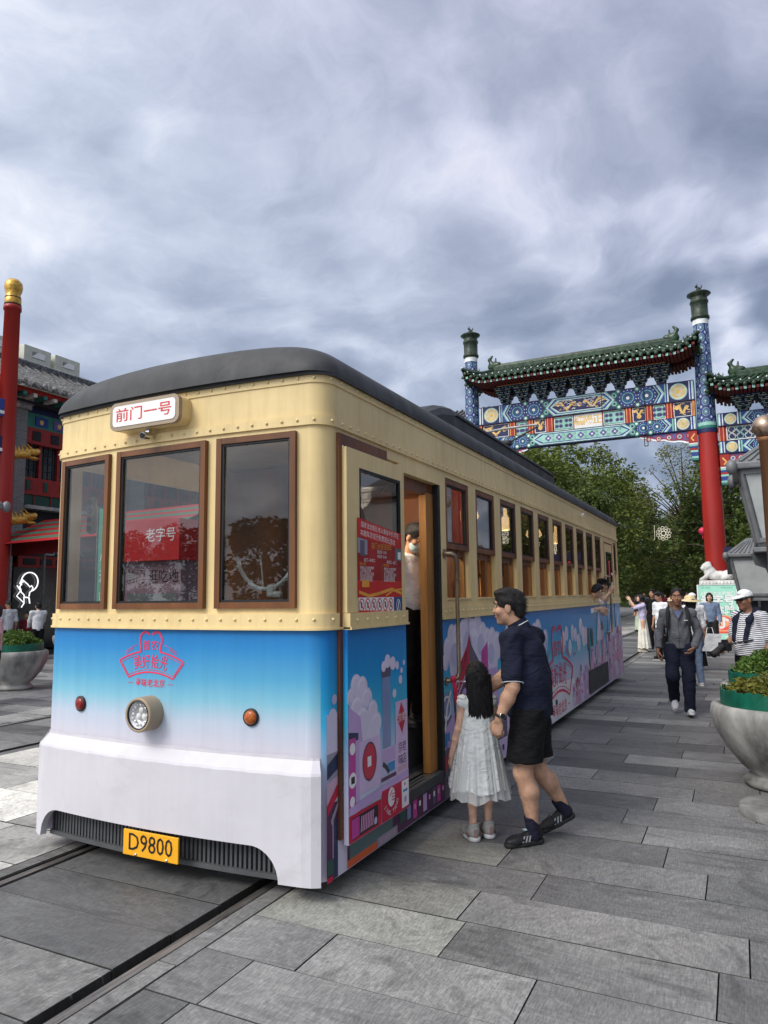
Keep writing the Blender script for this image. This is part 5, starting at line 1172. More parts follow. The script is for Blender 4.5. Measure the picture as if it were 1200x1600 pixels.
# man in cap with camera
cm_, J, hp, q = person('man in white cap and striped shirt holding a black camera beside the planters', (.09, 9.95, 0), R_(136), 1.73, dict(
    head=(0, .05, 1.615), hf=(.0, 1, -.06), elR=(.27, .0, 1.12), wrR=(.16, .25, 1.03), hdR=(-.4, .8, -.1), elL=(-.26, -.06, 1.10), wrL=(-.255, .03, .86)), skin='skin dark', hair='crop', hairm='hair grey', top='cloth stripes', sleeve=.80, hem=.93, botm='cloth charcoal', h=.0085, bulk=1.15, belly=1.2, loose=.012)
o = cap_hat(cm_, hp, q, 'cloth white'); 
m = MB(); m.text('Titleist', .034, 0, 0, lambda u, v: hp(u / q * .9, .098 + .0 * u - abs(u) * .45, .075 + v / q * .8), 'ink black', sx=-1.); m.build('cap_lettering', o)
m = MB(); m.tube([hp(-.078, .03, .014), hp(-.05, .094, .014)], .004 * q, 'ink black', 6); m.tube([hp(.078, .03, .014), hp(.05, .094, .014)], .004 * q, 'ink black', 6)
for sg in (-1, 1): m.ball(hp(sg * .033, .092, .010), (.028 * q, .028 * q, .020 * q), 'ink black', 10)
m.tube([hp(-.06, .092, .022), hp(.06, .092, .022)], .004 * q, 'ink black', 6); m.build('sunglasses', cm_)
sw = Sdf(); nk = J['neck']
sw.cap(nk + V3(-.09, -.03, .01), nk + V3(0, -.075, .03), .040, k=.03); sw.cap(nk + V3(.09, -.03, .01), nk + V3(0, -.075, .03), .040, k=.03)
for sg in (-1, 1): sw.cap(nk + V3(sg * .09, -.03, .01), nk + V3(sg * .105, .12, -.10), .040, k=.03); sw.cap(nk + V3(sg * .105, .12, -.10), nk + V3(sg * .085, .185, -.34), .040, .030, k=.03, sq=.6)
sdf_obj('shoulder_wrap', sw, 'cloth navy', cm_, .009, .004)
m = MB(); m.lathe([(.150, .935), (.156, .96), (.150, .985)], 'cloth black', 28, fn=lambda a, z: 1 - .06 * math.sin(a) ** 2); m.build('waist_belt', cm_)
w = J['wrL']; m = MB(); m.lathe([(.036, -.012), (.038, 0), (.036, .012)], 'ink black', 16, M=T(w + V3(0, 0, .03))); m.build('wristwatch', cm_)
ca = thing('camera', 'black camera with long lens held at the waist of the man in the white cap', 'camera', (.09, 9.95, 0), R_(136))
m = MB(); m.box((.02, .27, .98), (.17, .345, 1.08), 'ink black', bev=.012); m.box((.06, .28, 1.075), (.13, .335, 1.115), 'ink black', bev=.012); m.build('body', ca)
m = MB(); m.tube([(.095, .34, 1.03), (.095, .42, .985)], .042, 'ink black', 16); m.tube([(.095, .42, .985), (.095, .50, .94)], [.038, .045], 'rail side', 16); m.tube([(.095, .50, .94), (.095, .515, .932)], [.045, .030], 'ink black', 16); m.build('lens', ca)
m = MB(); m.tube([(.02, .30, 1.06), (-.10, .20, 1.10), (-.16, .12, 1.12)], .010, 'ink black', 6); m.build('strap', ca)

# woman taking a photo by the rear of the tram
wo, J, hp, q = person('woman in lavender cardigan and long cream skirt raising a phone beside the rails', (-2.56, 22.1, 0), R_(104), 1.66, dict(
    hf=(.0, .95, .25), elL=(-.17, .22, 1.33), wrL=(-.09, .34, 1.56), hdL=(.2, .4, 1), elR=(.17, .24, 1.36), wrR=(.09, .36, 1.60), hdR=(-.2, .4, 1)), skin='skin fair', hair='bob', top='cloth lavender', sleeve=1.9, hem=.88, bottom='skirt', botm='cloth cream', bothem=.11, h=.012, shoes=('cloth beige', 'shoe white'), loose=.006)
m = MB(); m.box((-.05, .40, 1.64), (.05, .412, 1.72), 'ink black', bev=.004); PH2 = tag(m.build('phone'), 'phone raised in both hands by the woman in the cream skirt', 'phone'); PH2.location = (-2.56, 22.1, 0); PH2.rotation_euler = (0, 0, R_(104))
FAR = .014
person('tall man in black shirt and glasses standing behind the woman in cream skirt', (-2.36, 23.2, 0), R_(165), 1.80, hair='short', top='cloth black', sleeve=.8, botm='cloth black', h=FAR)
r_, J, hp, q = person('man in open white overshirt holding papers behind the walking man', (-1.86, 19.9, 0), R_(140), 1.72, dict(hf=(.1, .9, -.3), wrL=(-.20, .25, .98), elL=(-.26, .02, 1.12)), hair='short', top='cloth white', sleeve=.85, botm='cloth black', h=FAR, loose=.01)
m = MB(); m.box((-.30, .28, .72), (-.10, .285, .98), 'cloth white'); m.build('papers', r_)
r_, J, hp, q = person('short person in beige cap and white top half hidden behind the walking man', (-1.47, 18.6, 0), R_(170), 1.58, hair='bob', top='cloth white', sleeve=.8, botm='cloth denim', h=FAR); cap_hat(r_, hp, q, 'cloth beige', h=.011)
r_, J, hp, q = person('person in wide straw hat close behind the walking man', (-.80, 14.3, 0), R_(40), 1.62, hair='bob', top='cloth white', sleeve=.8, botm='cloth denim', h=FAR, shoes=('shoe white', 'shoe white'))
m = MB(); c = hp(0, -.01, .055); up_ = unit(hp(0, -.12, 1) - hp(0, 0, 0)); m.lathe([(.20, -.012), (.19, .0), (.10, .012), (.095, .06), (.06, .085), (0, .09)], 'cloth straw', 28, M=T(c) @ Vector(up_).to_track_quat('Z', 'Y').to_matrix().to_4x4()); m.lathe([(.20, -.0125), (.10, .004), (0, .01)], 'cloth straw', 28, M=T(c) @ Vector(up_).to_track_quat('Z', 'Y').to_matrix().to_4x4()); m.build('straw_hat', r_)
r_, J, hp, q = person('person in white cap and long black skirt carrying a white shopping bag', (-.93, 17.3, 0), R_(20), 1.68, dict(wrR=(.27, .1, .90)), hair='bob', top='cloth white', sleeve=.85, hem=.89, bottom='skirt', botm='cloth black', bothem=.10, h=FAR, shoes=('shoe white', 'shoe white'), loose=.008); cap_hat(r_, hp, q, 'cloth white', h=.011)
bg = MB(); bg.prism([(-.20, 0), (.19, -.01), (.22, .36), (-.22, .38)], -.055, .055, 'cloth white', M=XZ); bg.tube([(-.08, 0, .37), (-.05, 0, .50), (.05, 0, .50), (.08, 0, .365)], .008, 'cloth white', 6)
tag(bg.build('shopping_bag', loc=(-.62, 17.25, .42)), 'white paper shopping bag hanging beside the long black skirt', 'bag'); bpy.data.objects['shopping_bag'].rotation_euler = (0, 0, R_(15))
person('dark haired person in denim jacket standing in front of the green sign', (-.72, 21.2, 0), R_(185), 1.68, dict(wrL=(-.22, .2, .95)), hair='bob', skin='skin fair', top='cloth denim', sleeve=1.9, botm='cloth charcoal', h=FAR, loose=.015)
G_ = 'people in pale green robes beyond the tram'
person('woman in pale green robe with long black hair next to the tram end', (-4.76, 30.3, 0), R_(190), 1.64, dict(wrL=(-.08, .2, 1.02), wrR=(.08, .2, 1.02)), hair='long', skin='skin fair', top='cloth white', sleeve=1.9, bottom='skirt', botm='cloth pale_green', bothem=.08, h=.016, group=G_, loose=.012)
person('woman in pale green skirt turned away beyond the woman in lavender', (-4.05, 33.6, 0), R_(60), 1.62, hair='bob', skin='skin fair', top='cloth charcoal', sleeve=1.9, bottom='skirt', botm='cloth pale_green', bothem=.08, h=.016, group=G_, loose=.012)
G2 = 'distant walkers under the trees'
for (lb, x, y, rz, H, tp, hr) in (('distant walker in maroon top under the trees, between the two men in black and white', -3.3, 36.5, 175, 1.72, 'cloth maroon', 'short'), ('distant walker in navy top under the trees, just left of the walking man', -2.3, 38, 200, 1.70, 'cloth navy', 'bob'),
                                  ('distant walker in pale top under the trees, behind the walking man', -1.55, 34, 170, 1.74, 'cloth pale_grey', 'short'), ('distant walker in beige top under the trees, at the far end of the tram', -6.4, 36, 150, 1.70, 'cloth beige', 'short')):
    person(lb, (x, y, 0), R_(rz), H, hair=hr, top=tp, sleeve=.8, botm='cloth charcoal', h=.018, group=G2)
for (lb, x, y, rz, H, tp, hr, sk_) in (('distant walker in white top under the trees, behind the man in white overshirt', -3.0, 43, 180, 1.70, 'cloth white', 'short', 'trousers'), ('distant walker in black top farther under the trees, beside the straw hat', -1.35, 41, 165, 1.74, 'cloth black', 'short', 'trousers'),
        ('distant woman in cream dress farther under the trees, right of the lavender cardigan', -3.9, 45, 200, 1.62, 'cloth cream', 'long', 'skirt'), ('distant walker in denim top deep under the trees, left of the green sign', -1.0, 37, 150, 1.68, 'cloth denim', 'bob', 'trousers'),
        ('distant walker in pink top deep under the trees, nearest the gap between tram and crowd', -5.6, 47, 190, 1.66, 'cloth pinkish', 'bob', 'trousers'), ('distant walker in grey top deep under the trees, between the pale green robes', -4.7, 42, 170, 1.72, 'cloth grey_jacket', 'crop', 'trousers')):
    person(lb, (x, y, 0), R_(rz), H, hair=hr, top=tp, sleeve=.8, hem=.89, bottom=sk_, bothem=.10, botm='cloth cream' if sk_ == 'skirt' else 'cloth charcoal', h=.02, group=G2)
# passengers
person('passenger with dark hair leaning head and arms out of a rear tram window', (-2.33, 12.15, .20), R_(-90), 1.62, dict(head=(0, .26, 1.66), hf=(-.75, .45, -.45), neck=(0, .13, 1.50), chest=(0, .02, 1.32), elL=(-.22, .18, 1.30), wrL=(-.17, .33, 1.36), hdL=(0, .3, -.9), elR=(.22, .16, 1.30), wrR=(.17, .33, 1.36), hdR=(0, .3, -.9), shL=(-.17, .08, 1.44), shR=(.17, .08, 1.44)), hair='short', top='cloth white', sleeve=1.6, hem=1.0, bottom=None, nolegs=True, h=.011, skin='skin fair')
r_, J, hp, q = person('passenger in black cap leaning out of the last sash window taking a photo', (-2.33, 12.86, .26), R_(-90), 1.66, dict(head=(.03, .22, 1.66), hf=(.55, .85, -.05), neck=(0, .12, 1.50), chest=(0, .02, 1.32), elL=(-.2, .20, 1.36), wrL=(-.04, .34, 1.53), hdL=(.3, .3, .9), elR=(.24, .22, 1.34), wrR=(.12, .36, 1.52), hdR=(.0, .3, .9), shL=(-.17, .08, 1.44), shR=(.17, .08, 1.44)), hair='short', top='cloth white', sleeve=1.7, hem=1.0, bottom=None, nolegs=True, h=.011, skin='skin fair'); cap_hat(r_, hp, q, 'cloth black', h=.010)
r_, J, hp, q = person('seated passenger in black and white hat behind the second sash window', (-2.62, 6.75, .10), R_(-60), 1.62, hair='bob', top='cloth charcoal', sleeve=.8, hem=1.0, bottom=None, nolegs=True, h=.013, skin='skin fair'); cap_hat(r_, hp, q, 'cloth white', h=.011)
person('seated passenger in dark clothes behind the fourth sash window', (-2.62, 8.35, .05), R_(-70), 1.66, hair='short', top='cloth black', sleeve=.8, hem=1.0, bottom=None, nolegs=True, h=.013)
# left edge
person('man in pale grey hoodie seen from the side behind the left planter', (-19.3, 14.0, 0), R_(80), 1.70, dict(hf=(0, .95, -.2)), hair='crop', hairm='hair grey', top='cloth pale_grey', sleeve=.9, hem=.80, botm='cloth black', h=FAR, loose=.02)
person('seated woman in maroon jacket by the dark shop front', (-20.3, 15.4, -.28), R_(215), 1.62, dict(wrL=(-.08, .22, 1.0), wrR=(.08, .22, 1.0), knL=(-.12, .42, .82), knR=(.12, .42, .82), anL=(-.12, .42, .40), anR=(.12, .42, .40)), hair='bun', top='cloth maroon', sleeve=1.9, hem=.9, botm='cloth charcoal', bothem=.0, h=FAR)
person('woman in white shirt and black trousers standing next to the tram front', (-18.2, 14.15, 0), R_(70), 1.66, dict(hf=(-.1, .9, -.2), elL=(-.2, .12, 1.15), wrL=(-.14, .34, .98), hdL=(0, .8, -.4), elR=(.2, .12, 1.15), wrR=(.14, .34, .98), hdR=(0, .8, -.4)), hair='bun', skin='skin fair', top='cloth white', sleeve=1.9, hem=.86, botm='cloth black', h=FAR, loose=.012)
person('person in pink short sleeved shirt cut off by the left edge', (-11.17, 7.88, 0), R_(150), 1.66, hair='bob', top='cloth pinkish', sleeve=.6, hem=.86, botm='cloth black', h=FAR, loose=.012)
# ------------------------------------------------------------------ memorial archway beyond the tram
for nm, c_ in dict(blue=(.022, .055, .25), deep=(.014, .020, .085), green=(.03, .19, .15), mint=(.30, .56, .48), white=(.80, .82, .80), gold=(.78, .50, .14), red=(.38, .022, .014), pale=(.60, .60, .52), violet=(.13, .10, .28)).items(): mat('paint ' + nm, c_, .5, var=.16, scale=4)
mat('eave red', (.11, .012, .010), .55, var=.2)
mat('column red', (.34, .020, .014), .36, var=.14, scale=1.2, stretch=(1, 1, .3)); mat('roof tile green', (.030, .062, .030), .30, var=.5, scale=7, bump=.15); mat('tile dark green', (.026, .042, .024), .42, var=.5, scale=9, bump=.3, bscale=20)
mat('white marble', (.62, .61, .58), .55, var=.18, scale=5, bump=.25, bscale=18)
def sleeve_mat():
    m, n, b = newmat('rosette sleeve'); x, y, z = n.sepx(n.a('ShaderNodeTexCoord').outputs['Object'])
    a = n.math('ARCTAN2', y, x); u = n.math('MULTIPLY', a, 6 / (2 * math.pi)); v = n.math('DIVIDE', z, .40)
    def cell(u, v):
        fu = n.math('SUBTRACT', n.math('FRACT', u), .5); fv = n.math('SUBTRACT', n.math('FRACT', v), .5); return fu, fv, n.math('SQRT', n.math('ADD', n.math('MULTIPLY', fu, fu), n.math('MULTIPLY', fv, fv)))
    fu, fv, d = cell(u, v); pet = n.math('MULTIPLY', n.math('SINE', n.math('MULTIPLY', n.math('ARCTAN2', fv, fu), 10.)), .022)
    dd = n.math('ADD', d, pet)
    c = n.ramp(dd, [(.0, (.75, .76, .66)), (.075, (.75, .76, .66)), (.085, (.02, .05, .20)), (.15, (.03, .08, .22)), (.16, (.25, .50, .40)), (.20, (.05, .20, .16)), (.26, (.03, .08, .26)), (.33, (.02, .05, .22)), (.36, (.45, .55, .52)), (.40, (.02, .045, .19)), (.48, (.02, .035, .14))])
    _, _, d2 = cell(n.math('ADD', u, .5), n.math('ADD', v, .5)); c = n.mix(n.ramp(d2, [(.07, 1.), (.09, 0.)]), c, (.75, .77, .74)); c = n.mix(n.ramp(d2, [(.11, 0.), (.12, 1.), (.16, 1.), (.17, 0.)]), c, (.14, .22, .48))
    n.l.new(c, b.inputs['Base Color']); b.inputs['Roughness'].default_value = .4
sleeve_mat()
YA = 28.1; arch = thing('archway', 'tall painted archway with green tiled roofs and red columns across the street beyond the tram', 'archway', (0, YA, 0))
XCOL = (-9.65, -.65, 5.95)
def rel(o, x, y, z): o.location = (x, y, z); return o
def beast(mb, x, y, z, s, m, fl=1, M=None):
    mb.ball((x, y, z + .10 * s), (.10 * s, .07 * s, .11 * s), m, 8, M); mb.ball((x + fl * .08 * s, y, z + .24 * s), (.075 * s, .06 * s, .07 * s), m, 8, M); mb.tube([(x + fl * .09 * s, y, z + .28 * s), (x + fl * .02 * s, y, z + .38 * s)], [.03 * s, .008 * s], m, 5, M=M); mb.tube([(x - fl * .09 * s, y, z + .08 * s), (x - fl * .17 * s, y, z + .20 * s), (x - fl * .12 * s, y, z + .30 * s)], [.04 * s, .03 * s, .01 * s], m, 5, M=M)
for i, xc in enumerate(XCOL):
    m = MB(); m.lathe([(.36, 1.9), (.355, 4.5), (.325, 7.5)], 'column red', 28); m.lathe([(.345, 7.45), (.345, 7.60)], 'paint deep', 28); co_ = rel(m.build('column', arch), xc, 0, 0)
    m = MB(); m.lathe([(.33, 7.58), (.262, 11.72)], 'rosette sleeve', 36); m.lathe([(.275, 11.55), (.275, 11.75)], 'paint white', 30); m.lathe([(.335, 7.70), (.333, 7.82)], 'paint mint', 30); m.lathe([(.337, 7.60), (.335, 7.70)], 'paint green', 30); m.build('painted_sleeve', co_)
    m = MB(); m.lathe([(.29, 11.74), (.33, 11.80), (.33, 11.87), (.29, 11.90), (.295, 12.38), (.325, 12.42), (.325, 12.48), (.29, 12.52), (.29, 12.66), (.42, 12.74), (.40, 12.78), (.16, 12.88), (.12, 12.92), (0, 12.94)], 'tile dark green', 28, fn=lambda a, z: 1 + .02 * math.sin(7 * a + 9 * z)); beast(m, 0, 0, 12.9, .75, 'tile dark green', -1); m.build('column_cap', co_)
    m = MB(); m.box((-.58, -.60, 0), (.58, .60, .16), 'white marble', bev=.02); m.box((-.52, -.54, .16), (.52, .54, 1.9), 'white marble', bev=.03); m.box((-.58, -.60, 1.9), (.58, .60, 2.10), 'white marble', bev=.03)
    for k in range(10): m.ball((-.50 + k * .111, -.60, 2.0), (.05, .03, .07), 'white marble', 8)
    m.build('stone_base', co_)
    s = Sdf(); s.ell((.08, -.40, 2.26), (.40, .17, .17), k=.06); s.ell((.36, -.40, 2.28), (.18, .18, .18), k=.06); s.ell((-.22, -.40, 2.40), (.20, .17, .20), k=.06); s.ell((-.30, -.42, 2.58), (.17, .17, .16), k=.04); s.ell((-.43, -.43, 2.53), (.09, .10, .08), k=.04); s.ell((-.26, -.40, 2.70), (.10, .12, .07), k=.04)
    for dx in (-.45, -.35): s.cap((-.25, -.50 if dx < -.4 else -.32, 2.30), (dx - .06, -.52 if dx < -.4 else -.30, 2.13), .07, .06, k=.04)
    s.cap((.35, -.52, 2.24), (.18, -.56, 2.14), .08, .06, k=.04); s.cap((.50, -.38, 2.22), (.58, -.36, 2.42), .05, .03, k=.04); s.cut((0, 0, -1), (0, 0, 2.09)); sdf_obj('stone_lion', s, 'white marble', co_, .022, .006)

class AM(ArtMB):
    def __init__(s): super().__init__((0, -1, 0))
def rosette(mb, fn, u, v, r, gold=False):
    a, b = ('paint gold', 'paint mint') if gold else ('paint blue', 'paint green')
    if gold:
        mb.disc(u, v, r, fn, 'paint mint', 24); mb.disc(u, v, r * .92, fn, 'paint pale', 24)
        for k in range(12): t = k * math.pi / 6; mb.disc(u + .62 * r * math.cos(t), v + .62 * r * math.sin(t), r * .2, fn, 'paint gold', 8); mb.disc(u + .62 * r * math.cos(t), v + .62 * r * math.sin(t), r * .10, fn, 'paint mint', 6)
        mb.disc(u, v, r * .30, fn, 'paint gold', 12); return
    mb.disc(u, v, r, fn, 'paint deep', 24)
    for k in range(14): t = k * 2 * math.pi / 14; mb.disc(u + .80 * r * math.cos(t), v + .80 * r * math.sin(t), r * .19, fn, 'paint blue', 8); mb.disc(u + .93 * r * math.cos(t + .22), v + .93 * r * math.sin(t + .22), r * .06, fn, 'paint white', 6)
    mb.disc(u, v, r * .66, fn, 'paint mint', 20); mb.disc(u, v, r * .60, fn, 'paint green', 20)
    for k in range(10): t = k * 2 * math.pi / 10; mb.disc(u + .44 * r * math.cos(t), v + .44 * r * math.sin(t), r * .13, fn, 'paint blue', 8)
    mb.disc(u, v, r * .30, fn, 'paint deep', 12); mb.disc(u, v, r * .20, fn, 'paint white', 10)
def dragon(mb, fn, u0, u1, v, h, fl=1, m='paint gold'):
    n = 30; W = u1 - u0
    pts = [(u0 + W * t, v + h * .30 * math.sin(2.6 * math.pi * t + .6) * (1 - .3 * t)) for t in [i / n for i in range(n + 1)]]
    if fl < 0: pts = [(u0 + u1 - p[0], p[1]) for p in pts]
    mb.line(pts, h * .17, fn, m); hx, hy = pts[0]; mb.disc(hx, hy, h * .17, fn, m, 10); mb.line([(hx, hy), (hx - fl * h * .20, hy + h * .22)], h * .06, fn, m); mb.line([(hx, hy), (hx - fl * h * .30, hy - h * .05)], h * .08, fn, m)
    for k in (6, 12, 18, 24): x, y = pts[k]; d = 1 if k % 12 else -1; mb.line([(x, y), (x + .12 * h, y + d * h * .22), (x + .30 * h, y + d * h * .26)], h * .07, fn, m)
    for k in range(14): t = rnd.random(); x = u0 + W * t; y = v + (rnd.random() - .5) * h * .85; mb.line([(x, y), (x + h * .10, y + h * .05), (x + h * .17, y)], h * .035, fn, m)
def beam(par, x0, x1, z0, z1, dep, main):
    m = AM(); m.box((x0, -dep, z0), (x1, dep, z1), 'paint deep'); f = lambda u, v: (u, -dep - .004, v); H_ = z1 - z0; zc = (z0 + z1) / 2; W = x1 - x0
    m.rect(x0, z0 + .03, x1, z1 - .03, f, 'paint blue')
    for sg in (-1, 1):
        E = lambda d: (x0 + d) if sg < 0 else (x1 - d)
        def R(a, b, mm): m.rect(min(E(a), E(b)), z0 + .03, max(E(a), E(b)), z1 - .03, f, mm)
        R(.02, .06, 'paint mint'); R(.06, .09, 'paint white'); R(.09, .15, 'paint blue'); R(.15, .18, 'paint white'); w_ = H_ * .92; R(.20, .20 + w_, 'paint deep')
        rosette(m, f, E(.20 + w_ / 2), zc, H_ * .42, True); q = .20 + w_
        R(q, q + .04, 'paint white'); R(q + .04, q + .09, 'paint blue' if main else 'paint green'); R(q + .09, q + .13, 'paint mint'); q += .13
        for k, (mm, o) in enumerate((('paint mint', 0), ('paint white', .06), ('paint blue', .09), ('paint mint', .16), ('paint deep', .20))): m.pol([(E(q + o + .2), z0 + .03), (E(q + o), zc), (E(q + o + .2), z1 - .03), (E(q + .9), z1 - .03), (E(q + .9), z0 + .03)], f, mm)
        q += .30
        if W > 7:
            m.rect(min(E(q + .3), E(q + 1.75)), z0 + .03, max(E(q + .3), E(q + 1.75)), z1 - .03, f, 'paint deep'); rr_ = min(.33, H_ * .44)
            for k in range(2): rosette(m, f, E(q + rr_ + k * rr_ * 2.06), zc, rr_)
            for zz in (z0 + .05, z1 - .05):
                for kk in (rr_ * 2.03, rr_ * 4.1): m.disc(E(q + kk), zz - .02 * (1 if zz > zc else -1), .10, f, 'paint green', 12); m.disc(E(q + kk), zz - .02 * (1 if zz > zc else -1), .05, f, 'paint white', 8)
            q += rr_ * 4.15
            for zz in (zc + H_ * .22, zc - H_ * .22): m.disc(E(q + .14), zz, .13, f, 'paint green', 14); m.disc(E(q + .14), zz, .085, f, 'paint mint', 12); m.disc(E(q + .14), zz, .05, f, 'paint deep', 10)
            QX = q + .12
        else: rosette(m, f, E(q + H_ * .5), zc, H_ * .44); QX = q + H_ * .95
    a, b = x0 + QX, x1 - QX
    for d, mm in ((0, 'paint mint'), (.06, 'paint white'), (.09, 'paint blue'), (.17, 'paint mint'), (.23, 'paint white' if main else 'paint mint'), (.26, 'paint deep' if main else 'paint mint')):
        k = H_ * .5 - .03 - d * .45; m.pol([(a + d, zc), (a + d + .30, zc + k), (b - d - .30, zc + k), (b - d, zc), (b - d - .30, zc - k), (a + d + .30, zc - k)], f, mm)
    a += .45; b -= .45
    if main and W > 7:
        mid = (a + b) / 2; dragon(m, f, a + .05, mid - .15, zc, H_ * .62, 1); dragon(m, f, mid + .15, b - .05, zc, H_ * .62, -1); m.disc(mid, zc, .09, f, 'paint gold', 10)
        for k in range(60): x = a + (b - a) * rnd.random(); y = zc + (rnd.random() - .5) * H_ * .55; m.line([(x, y), (x + .06, y + .04), (x + .12, y)], .02, f, 'paint violet' if k % 2 else 'paint white')
    else:
        n = max(2, int((b - a) / (H_ * .75)))
        for k in range(n):
            u = a + (b - a) * (k + .5) / n
            for (dx, dy) in ((1, 0), (-1, 0), (0, 1), (0, -1)): m.disc(u + dx * H_ * .13, zc + dy * H_ * .13, H_ * .11, f, 'paint violet', 10)
            m.disc(u, zc, H_ * .07, f, 'paint white', 8)
            for sg in (-1, 1): m.disc(u + H_ * .36, zc + sg * H_ * .17, H_ * .09, f, 'paint green', 8); m.disc(u + H_ * .36, zc + sg * H_ * .17, H_ * .04, f, 'paint white', 6)
    m.build('painted_beam', par)
def panel_row(par, x0, x1, z0, z1, dep, plan):
    m = AM(); m.box((x0, -dep * .6, z0), (x1, dep * .6, z1), 'paint red'); f = lambda u, v: (u, -dep * .6 - .006, v); W = x1 - x0
    for (a, b, kind) in plan:
        u0, u1 = x0 + a * W, x0 + b * W
        if kind == 'post': m.box((u0, -dep * .85, z0), (u1, dep * .85, z1), 'paint red'); f2 = lambda u, v: (u, -dep * .85 - .004, v); m.rect(u0 + .03, z0, u0 + .05, z1, f2, 'paint gold'); m.rect(u1 - .05, z0, u1 - .03, z1, f2, 'paint gold'); continue
        m.rect(u0, z0 + .02, u1, z1 - .02, f, 'paint white'); m.rect(u0 + .025, z0 + .045, u1 - .025, z1 - .045, f, 'paint green' if kind in ('knot', 'net') else ('sign white' if kind == 'name' else 'paint deep')); zc = (z0 + z1) / 2; h = z1 - z0
        if kind == 'dragon': dragon(m, f, u0 + .12, u1 - .12, zc, h * .8)
        if kind == 'small': dragon(m, f, u0 + .08, u1 - .08, zc + .08, h * .55); m.disc((u0 + u1) / 2, zc - .08, .09, f, 'paint gold', 8)
        if kind == 'knot':
            m.rect(u0 + .05, z0 + .07, u1 - .05, z1 - .07, f, 'paint mint'); nn = max(2, int((u1 - u0) / .42))
            for k in range(nn):
                u = u0 + (u1 - u0) * (k + .5) / nn
                for sg in (-1, 1):
                    for s2 in (-1, 1): m.disc(u + s2 * .075, zc + sg * .10, .075, f, 'paint deep', 10); m.ring(u + s2 * .075, zc + sg * .10, .05, .018, f, 'paint violet', 10)
        if kind == 'net':
            m.rect(u0 + .05, z0 + .07, u1 - .05, z1 - .07, f, 'paint deep')
            for r_ in range(3):
                for k in range(int((u1 - u0) / .26)): m.ring(u0 + .18 + k * .26 + .13 * (r_ % 2), z0 + .16 + r_ * (h - .3) / 2, .11, .022, f, 'paint mint' if k % 2 else 'paint pale', 10)
        if kind == 'name':
            for k, ch in enumerate('橋陽正'): m.text(ch, .40, u0 + (u1 - u0) * (k + .5) / 3, zc, f, 'paint gold', bold=.008)
    m.build('carved_panel', par)
def brackets(par, x0, x1, z0, z1, dep, n):
    for k in range(n):
        u = x0 + (x1 - x0) * (k + .5) / n; m = MB(); cA, cB = ('paint deep', 'tile dark green') if k % 2 else ('tile dark green', 'paint deep'); H_ = z1 - z0; w = (x1 - x0) / n
        for q in range(4):
            hw = w * (.16 + .085 * q); d = dep * (.45 + .28 * q); a, b = z0 + H_ * q / 4, z0 + H_ * (q + .62) / 4
            m.box((-hw, -d, a), (hw, d, b), cA); m.box((-hw, -d - .012, b - .02), (hw, -d, b), 'paint pale'); m.box((-.06, -d - .10, a + .01), (.06, -d, b - .02), cB)
            for t in range(q + 2): x = -hw + 2 * hw * t / (q + 1); m.box((x - .05, -d - .05, b), (x + .05, d + .05, z0 + H_ * (q + 1) / 4), cB); m.box((x - .05, -d - .056, z0 + H_ * (q + 1) / 4 - .02), (x + .05, -d - .05, z0 + H_ * (q + 1) / 4), 'paint mint')
        rel(m.build('bracket_set', par), u, 0, 0)
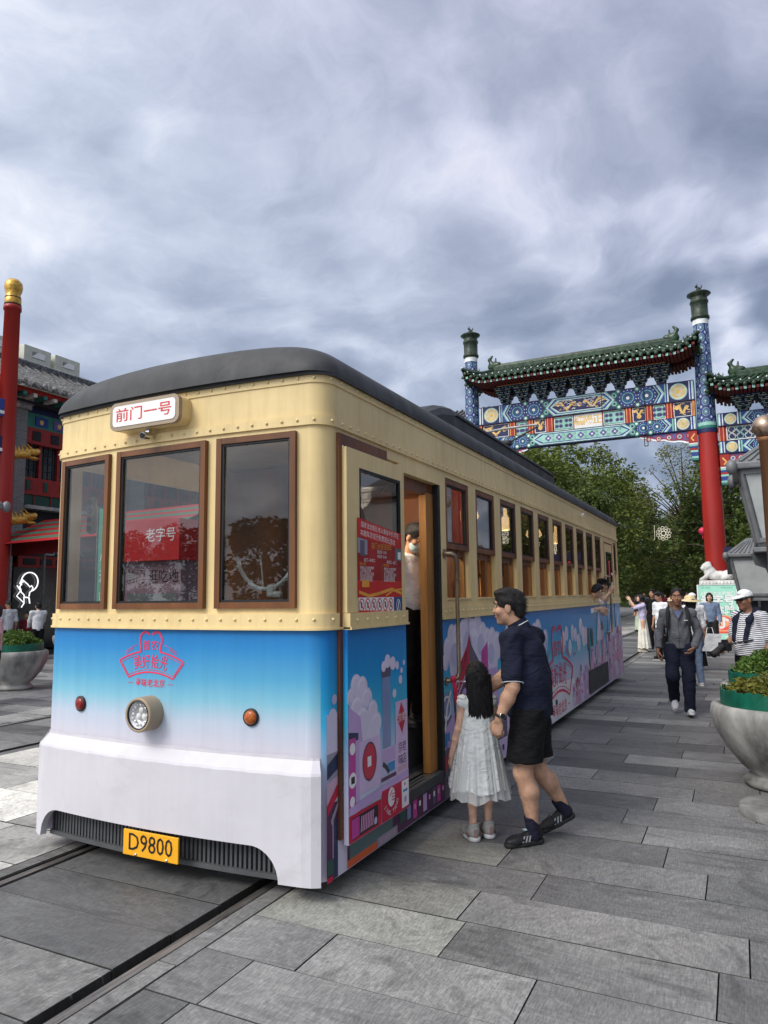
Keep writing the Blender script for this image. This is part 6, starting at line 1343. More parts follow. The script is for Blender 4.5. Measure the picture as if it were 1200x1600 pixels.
def tiled_roof(par, xc, L, D, ze, zr, nrib):
    rf = MB(); Lr = L / 2 - .95; up_ = .42
    def S(un, w, sg):      # front / back slope
        hl = Lr + (L / 2 - Lr) * w ** .9; t = max(0, (abs(un) - .78) / .22); return (un * hl, -sg * D * w, zr - (zr - ze) * (1 - (1 - w) ** 1.55) + up_ * t * t * w ** 1.5)
    def E(vn, w, sg):      # hipped ends
        hl = Lr + (L / 2 - Lr) * w ** .9; t = max(0, (abs(vn) - .55) / .45); return (sg * hl, vn * D * w, zr - (zr - ze) * (1 - (1 - w) ** 1.55) + up_ * t * t * w ** 1.5)
    for fn, rng in ((S, nrib), (E, 8)):
        for sg in (1, -1):
            N_ = rng; Wn = 7; vs = [fn(-1 + 2 * i / N_, w / Wn, sg) for i in range(N_ + 1) for w in range(Wn + 1)]
            rf.add(vs, [(i * (Wn + 1) + w, (i + 1) * (Wn + 1) + w, (i + 1) * (Wn + 1) + w + 1, i * (Wn + 1) + w + 1) for i in range(N_) for w in range(Wn)], 'tile dark green')
            for i in range(N_ + 1):
                un = -1 + 2 * i / N_; pts = [Vector(fn(un, w / Wn, sg)) + Vector((0, 0, .025)) for w in range(Wn + 1)]; rf.tube(pts, .055, 'roof tile green', 6); e = pts[-1]
                if i < N_: a = Vector(fn(un + 1 / N_, 1, sg)); rf.ball((a.x, a.y, a.z - .05), (.085, .03, .075), 'roof tile green', 7)
    o = rel(rf.build('tiled_roof', par), xc, 0, 0)
    rn = MB(); rn.box((-Lr, -.10, zr - .02), (Lr, .10, zr + .20), 'roof tile green', bev=.03); rn.tube([(-Lr, 0, zr + .22), (Lr, 0, zr + .22)], .07, 'roof tile green', 8)
    for sg in (-1, 1):
        for s2 in (-1, 1): rn.tube([Vector(S(sg, w / 7, s2)) + Vector((0, 0, .06)) for w in range(8)], [.09] * 7 + [.06], 'roof tile green', 7)
    for sg in (-1, 1):
        b = MB(); s = Sdf(); x = sg * (Lr + .02); s.ell((x, 0, zr + .22), (.24, .11, .20), k=.05); s.ell((x - sg * .20, 0, zr + .26), (.16, .10, .13), k=.05); s.cap((x + sg * .05, 0, zr + .3), (x + sg * .16, 0, zr + .52), .10, .07, k=.05); s.cap((x + sg * .16, 0, zr + .52), (x + sg * .04, 0, zr + .66), .07, .045, k=.04); s.cap((x - sg * .10, 0, zr + .36), (x - sg * .12, 0, zr + .56), .05, .03, k=.03); sdf_obj('ridge_beast', s, 'roof tile green', o, .028)
        for q, w in enumerate((.50, .62, .72, .81, .90)):
            p = S(sg, w, 1); bb = MB(); beast(bb, 0, 0, 0, .62 if q == 0 else .42, 'roof tile green', sg); rel(bb.build('roof_beast', o), p[0], p[1], p[2] + .08)
    dots = rn
    for i in range(nrib + 1):
        e = S(-1 + 2 * i / nrib, 1, 1); dots.ball((e[0], e[1] - .02, e[2] + .10), .030, 'paint white', 6)
    rn.build('ridge', o)
    uv = MB()      # rafters and soffit under the eaves
    for i in range(nrib * 2):
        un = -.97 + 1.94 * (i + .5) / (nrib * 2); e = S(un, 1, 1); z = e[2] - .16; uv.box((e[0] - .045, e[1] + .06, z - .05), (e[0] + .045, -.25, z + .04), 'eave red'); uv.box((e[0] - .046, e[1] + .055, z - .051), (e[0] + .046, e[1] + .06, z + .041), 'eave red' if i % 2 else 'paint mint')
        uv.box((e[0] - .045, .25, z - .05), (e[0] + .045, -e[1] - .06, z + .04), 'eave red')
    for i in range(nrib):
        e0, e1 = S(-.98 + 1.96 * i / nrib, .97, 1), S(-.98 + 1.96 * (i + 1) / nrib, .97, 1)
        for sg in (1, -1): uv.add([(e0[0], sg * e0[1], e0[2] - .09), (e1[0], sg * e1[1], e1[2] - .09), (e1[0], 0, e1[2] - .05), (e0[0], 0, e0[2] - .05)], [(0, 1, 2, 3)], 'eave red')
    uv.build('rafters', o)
    return o
x0, x1 = -9.30, -1.0
beam(arch, x0, x1, 8.72, 9.47, .22, True); beam(arch, x0, x1, 7.60, 8.13, .20, False)
panel_row(arch, x0, x1, 8.13, 8.72, .20, [(0, .015, 'post'), (.02, .15, 'dragon'), (.155, .185, 'post'), (.19, .245, 'knot'), (.25, .275, 'post'), (.28, .335, 'small'), (.34, .37, 'post'), (.375, .465, 'knot'), (.47, .60, 'name'), (.605, .70, 'knot'), (.705, .73, 'post'), (.735, .79, 'small'), (.795, .82, 'post'), (.825, .875, 'knot'), (.88, .905, 'post'), (.91, .985, 'dragon'), (.985, 1., 'post')])
m = MB(); m.box((x0 + .9, -.5, 10.14), (x1 - .9, .5, 10.34), 'paint deep'); m.box((x0 + .9, -.52, 10.18), (x1 - .9, -.5, 10.21), 'paint gold'); m.build('bracket_beam', arch)
brackets(arch, x0 + .75, x1 - .75, 9.47, 10.14, .30, 9)
tiled_roof(arch, (x0 + x1) / 2, 8.9, 1.35, 10.40, 11.02, 34)
sx0, sx1 = -.30, 5.6
beam(arch, sx0, sx1, 7.62, 8.10, .20, True); beam(arch, sx0, sx1, 6.62, 7.08, .18, False)
panel_row(arch, sx0, sx1, 7.08, 7.62, .18, [(0, .035, 'post'), (.045, .20, 'net'), (.21, .245, 'post'), (.255, .33, 'small'), (.34, .37, 'post'), (.38, .62, 'net'), (.63, .66, 'post'), (.67, .75, 'small'), (.76, .79, 'post'), (.80, .955, 'net'), (.965, 1., 'post')])
m = MB(); m.box((sx0 + .6, -.5, 8.62), (sx1 - .6, .5, 8.78), 'paint deep'); m.build('bracket_beam', arch)
brackets(arch, sx0 + .45, sx1 - .45, 8.10, 8.62, .28, 6)
tiled_roof(arch, (sx0 + sx1) / 2, 6.4, 1.25, 8.86, 9.42, 24)
def spandrel(x, sg, z, w):
    m = AM(); f = lambda u, v: (u, -.125, v)
    pts = [(x, z)] + [(x + sg * w * t, z - .42 * (1 - t) ** .7 - .05 * abs(math.sin(t * 11))) for t in [i / 16 for i in range(17)]] + [(x + sg * w, z)]
    m.prism([(p[0], p[1]) for p in pts], -.12, .12, 'paint violet', M=Matrix(((1, 0, 0, 0), (0, 0, 1, 0), (0, 1, 0, 0), (0, 0, 0, 1)))); m.line(pts[1:-1], .06, f, 'paint white'); m.line([(p[0], p[1] + .07) for p in pts[1:-1]], .03, f, 'paint red')
    for k in range(5): u = x + sg * w * (.12 + .18 * k); r_ = .13 - .012 * k; m.ring(u, z - .16, r_, .035, f, 'paint red', 12); m.ring(u, z - .16, r_ * .55, .03, f, 'paint pale', 10)
    m.box((x, -.16, z - .45), (x + sg * .30, .16, z), 'paint red')
    for k, mm in enumerate(('paint white', 'paint mint', 'paint blue', 'paint red', 'paint mint', 'paint blue', 'paint blue', 'paint mint', 'paint green')): m.box((x, -.15 - .002 * k, z - .50 - k * .075), (x + sg * (.30 - .012 * k), .15 + .002 * k, z - .43 - k * .075), mm)
    f3 = lambda u, v: (u, -.17, v); m.line([(x + sg * .08, z - .12), (x + sg * .20, z - .28), (x + sg * .12, z - .38)], .05, f3, 'paint gold'); m.build('spandrel', arch)
spandrel(-1.0, -1, 7.58, 2.0); spandrel(-9.3, 1, 7.58, 2.0); spandrel(-.30, 1, 6.60, 1.4)
m = MB()
for dx in (-.06, .06): m.tube([(-2.75 + dx, -.3, 7.6), (-2.75 + dx, -.3, 7.15)], .015, 'ink black', 5)
m.tube([(-2.81, -.3, 7.15), (-2.69, -.3, 7.15)], .018, 'ink black', 5); m.tube([(-2.75, -.27, 9.4), (-2.75, -.27, 7.6)], .012, 'ink black', 5); m.tube([(-4.3, -.27, 10.1), (-4.3, -.27, 8.1)], .010, 'ink black', 5); m.build('cable', arch)
# sign panel in front of the right column's stone base
for nm, c_ in dict(green=(.36, .72, .56), deep=(.10, .36, .27), peach=(.85, .36, .20), coral=(.80, .10, .06), cream=(.80, .66, .50)).items(): mat('sign ' + nm, c_, .5, var=.05)
sg_ = thing('sign_panel', 'pale green promotional sign with big white characters below the stone lion', 'sign', (-.65, 27.36, 0))
m = MB(); m.box((-.62, .02, .03), (.58, .06, 1.93), 'sign green'); m.box((-.66, .0, .0), (-.62, .08, 1.95), 'sign white'); m.box((.58, .0, 0), (.62, .08, 1.95), 'sign white'); m.box((-.62, .0, .0), (.58, .08, .03), 'sign white'); m.box((-.62, 0, 1.93), (.58, .08, 1.95), 'sign white'); pan = m; m = AM(); f = lambda u, v: (u, .018, v); m.rect(-.62, .27, .58, .80, f, 'sign cream'); m.disc(.12, .60, .36, f, 'sign peach', 26, .30); m.disc(.14, .62, .26, f, 'sign coral', 24, .24); m.disc(.10, .66, .22, f, 'sign peach', 22, .18); m.rect(-.62, .27, .58, .34, f, 'sign coral')
m.text('老字号', .36, -.03, 1.38, f, 'sign deep', bold=.022); m.text('老字号', .36, -.02, 1.39, f, 'sign white', bold=.014); m.text('新体验', .36, -.02, 1.02, f, 'sign deep', bold=.022); m.text('新体验', .36, -.01, 1.03, f, 'sign white', bold=.014)
m.text('上抖音 放心逛前门', .135, -.02, 1.63, f, 'sign white', bold=.004); m.text('前门大街', .07, -.38, 1.83, f, 'sign deep'); m.text('老字号·新体验', .06, .28, 1.83, f, 'sign deep')
m.line([(.13, .82), (.13, .56)], .075, f, 'sign white'); m.line([(.13 + .085 * math.cos(a) - .085, .55 + .085 * math.sin(a)) for a in [R_(20 - i * 20) for i in range(16)]], .065, f, 'sign white'); m.line([(.13, .82), (.17, .75), (.28, .71)], .075, f, 'sign white'); m.rect(-.1, .14, .0, .17, f, 'sign white'); m.rect(.15, .13, .40, .18, f, 'sign white')
for i_, fc in enumerate(m.f): pan.add([m.v[j] for j in fc], [tuple(range(len(fc)))], m.mats[m.m[i_]])
pan.build('panel', sg_)

# ------------------------------------------------------------------ trees
def leaf_mat(name, a, b_):
    m, n, b = newmat(name); r = n.a('ShaderNodeNewGeometry').outputs['Random Per Island']; P = n.a('ShaderNodeNewGeometry').outputs['Position']
    c = n.mix(r, a, b_); c = n.mix(1., c, n.ramp(n.noise(P, .55, 3), [(.3, .7), (.7, 1.25)]), 'MULTIPLY')
    n.l.new(c, b.inputs['Base Color']); b.inputs['Roughness'].default_value = .55; b.inputs['Specular IOR Level'].default_value = .3
    tr = n.a('ShaderNodeBsdfTranslucent'); n.l.new(c, tr.inputs[0]); mx = n.a('ShaderNodeMixShader', ins={0: .22, 1: b.outputs[0], 2: tr.outputs[0]}); n.l.new(mx.outputs[0], n.n['Material Output'].inputs[0])
leaf_mat('leaf green', (.070, .110, .016), (.18, .215, .045)); leaf_mat('leaf dark', (.040, .072, .014), (.115, .15, .034)); leaf_mat('leaf olive', (.11, .125, .028), (.21, .215, .06)); leaf_mat('leaf hedge', (.045, .10, .015), (.13, .21, .04)); leaf_mat('leaf yellow', (.12, .13, .02), (.22, .21, .035))
mat('bark', (.075, .058, .045), .9, var=.3, scale=6, stretch=(3, 3, .6), bump=.6, bscale=12)
def leaves(cl, n_per, size, m, rs, droop=0.):
    """leaf-sized faces scattered through clumps (centre, radius)"""
    r = np.random.RandomState(rs); vs = []; fs = []
    for (c, rad) in cl:
        n = int(n_per * (rad[0] if isinstance(rad, tuple) else rad) ** 1.2); d = r.normal(size=(n, 3)); d /= np.linalg.norm(d, axis=1)[:, None]; q = d * (r.uniform(.25, 1, n) ** .45)[:, None] * np.array(rad if isinstance(rad, tuple) else (rad, rad, rad * .78)) + np.array(c)
        a = r.normal(size=(n, 3)); a[:, 2] *= .5; a[:, 2] -= droop; a /= np.linalg.norm(a, axis=1)[:, None]; b = np.cross(a, r.normal(size=(n, 3))); b /= np.linalg.norm(b, axis=1)[:, None]
        s = size * r.uniform(.6, 1.35, n)[:, None]
        P = np.stack([q - a * s, q + b * s * .45, q + a * s, q - b * s * .45], 1); o = len(vs); vs.extend(P.reshape(-1, 3).tolist()); fs.extend([(o + 4 * i, o + 4 * i + 1, o + 4 * i + 2, o + 4 * i + 3) for i in range(n)])
    mb = MB(); mb.add(vs, fs, m); return mb
def make_tree(label, x, y, h, r, leafm, seed, n_cl=46, n_per=130, size=.17, base=.28, group='trees along the street beyond the archway', sparse=False, trunk_r=.18):
    rd = random.Random(seed); t = thing('tree', label, 'tree', (x, y, 0), 0, group); tk = MB(); top = h * .72
    sp = [(0, 0, -.1), (.1 * rd.uniform(-1, 1), .1, h * .2), (.25 * rd.uniform(-1, 1), .2 * rd.uniform(-1, 1), h * .45), (.35 * rd.uniform(-1, 1), .3 * rd.uniform(-1, 1), top)]
    tk.tube(sp, [trunk_r * 1.25, trunk_r, trunk_r * .7, trunk_r * .25], 'bark', 9); cl = []
    for i in range(n_cl):
        zf = rd.random() ** .8; z = h * (base + (1 - base) * zf); env = r * math.sqrt(max(.06, 1 - ((zf - .42) / .62) ** 2)); a = rd.uniform(0, 6.283); d = env * rd.uniform(.35, 1.0) ** .6
        c = (d * math.cos(a), d * math.sin(a), z - .3); R0 = rd.uniform(.55, 1.15) * (r / 3.2) * (.62 if sparse else 1); cl.append((c, R0))
        if i % (2 if sparse else 3) == 0:
            b0 = Vector(sp[1]).lerp(Vector(sp[3]), min(1, max(.1, (z / h - .15)))) ; mid = b0.lerp(Vector(c), .5) + Vector((0, 0, .25)); tk.tube([b0, mid, Vector(c)], [trunk_r * .38, trunk_r * .2, .02], 'bark', 6)
    tk.build('trunk', t); leaves(cl, n_per, size, leafm, seed, .25 if sparse else .1).build('crown', t); return t
TL = [('broad bushy tree nearest the tram roof, left of the tree avenue', -11.6, 41, 10.6, 4.2, 'leaf green', 1), ('tall bushy tree rising behind the rear of the tram roof', -8.9, 46, 10.9, 3.9, 'leaf green', 2), ('mid green tree behind the tram end, second in the left row of the avenue', -8.1, 53, 10.4, 3.6, 'leaf green', 3),
      ('dark green tree deeper in the left row, beside the gap of sky', -7.6, 62, 9.4, 3.5, 'leaf dark', 4), ('dark tree low beside the tram end, nearest the walkers', -8.2, 38.5, 7.6, 2.9, 'leaf dark', 5), ('small dark tree beside the woman in the lavender cardigan, far down the avenue', -6.2, 70, 8.6, 3.4, 'leaf dark', 6),
      ('thin willow like tree with open twigs left of the red column', -2.6, 50, 11.6, 3.2, 'leaf olive', 7), ('bushy green tree behind the red column', -.4, 46, 10.2, 3.2, 'leaf dark', 8), ('dark tree right of the red column, behind the lantern', 2.2, 44, 9.6, 3.4, 'leaf dark', 9), ('low dark tree under the willow, left of the red column', -2.2, 58, 8.2, 3.6, 'leaf dark', 10), ('dark tree far right behind the grey lantern', 5.2, 47, 9.5, 3.6, 'leaf dark', 11), ('dark green tree deep in the right row beneath the gap of sky', -3.6, 72, 8.2, 3.2, 'leaf dark', 12), ('leafy tree on the right row of the avenue, third beyond the archway', 8.6, 54, 9.8, 3.7, 'leaf green', 13), ('leafy tree on the right row of the avenue, fourth beyond the archway', 9.2, 63, 10, 3.7, 'leaf dark', 15)]
for lb, x, y, h_, r_, lm, sd in TL:
    if sd == 7: make_tree(lb, x, y, h_, r_, lm, sd, 110, 120, .085, .30, sparse=True)
    else: make_tree(lb, x, y, h_, r_, lm, sd, 80, 230, .125, .10 if sd in (5, 9, 10, 12) else .16)
rd = random.Random(4); cl = [((rd.uniform(-34, 22), rd.uniform(88, 104), rd.uniform(.3, 6.8)), rd.uniform(1.6, 2.6)) for _ in range(170)]
m = leaves(cl, 60, .42, 'leaf dark', 77); tag(m.build('distant_woodland'), 'dark mass of trees closing the far end of the street', 'trees', kind='stuff')
# ------------------------------------------------------------------ planters
mat('bowl stone', (.27, .265, .25), .66, var=.42, scale=4.5, stretch=(1, 1, .35), bump=.45, bscale=34); mat('planter stone dark', (.20, .195, .19), .7, var=.3, scale=6)
mat('green fence', (.006, .115, .070), .38, var=.25, scale=6); mat('soil', (.03, .022, .016), .95)
def planter(label, x, y, seed, leafm, s=1., tall=.16, rect_carving=False):
    t = thing('planter', label, 'planter', (x, y, 0), 0, 'stone bowl planters'); b = MB()
    b.lathe([(.24 * s, 0), (.31 * s, .01), (.32 * s, .05), (.27 * s, .09), (.25 * s, .11), (.33 * s, .18 * s), (.44 * s, .32 * s), (.53 * s, .50 * s), (.555 * s, .62 * s), (.54 * s, .69 * s), (.515 * s, .705 * s), (.47 * s, .70 * s), (.46 * s, .66 * s), (0, .655 * s)], 'bowl stone', 48, fn=lambda a, z: 1 + .004 * math.sin(5 * a + 7 * z))
    o = b.build('bowl', t)
    if rect_carving:
        k = MB(); fn = lambda u, v: (math.sin(u - .5) * (.30 + .5 * v) * 1.012, -math.cos(u - .5) * (.30 + .5 * v) * 1.012, v); k.line([(-.3, .20), (.35, .20), (.35, .46), (-.3, .46), (-.3, .20)], .012, fn, 'planter stone dark')
        for i in range(30): a = i * .42; k.disc(.02 + .012 * i * math.cos(a) * .7, .33 + .004 * i * math.sin(a), .016, fn, 'planter stone dark', 6)
        k.build('carving', o)
    f = MB(); n = 36
    for i in range(n):
        a = 2 * math.pi * i / n; M_ = RZ(a) @ T((0, -.455 * s, .66 * s)); w = .042 * s; hh = .175 * s + .008 * math.sin(i * 2.3)
        f.prism([(-w, 0), (w, 0), (w, hh - .02)] + [(w * math.cos(q), hh - .02 + .022 * math.sin(q)) for q in (R_(45), R_(90), R_(135))] + [(-w, hh - .02)], -.006, .006, 'green fence', M=M_ @ RX(R_(90)))
    f.build('fence_ring', t)
    p = MB(); p.lathe([(.44 * s, .70 * s), (.25 * s, .72 * s), (0, .73 * s)], 'soil', 24); p.build('soil', t)
    rd = random.Random(seed); cl = []
    for i in range(90): r_ = .385 * s * math.sqrt(rd.random()); a = rd.uniform(0, 6.283); cl.append(((r_ * math.cos(a), r_ * math.sin(a), (.78 + tall * (1 - (r_ / .42 / s) ** 2)) * s + rd.uniform(-.03, .04)), .085 * s))
    m_ = leaves(cl, 1050, .022 * s, leafm, seed); 
    for i in range(60): c = cl[i][0]; m_.tube([(c[0] * .8, c[1] * .8, .72 * s), c], .004, 'bark', 4, False)
    m_.build('plants', t); return t
planter('grey stone bowl planter with yellowish shrubs, the nearest one at the right edge', .25, 7.33, 21, 'leaf yellow', tall=.10)
planter('grey stone bowl planter with green shrubs just behind the nearest one at the right edge', .30, 8.95, 22, 'leaf hedge', tall=.22)
planter('stone bowl planter behind the man in the white cap, farthest on the right', .92, 13.0, 23, 'leaf hedge')
planter('stone bowl planter with carved panel and green shrubs left of the tram', -12.6, 9.35, 24, 'leaf hedge', tall=.24, rect_carving=True, s=1.04)
planter('stone bowl planter half hidden behind the two people left of the tram', -17.0, 14.4, 25, 'leaf hedge', tall=.2)
# lantern posts
mat('lantern grey', (.17, .175, .18), .45, .1, var=.15); mat('lantern dark', (.065, .067, .072), .5); mat('frosted glass', (.42, .44, .43), .35, var=.10, scale=3)
def lantern(label, x, y, s=1.):
    t = thing('lantern_post', label, 'street lamp', (x, y, 0), 0, 'grey lantern posts'); b = MB()
    b.box((-.10, -.10, 0), (.10, .10, 2.28), 'lantern dark', bev=.012); b.box((-.22, -.22, 0), (.22, .22, .30), 'lantern dark', bev=.02); b.box((-.16, -.16, 1.2), (.16, .16, 1.26), 'lantern dark', bev=.01)
    b.build('post', t)
    for k in range(4):
        m = MB(); m.prism([(.10, 1.72), (.16, 1.75), (.20, 1.84), (.30, 1.88), (.34, 2.0), (.46, 2.05), (.50, 2.20), (.10, 2.20)], -.03, .03, 'lantern dark', M=RZ(k * math.pi / 2) @ RX(R_(90))); m.build('bracket', t)
    m = MB(); z0, z1, a, c = 2.32, 3.26, .40, .56
    m.box((-.47, -.47, 2.20), (.47, .47, 2.26), 'lantern grey', bev=.01); m.box((-.42, -.42, 2.26), (.42, .42, z0), 'lantern dark')
    for sx in (-1, 1):
        for sy in (-1, 1): m.tube([(sx * a, sy * a, z0), (sx * c, sy * c, z1)], .042, 'lantern grey', 4)
    for z, q in ((z0 + .03, a + .005), (z1 - .03, c - .005)):
        for k in range(4): m.box((-q, -q - .028, z - .03), (q, -q + .028, z + .03), 'lantern grey', M=RZ(k * math.pi / 2))
    fr = m.build('lantern_frame', t)
    for k in range(4):
        g_ = MB(); g_.add([Vector(p) for p in ((-a + .02, -a + .01, z0 + .05), (a - .02, -a + .01, z0 + .05), (c - .03, -c + .01, z1 - .05), (-c + .03, -c + .01, z1 - .05), (-a + .02, -a + .022, z0 + .05), (a - .02, -a + .022, z0 + .05), (c - .03, -c + .022, z1 - .05), (-c + .03, -c + .022, z1 - .05))], [(0, 1, 2, 3), (7, 6, 5, 4), (0, 4, 5, 1), (1, 5, 6, 2), (2, 6, 7, 3), (3, 7, 4, 0)], 'frosted glass', M=RZ(k * math.pi / 2)); g_.build('glass_panel', fr)
    r_ = MB(); r_.box((-.66, -.66, z1), (.66, .66, z1 + .09), 'lantern grey', bev=.02)
    vs = [(-.62, -.62, z1 + .09), (.62, -.62, z1 + .09), (.62, .62, z1 + .09), (-.62, .62, z1 + .09), (-.15, -.15, z1 + .46), (.15, -.15, z1 + .46), (.15, .15, z1 + .46), (-.15, .15, z1 + .46)]
    r_.add(vs, [(0, 1, 5, 4), (1, 2, 6, 5), (2, 3, 7, 6), (3, 0, 4, 7), (4, 5, 6, 7)], 'lantern grey')
    for k in range(4):
        for i in range(12): u = -.56 + i * .102; r_.tube([(u, -.625, z1 + .10), (u * .25, -.16, z1 + .465)], .018, 'lantern grey', 5, M=RZ(k * math.pi / 2))
    for sx in (-1, 1):
        for sy in (-1, 1): r_.ball((sx * .66, sy * .66, z1 + .03), (.07, .07, .10), 'lantern grey', 8)
    r_.ball((0, 0, z1 + .52), .09, 'lantern dark', 10); r_.build('lantern_roof', t)
    t.scale = (s, s, s); return t
lantern('large grey lantern lamp post at the right edge above the planters', .68, 10.72)
lt2 = lantern('smaller looking grey lantern post farther back beside the red column', .30, 13.9, .70)
m = MB(); m.box((-.085, -.125, 1.35), (.085, -.105, 1.86), 'sign white'); f = lambda u, v: (u, -.127, v)
for k, ch in enumerate('小心台阶'): m.text(ch, .11, 0, 1.79 - k * .122, f, 'logo red')
m.build('notice', lt2)
lantern('grey lantern post cut off by the left edge', -11.82, 7.3)
cp = thing('ball_top_pole', 'copper coloured pole with a round ball top on a disc base at the right edge', 'pole', (.275, 6.42, 0)); mat('copper', (.50, .25, .12), .34, .55, var=.18, scale=2, stretch=(1, 1, .3)); mat('ball steel', (.42, .30, .22), .25, .8, var=.5, scale=7)
m = MB(); m.lathe([(.38, 0), (.38, .055), (.36, .065), (.06, .07)], 'planter stone dark', 40); m.build('base_plate', cp)
m = MB(); m.lathe([(.055, .06), (.055, 2.90), (.062, 2.90), (.062, 2.93)], 'copper', 20); m.build('pole', cp)
m = MB(); m.ball((0, 0, 3.02), .098, 'ball steel', 20); m.build('ball', cp)
# navy stall and red LED sign at the right
mat('navy canvas', (.014, .016, .05), .7, var=.2); mat('stall dark', (.02, .021, .026), .7); mat('led red', (.1, .0, .0), .5, emit=((1., .03, .03), 2.2))
st = thing('market_stall', 'navy canopied stall with white blossom marks behind the man in the white cap', 'stall', (2.6, 17.2, 0))
m = MB(); m.add([(-2.3, -1.2, 2.05), (2.3, -1.2, 2.05), (2.3, 0, 2.75), (-2.3, 0, 2.75), (2.3, 1.2, 2.05), (-2.3, 1.2, 2.05)], [(0, 1, 2, 3), (3, 2, 4, 5)], 'navy canvas'); m.box((-2.3, -1.215, 1.62), (2.3, -1.2, 2.05), 'navy canvas'); m.box((-2.315, -1.2, 1.62), (-2.3, 1.2, 2.05), 'navy canvas'); cn = m.build('canopy', st)
m = AM(); f = lambda u, v: (u, -1.218, v)
for u0 in (-1.95, -1.0, .0, 1.0):
    for k in range(6): a = k * math.pi / 3; m.disc(u0 + .085 * math.cos(a), 1.84 + .085 * math.sin(a), .045, f, 'sign white', 10, .045)
    m.disc(u0, 1.84, .03, f, 'sign white', 8); m.rect(u0 - .28, 1.82, u0 - .14, 1.86, f, 'sign white')
m.build('blossom_mark', cn)
for x, y in ((-2.2, -1.1), (2.2, -1.1), (-2.2, 1.1), (2.2, 1.1)): m = MB(); m.box((x - .03, y - .03, 0), (x + .03, y + .03, 2.2), 'lantern grey'); m.build('leg', st)
m = MB(); m.box((-2.1, -.9, 0), (2.1, -.85, 1.0), 'stall dark'); m.box((-2.1, 1.1, 0), (2.1, 1.15, 2.0), 'stall dark'); m.box((-2.15, -.95, 1.0), (2.15, -.4, 1.05), 'lantern grey'); m.build('counter', st)
ld = thing('led_sign', 'black display board with red glowing characters right of the red column', 'display', (.05, 22.3, 0))
m = MB(); m.box((-.30, 0, 2.18), (.75, .1, 2.72), 'ink black'); m.box((-.35, -.02, 2.72), (.8, .12, 2.95), 'navy canvas'); m.box((.1, .02, 0), (.2, .08, 2.2), 'lantern dark'); bd = m.build('board', ld)
m = AM(); f = lambda u, v: (u, -.004, v); m.text('欢迎', .40, .38, 2.45, f, 'led red', bold=.012); m.build('lit_characters', bd)
# hanging ornaments on wires between the trees
mat('warm white lamp', (.8, .75, .6), .5, emit=((1., .9, .7), .12))
wo_ = thing('light_ornament', 'round flower shaped white light ornament hanging across the tree avenue', 'ornament', (-3.4, 40.6, 4.83)); m = MB(); XZ2 = lambda u, v: (u, 0, v)
for r_, n_ in ((.31, 11), (.17, 7)):
    for k in range(n_): a = 2 * math.pi * k / n_; m.tube([(r_ * math.cos(a) + .07 * math.cos(b), 0, r_ * math.sin(a) + .07 * math.sin(b)) for b in [i * math.pi / 5 for i in range(11)]], .012, 'warm white lamp', 5, False)
m.tube([(.12 * math.cos(b), 0, .12 * math.sin(b)) for b in [i * math.pi / 6 for i in range(13)]], .02, 'warm white lamp', 5, False); m.build('lights', wo_)
m = MB(); m.tube([(-5.5, 0, .75), (-2, 0, .52), (0, 0, .46), (2, 0, .5), (3.5, 0, .7)], .010, 'ink black', 4); m.tube([(-.3, 0, .46), (-.3, 0, .3)], .01, 'ink black', 4); m.tube([(-.45, 0, .48), (-.45, 0, -.15), (-.5, 0, -.35)], .012, 'warm white lamp', 4); m.build('wire', wo_)
rl = thing('red_lantern', 'small red paper lantern hanging in the dark trees left of the red column', 'lantern', (-1.52, 41.2, 4.9)); m = MB(); m.lathe([(.05, -.2), (.17, -.12), (.20, 0), (.17, .12), (.05, .2)], 'logo red', 14); m.tube([(0, 0, .2), (0, 0, 1.6)], .01, 'ink black', 4); m.tube([(0, 0, -.2), (0, 0, -.4)], .025, 'logo red', 5); m.build('shade', rl)
# ------------------------------------------------------------------ left side: shop building, red pole, canopy
mat('grey brick', (.17, .175, .175), .8, var=.12)
def brick_mat():
    m, n, b = newmat('brick grey'); P = n.a('ShaderNodeTexCoord').outputs['Object']; x, y, z = n.sepx(P)
    br = n.a('ShaderNodeTexBrick', ins={'Vector': n.comb(n.math('ADD', x, y), z, 0.), 'Color1': (.20, .205, .205, 1), 'Color2': (.15, .155, .155, 1), 'Mortar': (.30, .30, .29, 1), 'Scale': 1., 'Mortar Size': .006, 'Brick Width': .26, 'Row Height': .075}); n.l.new(br.outputs[0], b.inputs['Base Color']); b.inputs['Roughness'].default_value = .8
brick_mat(); mat('tile grey', (.13, .13, .13), .75, var=.55, scale=9, bump=.3); mat('tile pale', (.30, .30, .29), .8, var=.5, scale=12); mat('lacquer red', (.30, .018, .014), .4, var=.15); mat('window dark', (.015, .018, .02), .15, spec=.8); mat('window green', (.015, .06, .045), .4); mat('ac cream', (.56, .57, .48), .6, var=.06); mat('gilt', (.62, .36, .07), .32, .55, var=.3, scale=14)
XF = -22.0; sb = thing('shop_building', 'two storey shop with grey tiled roof and red window frames left of the tram', 'building', (XF, 15.0, 0))
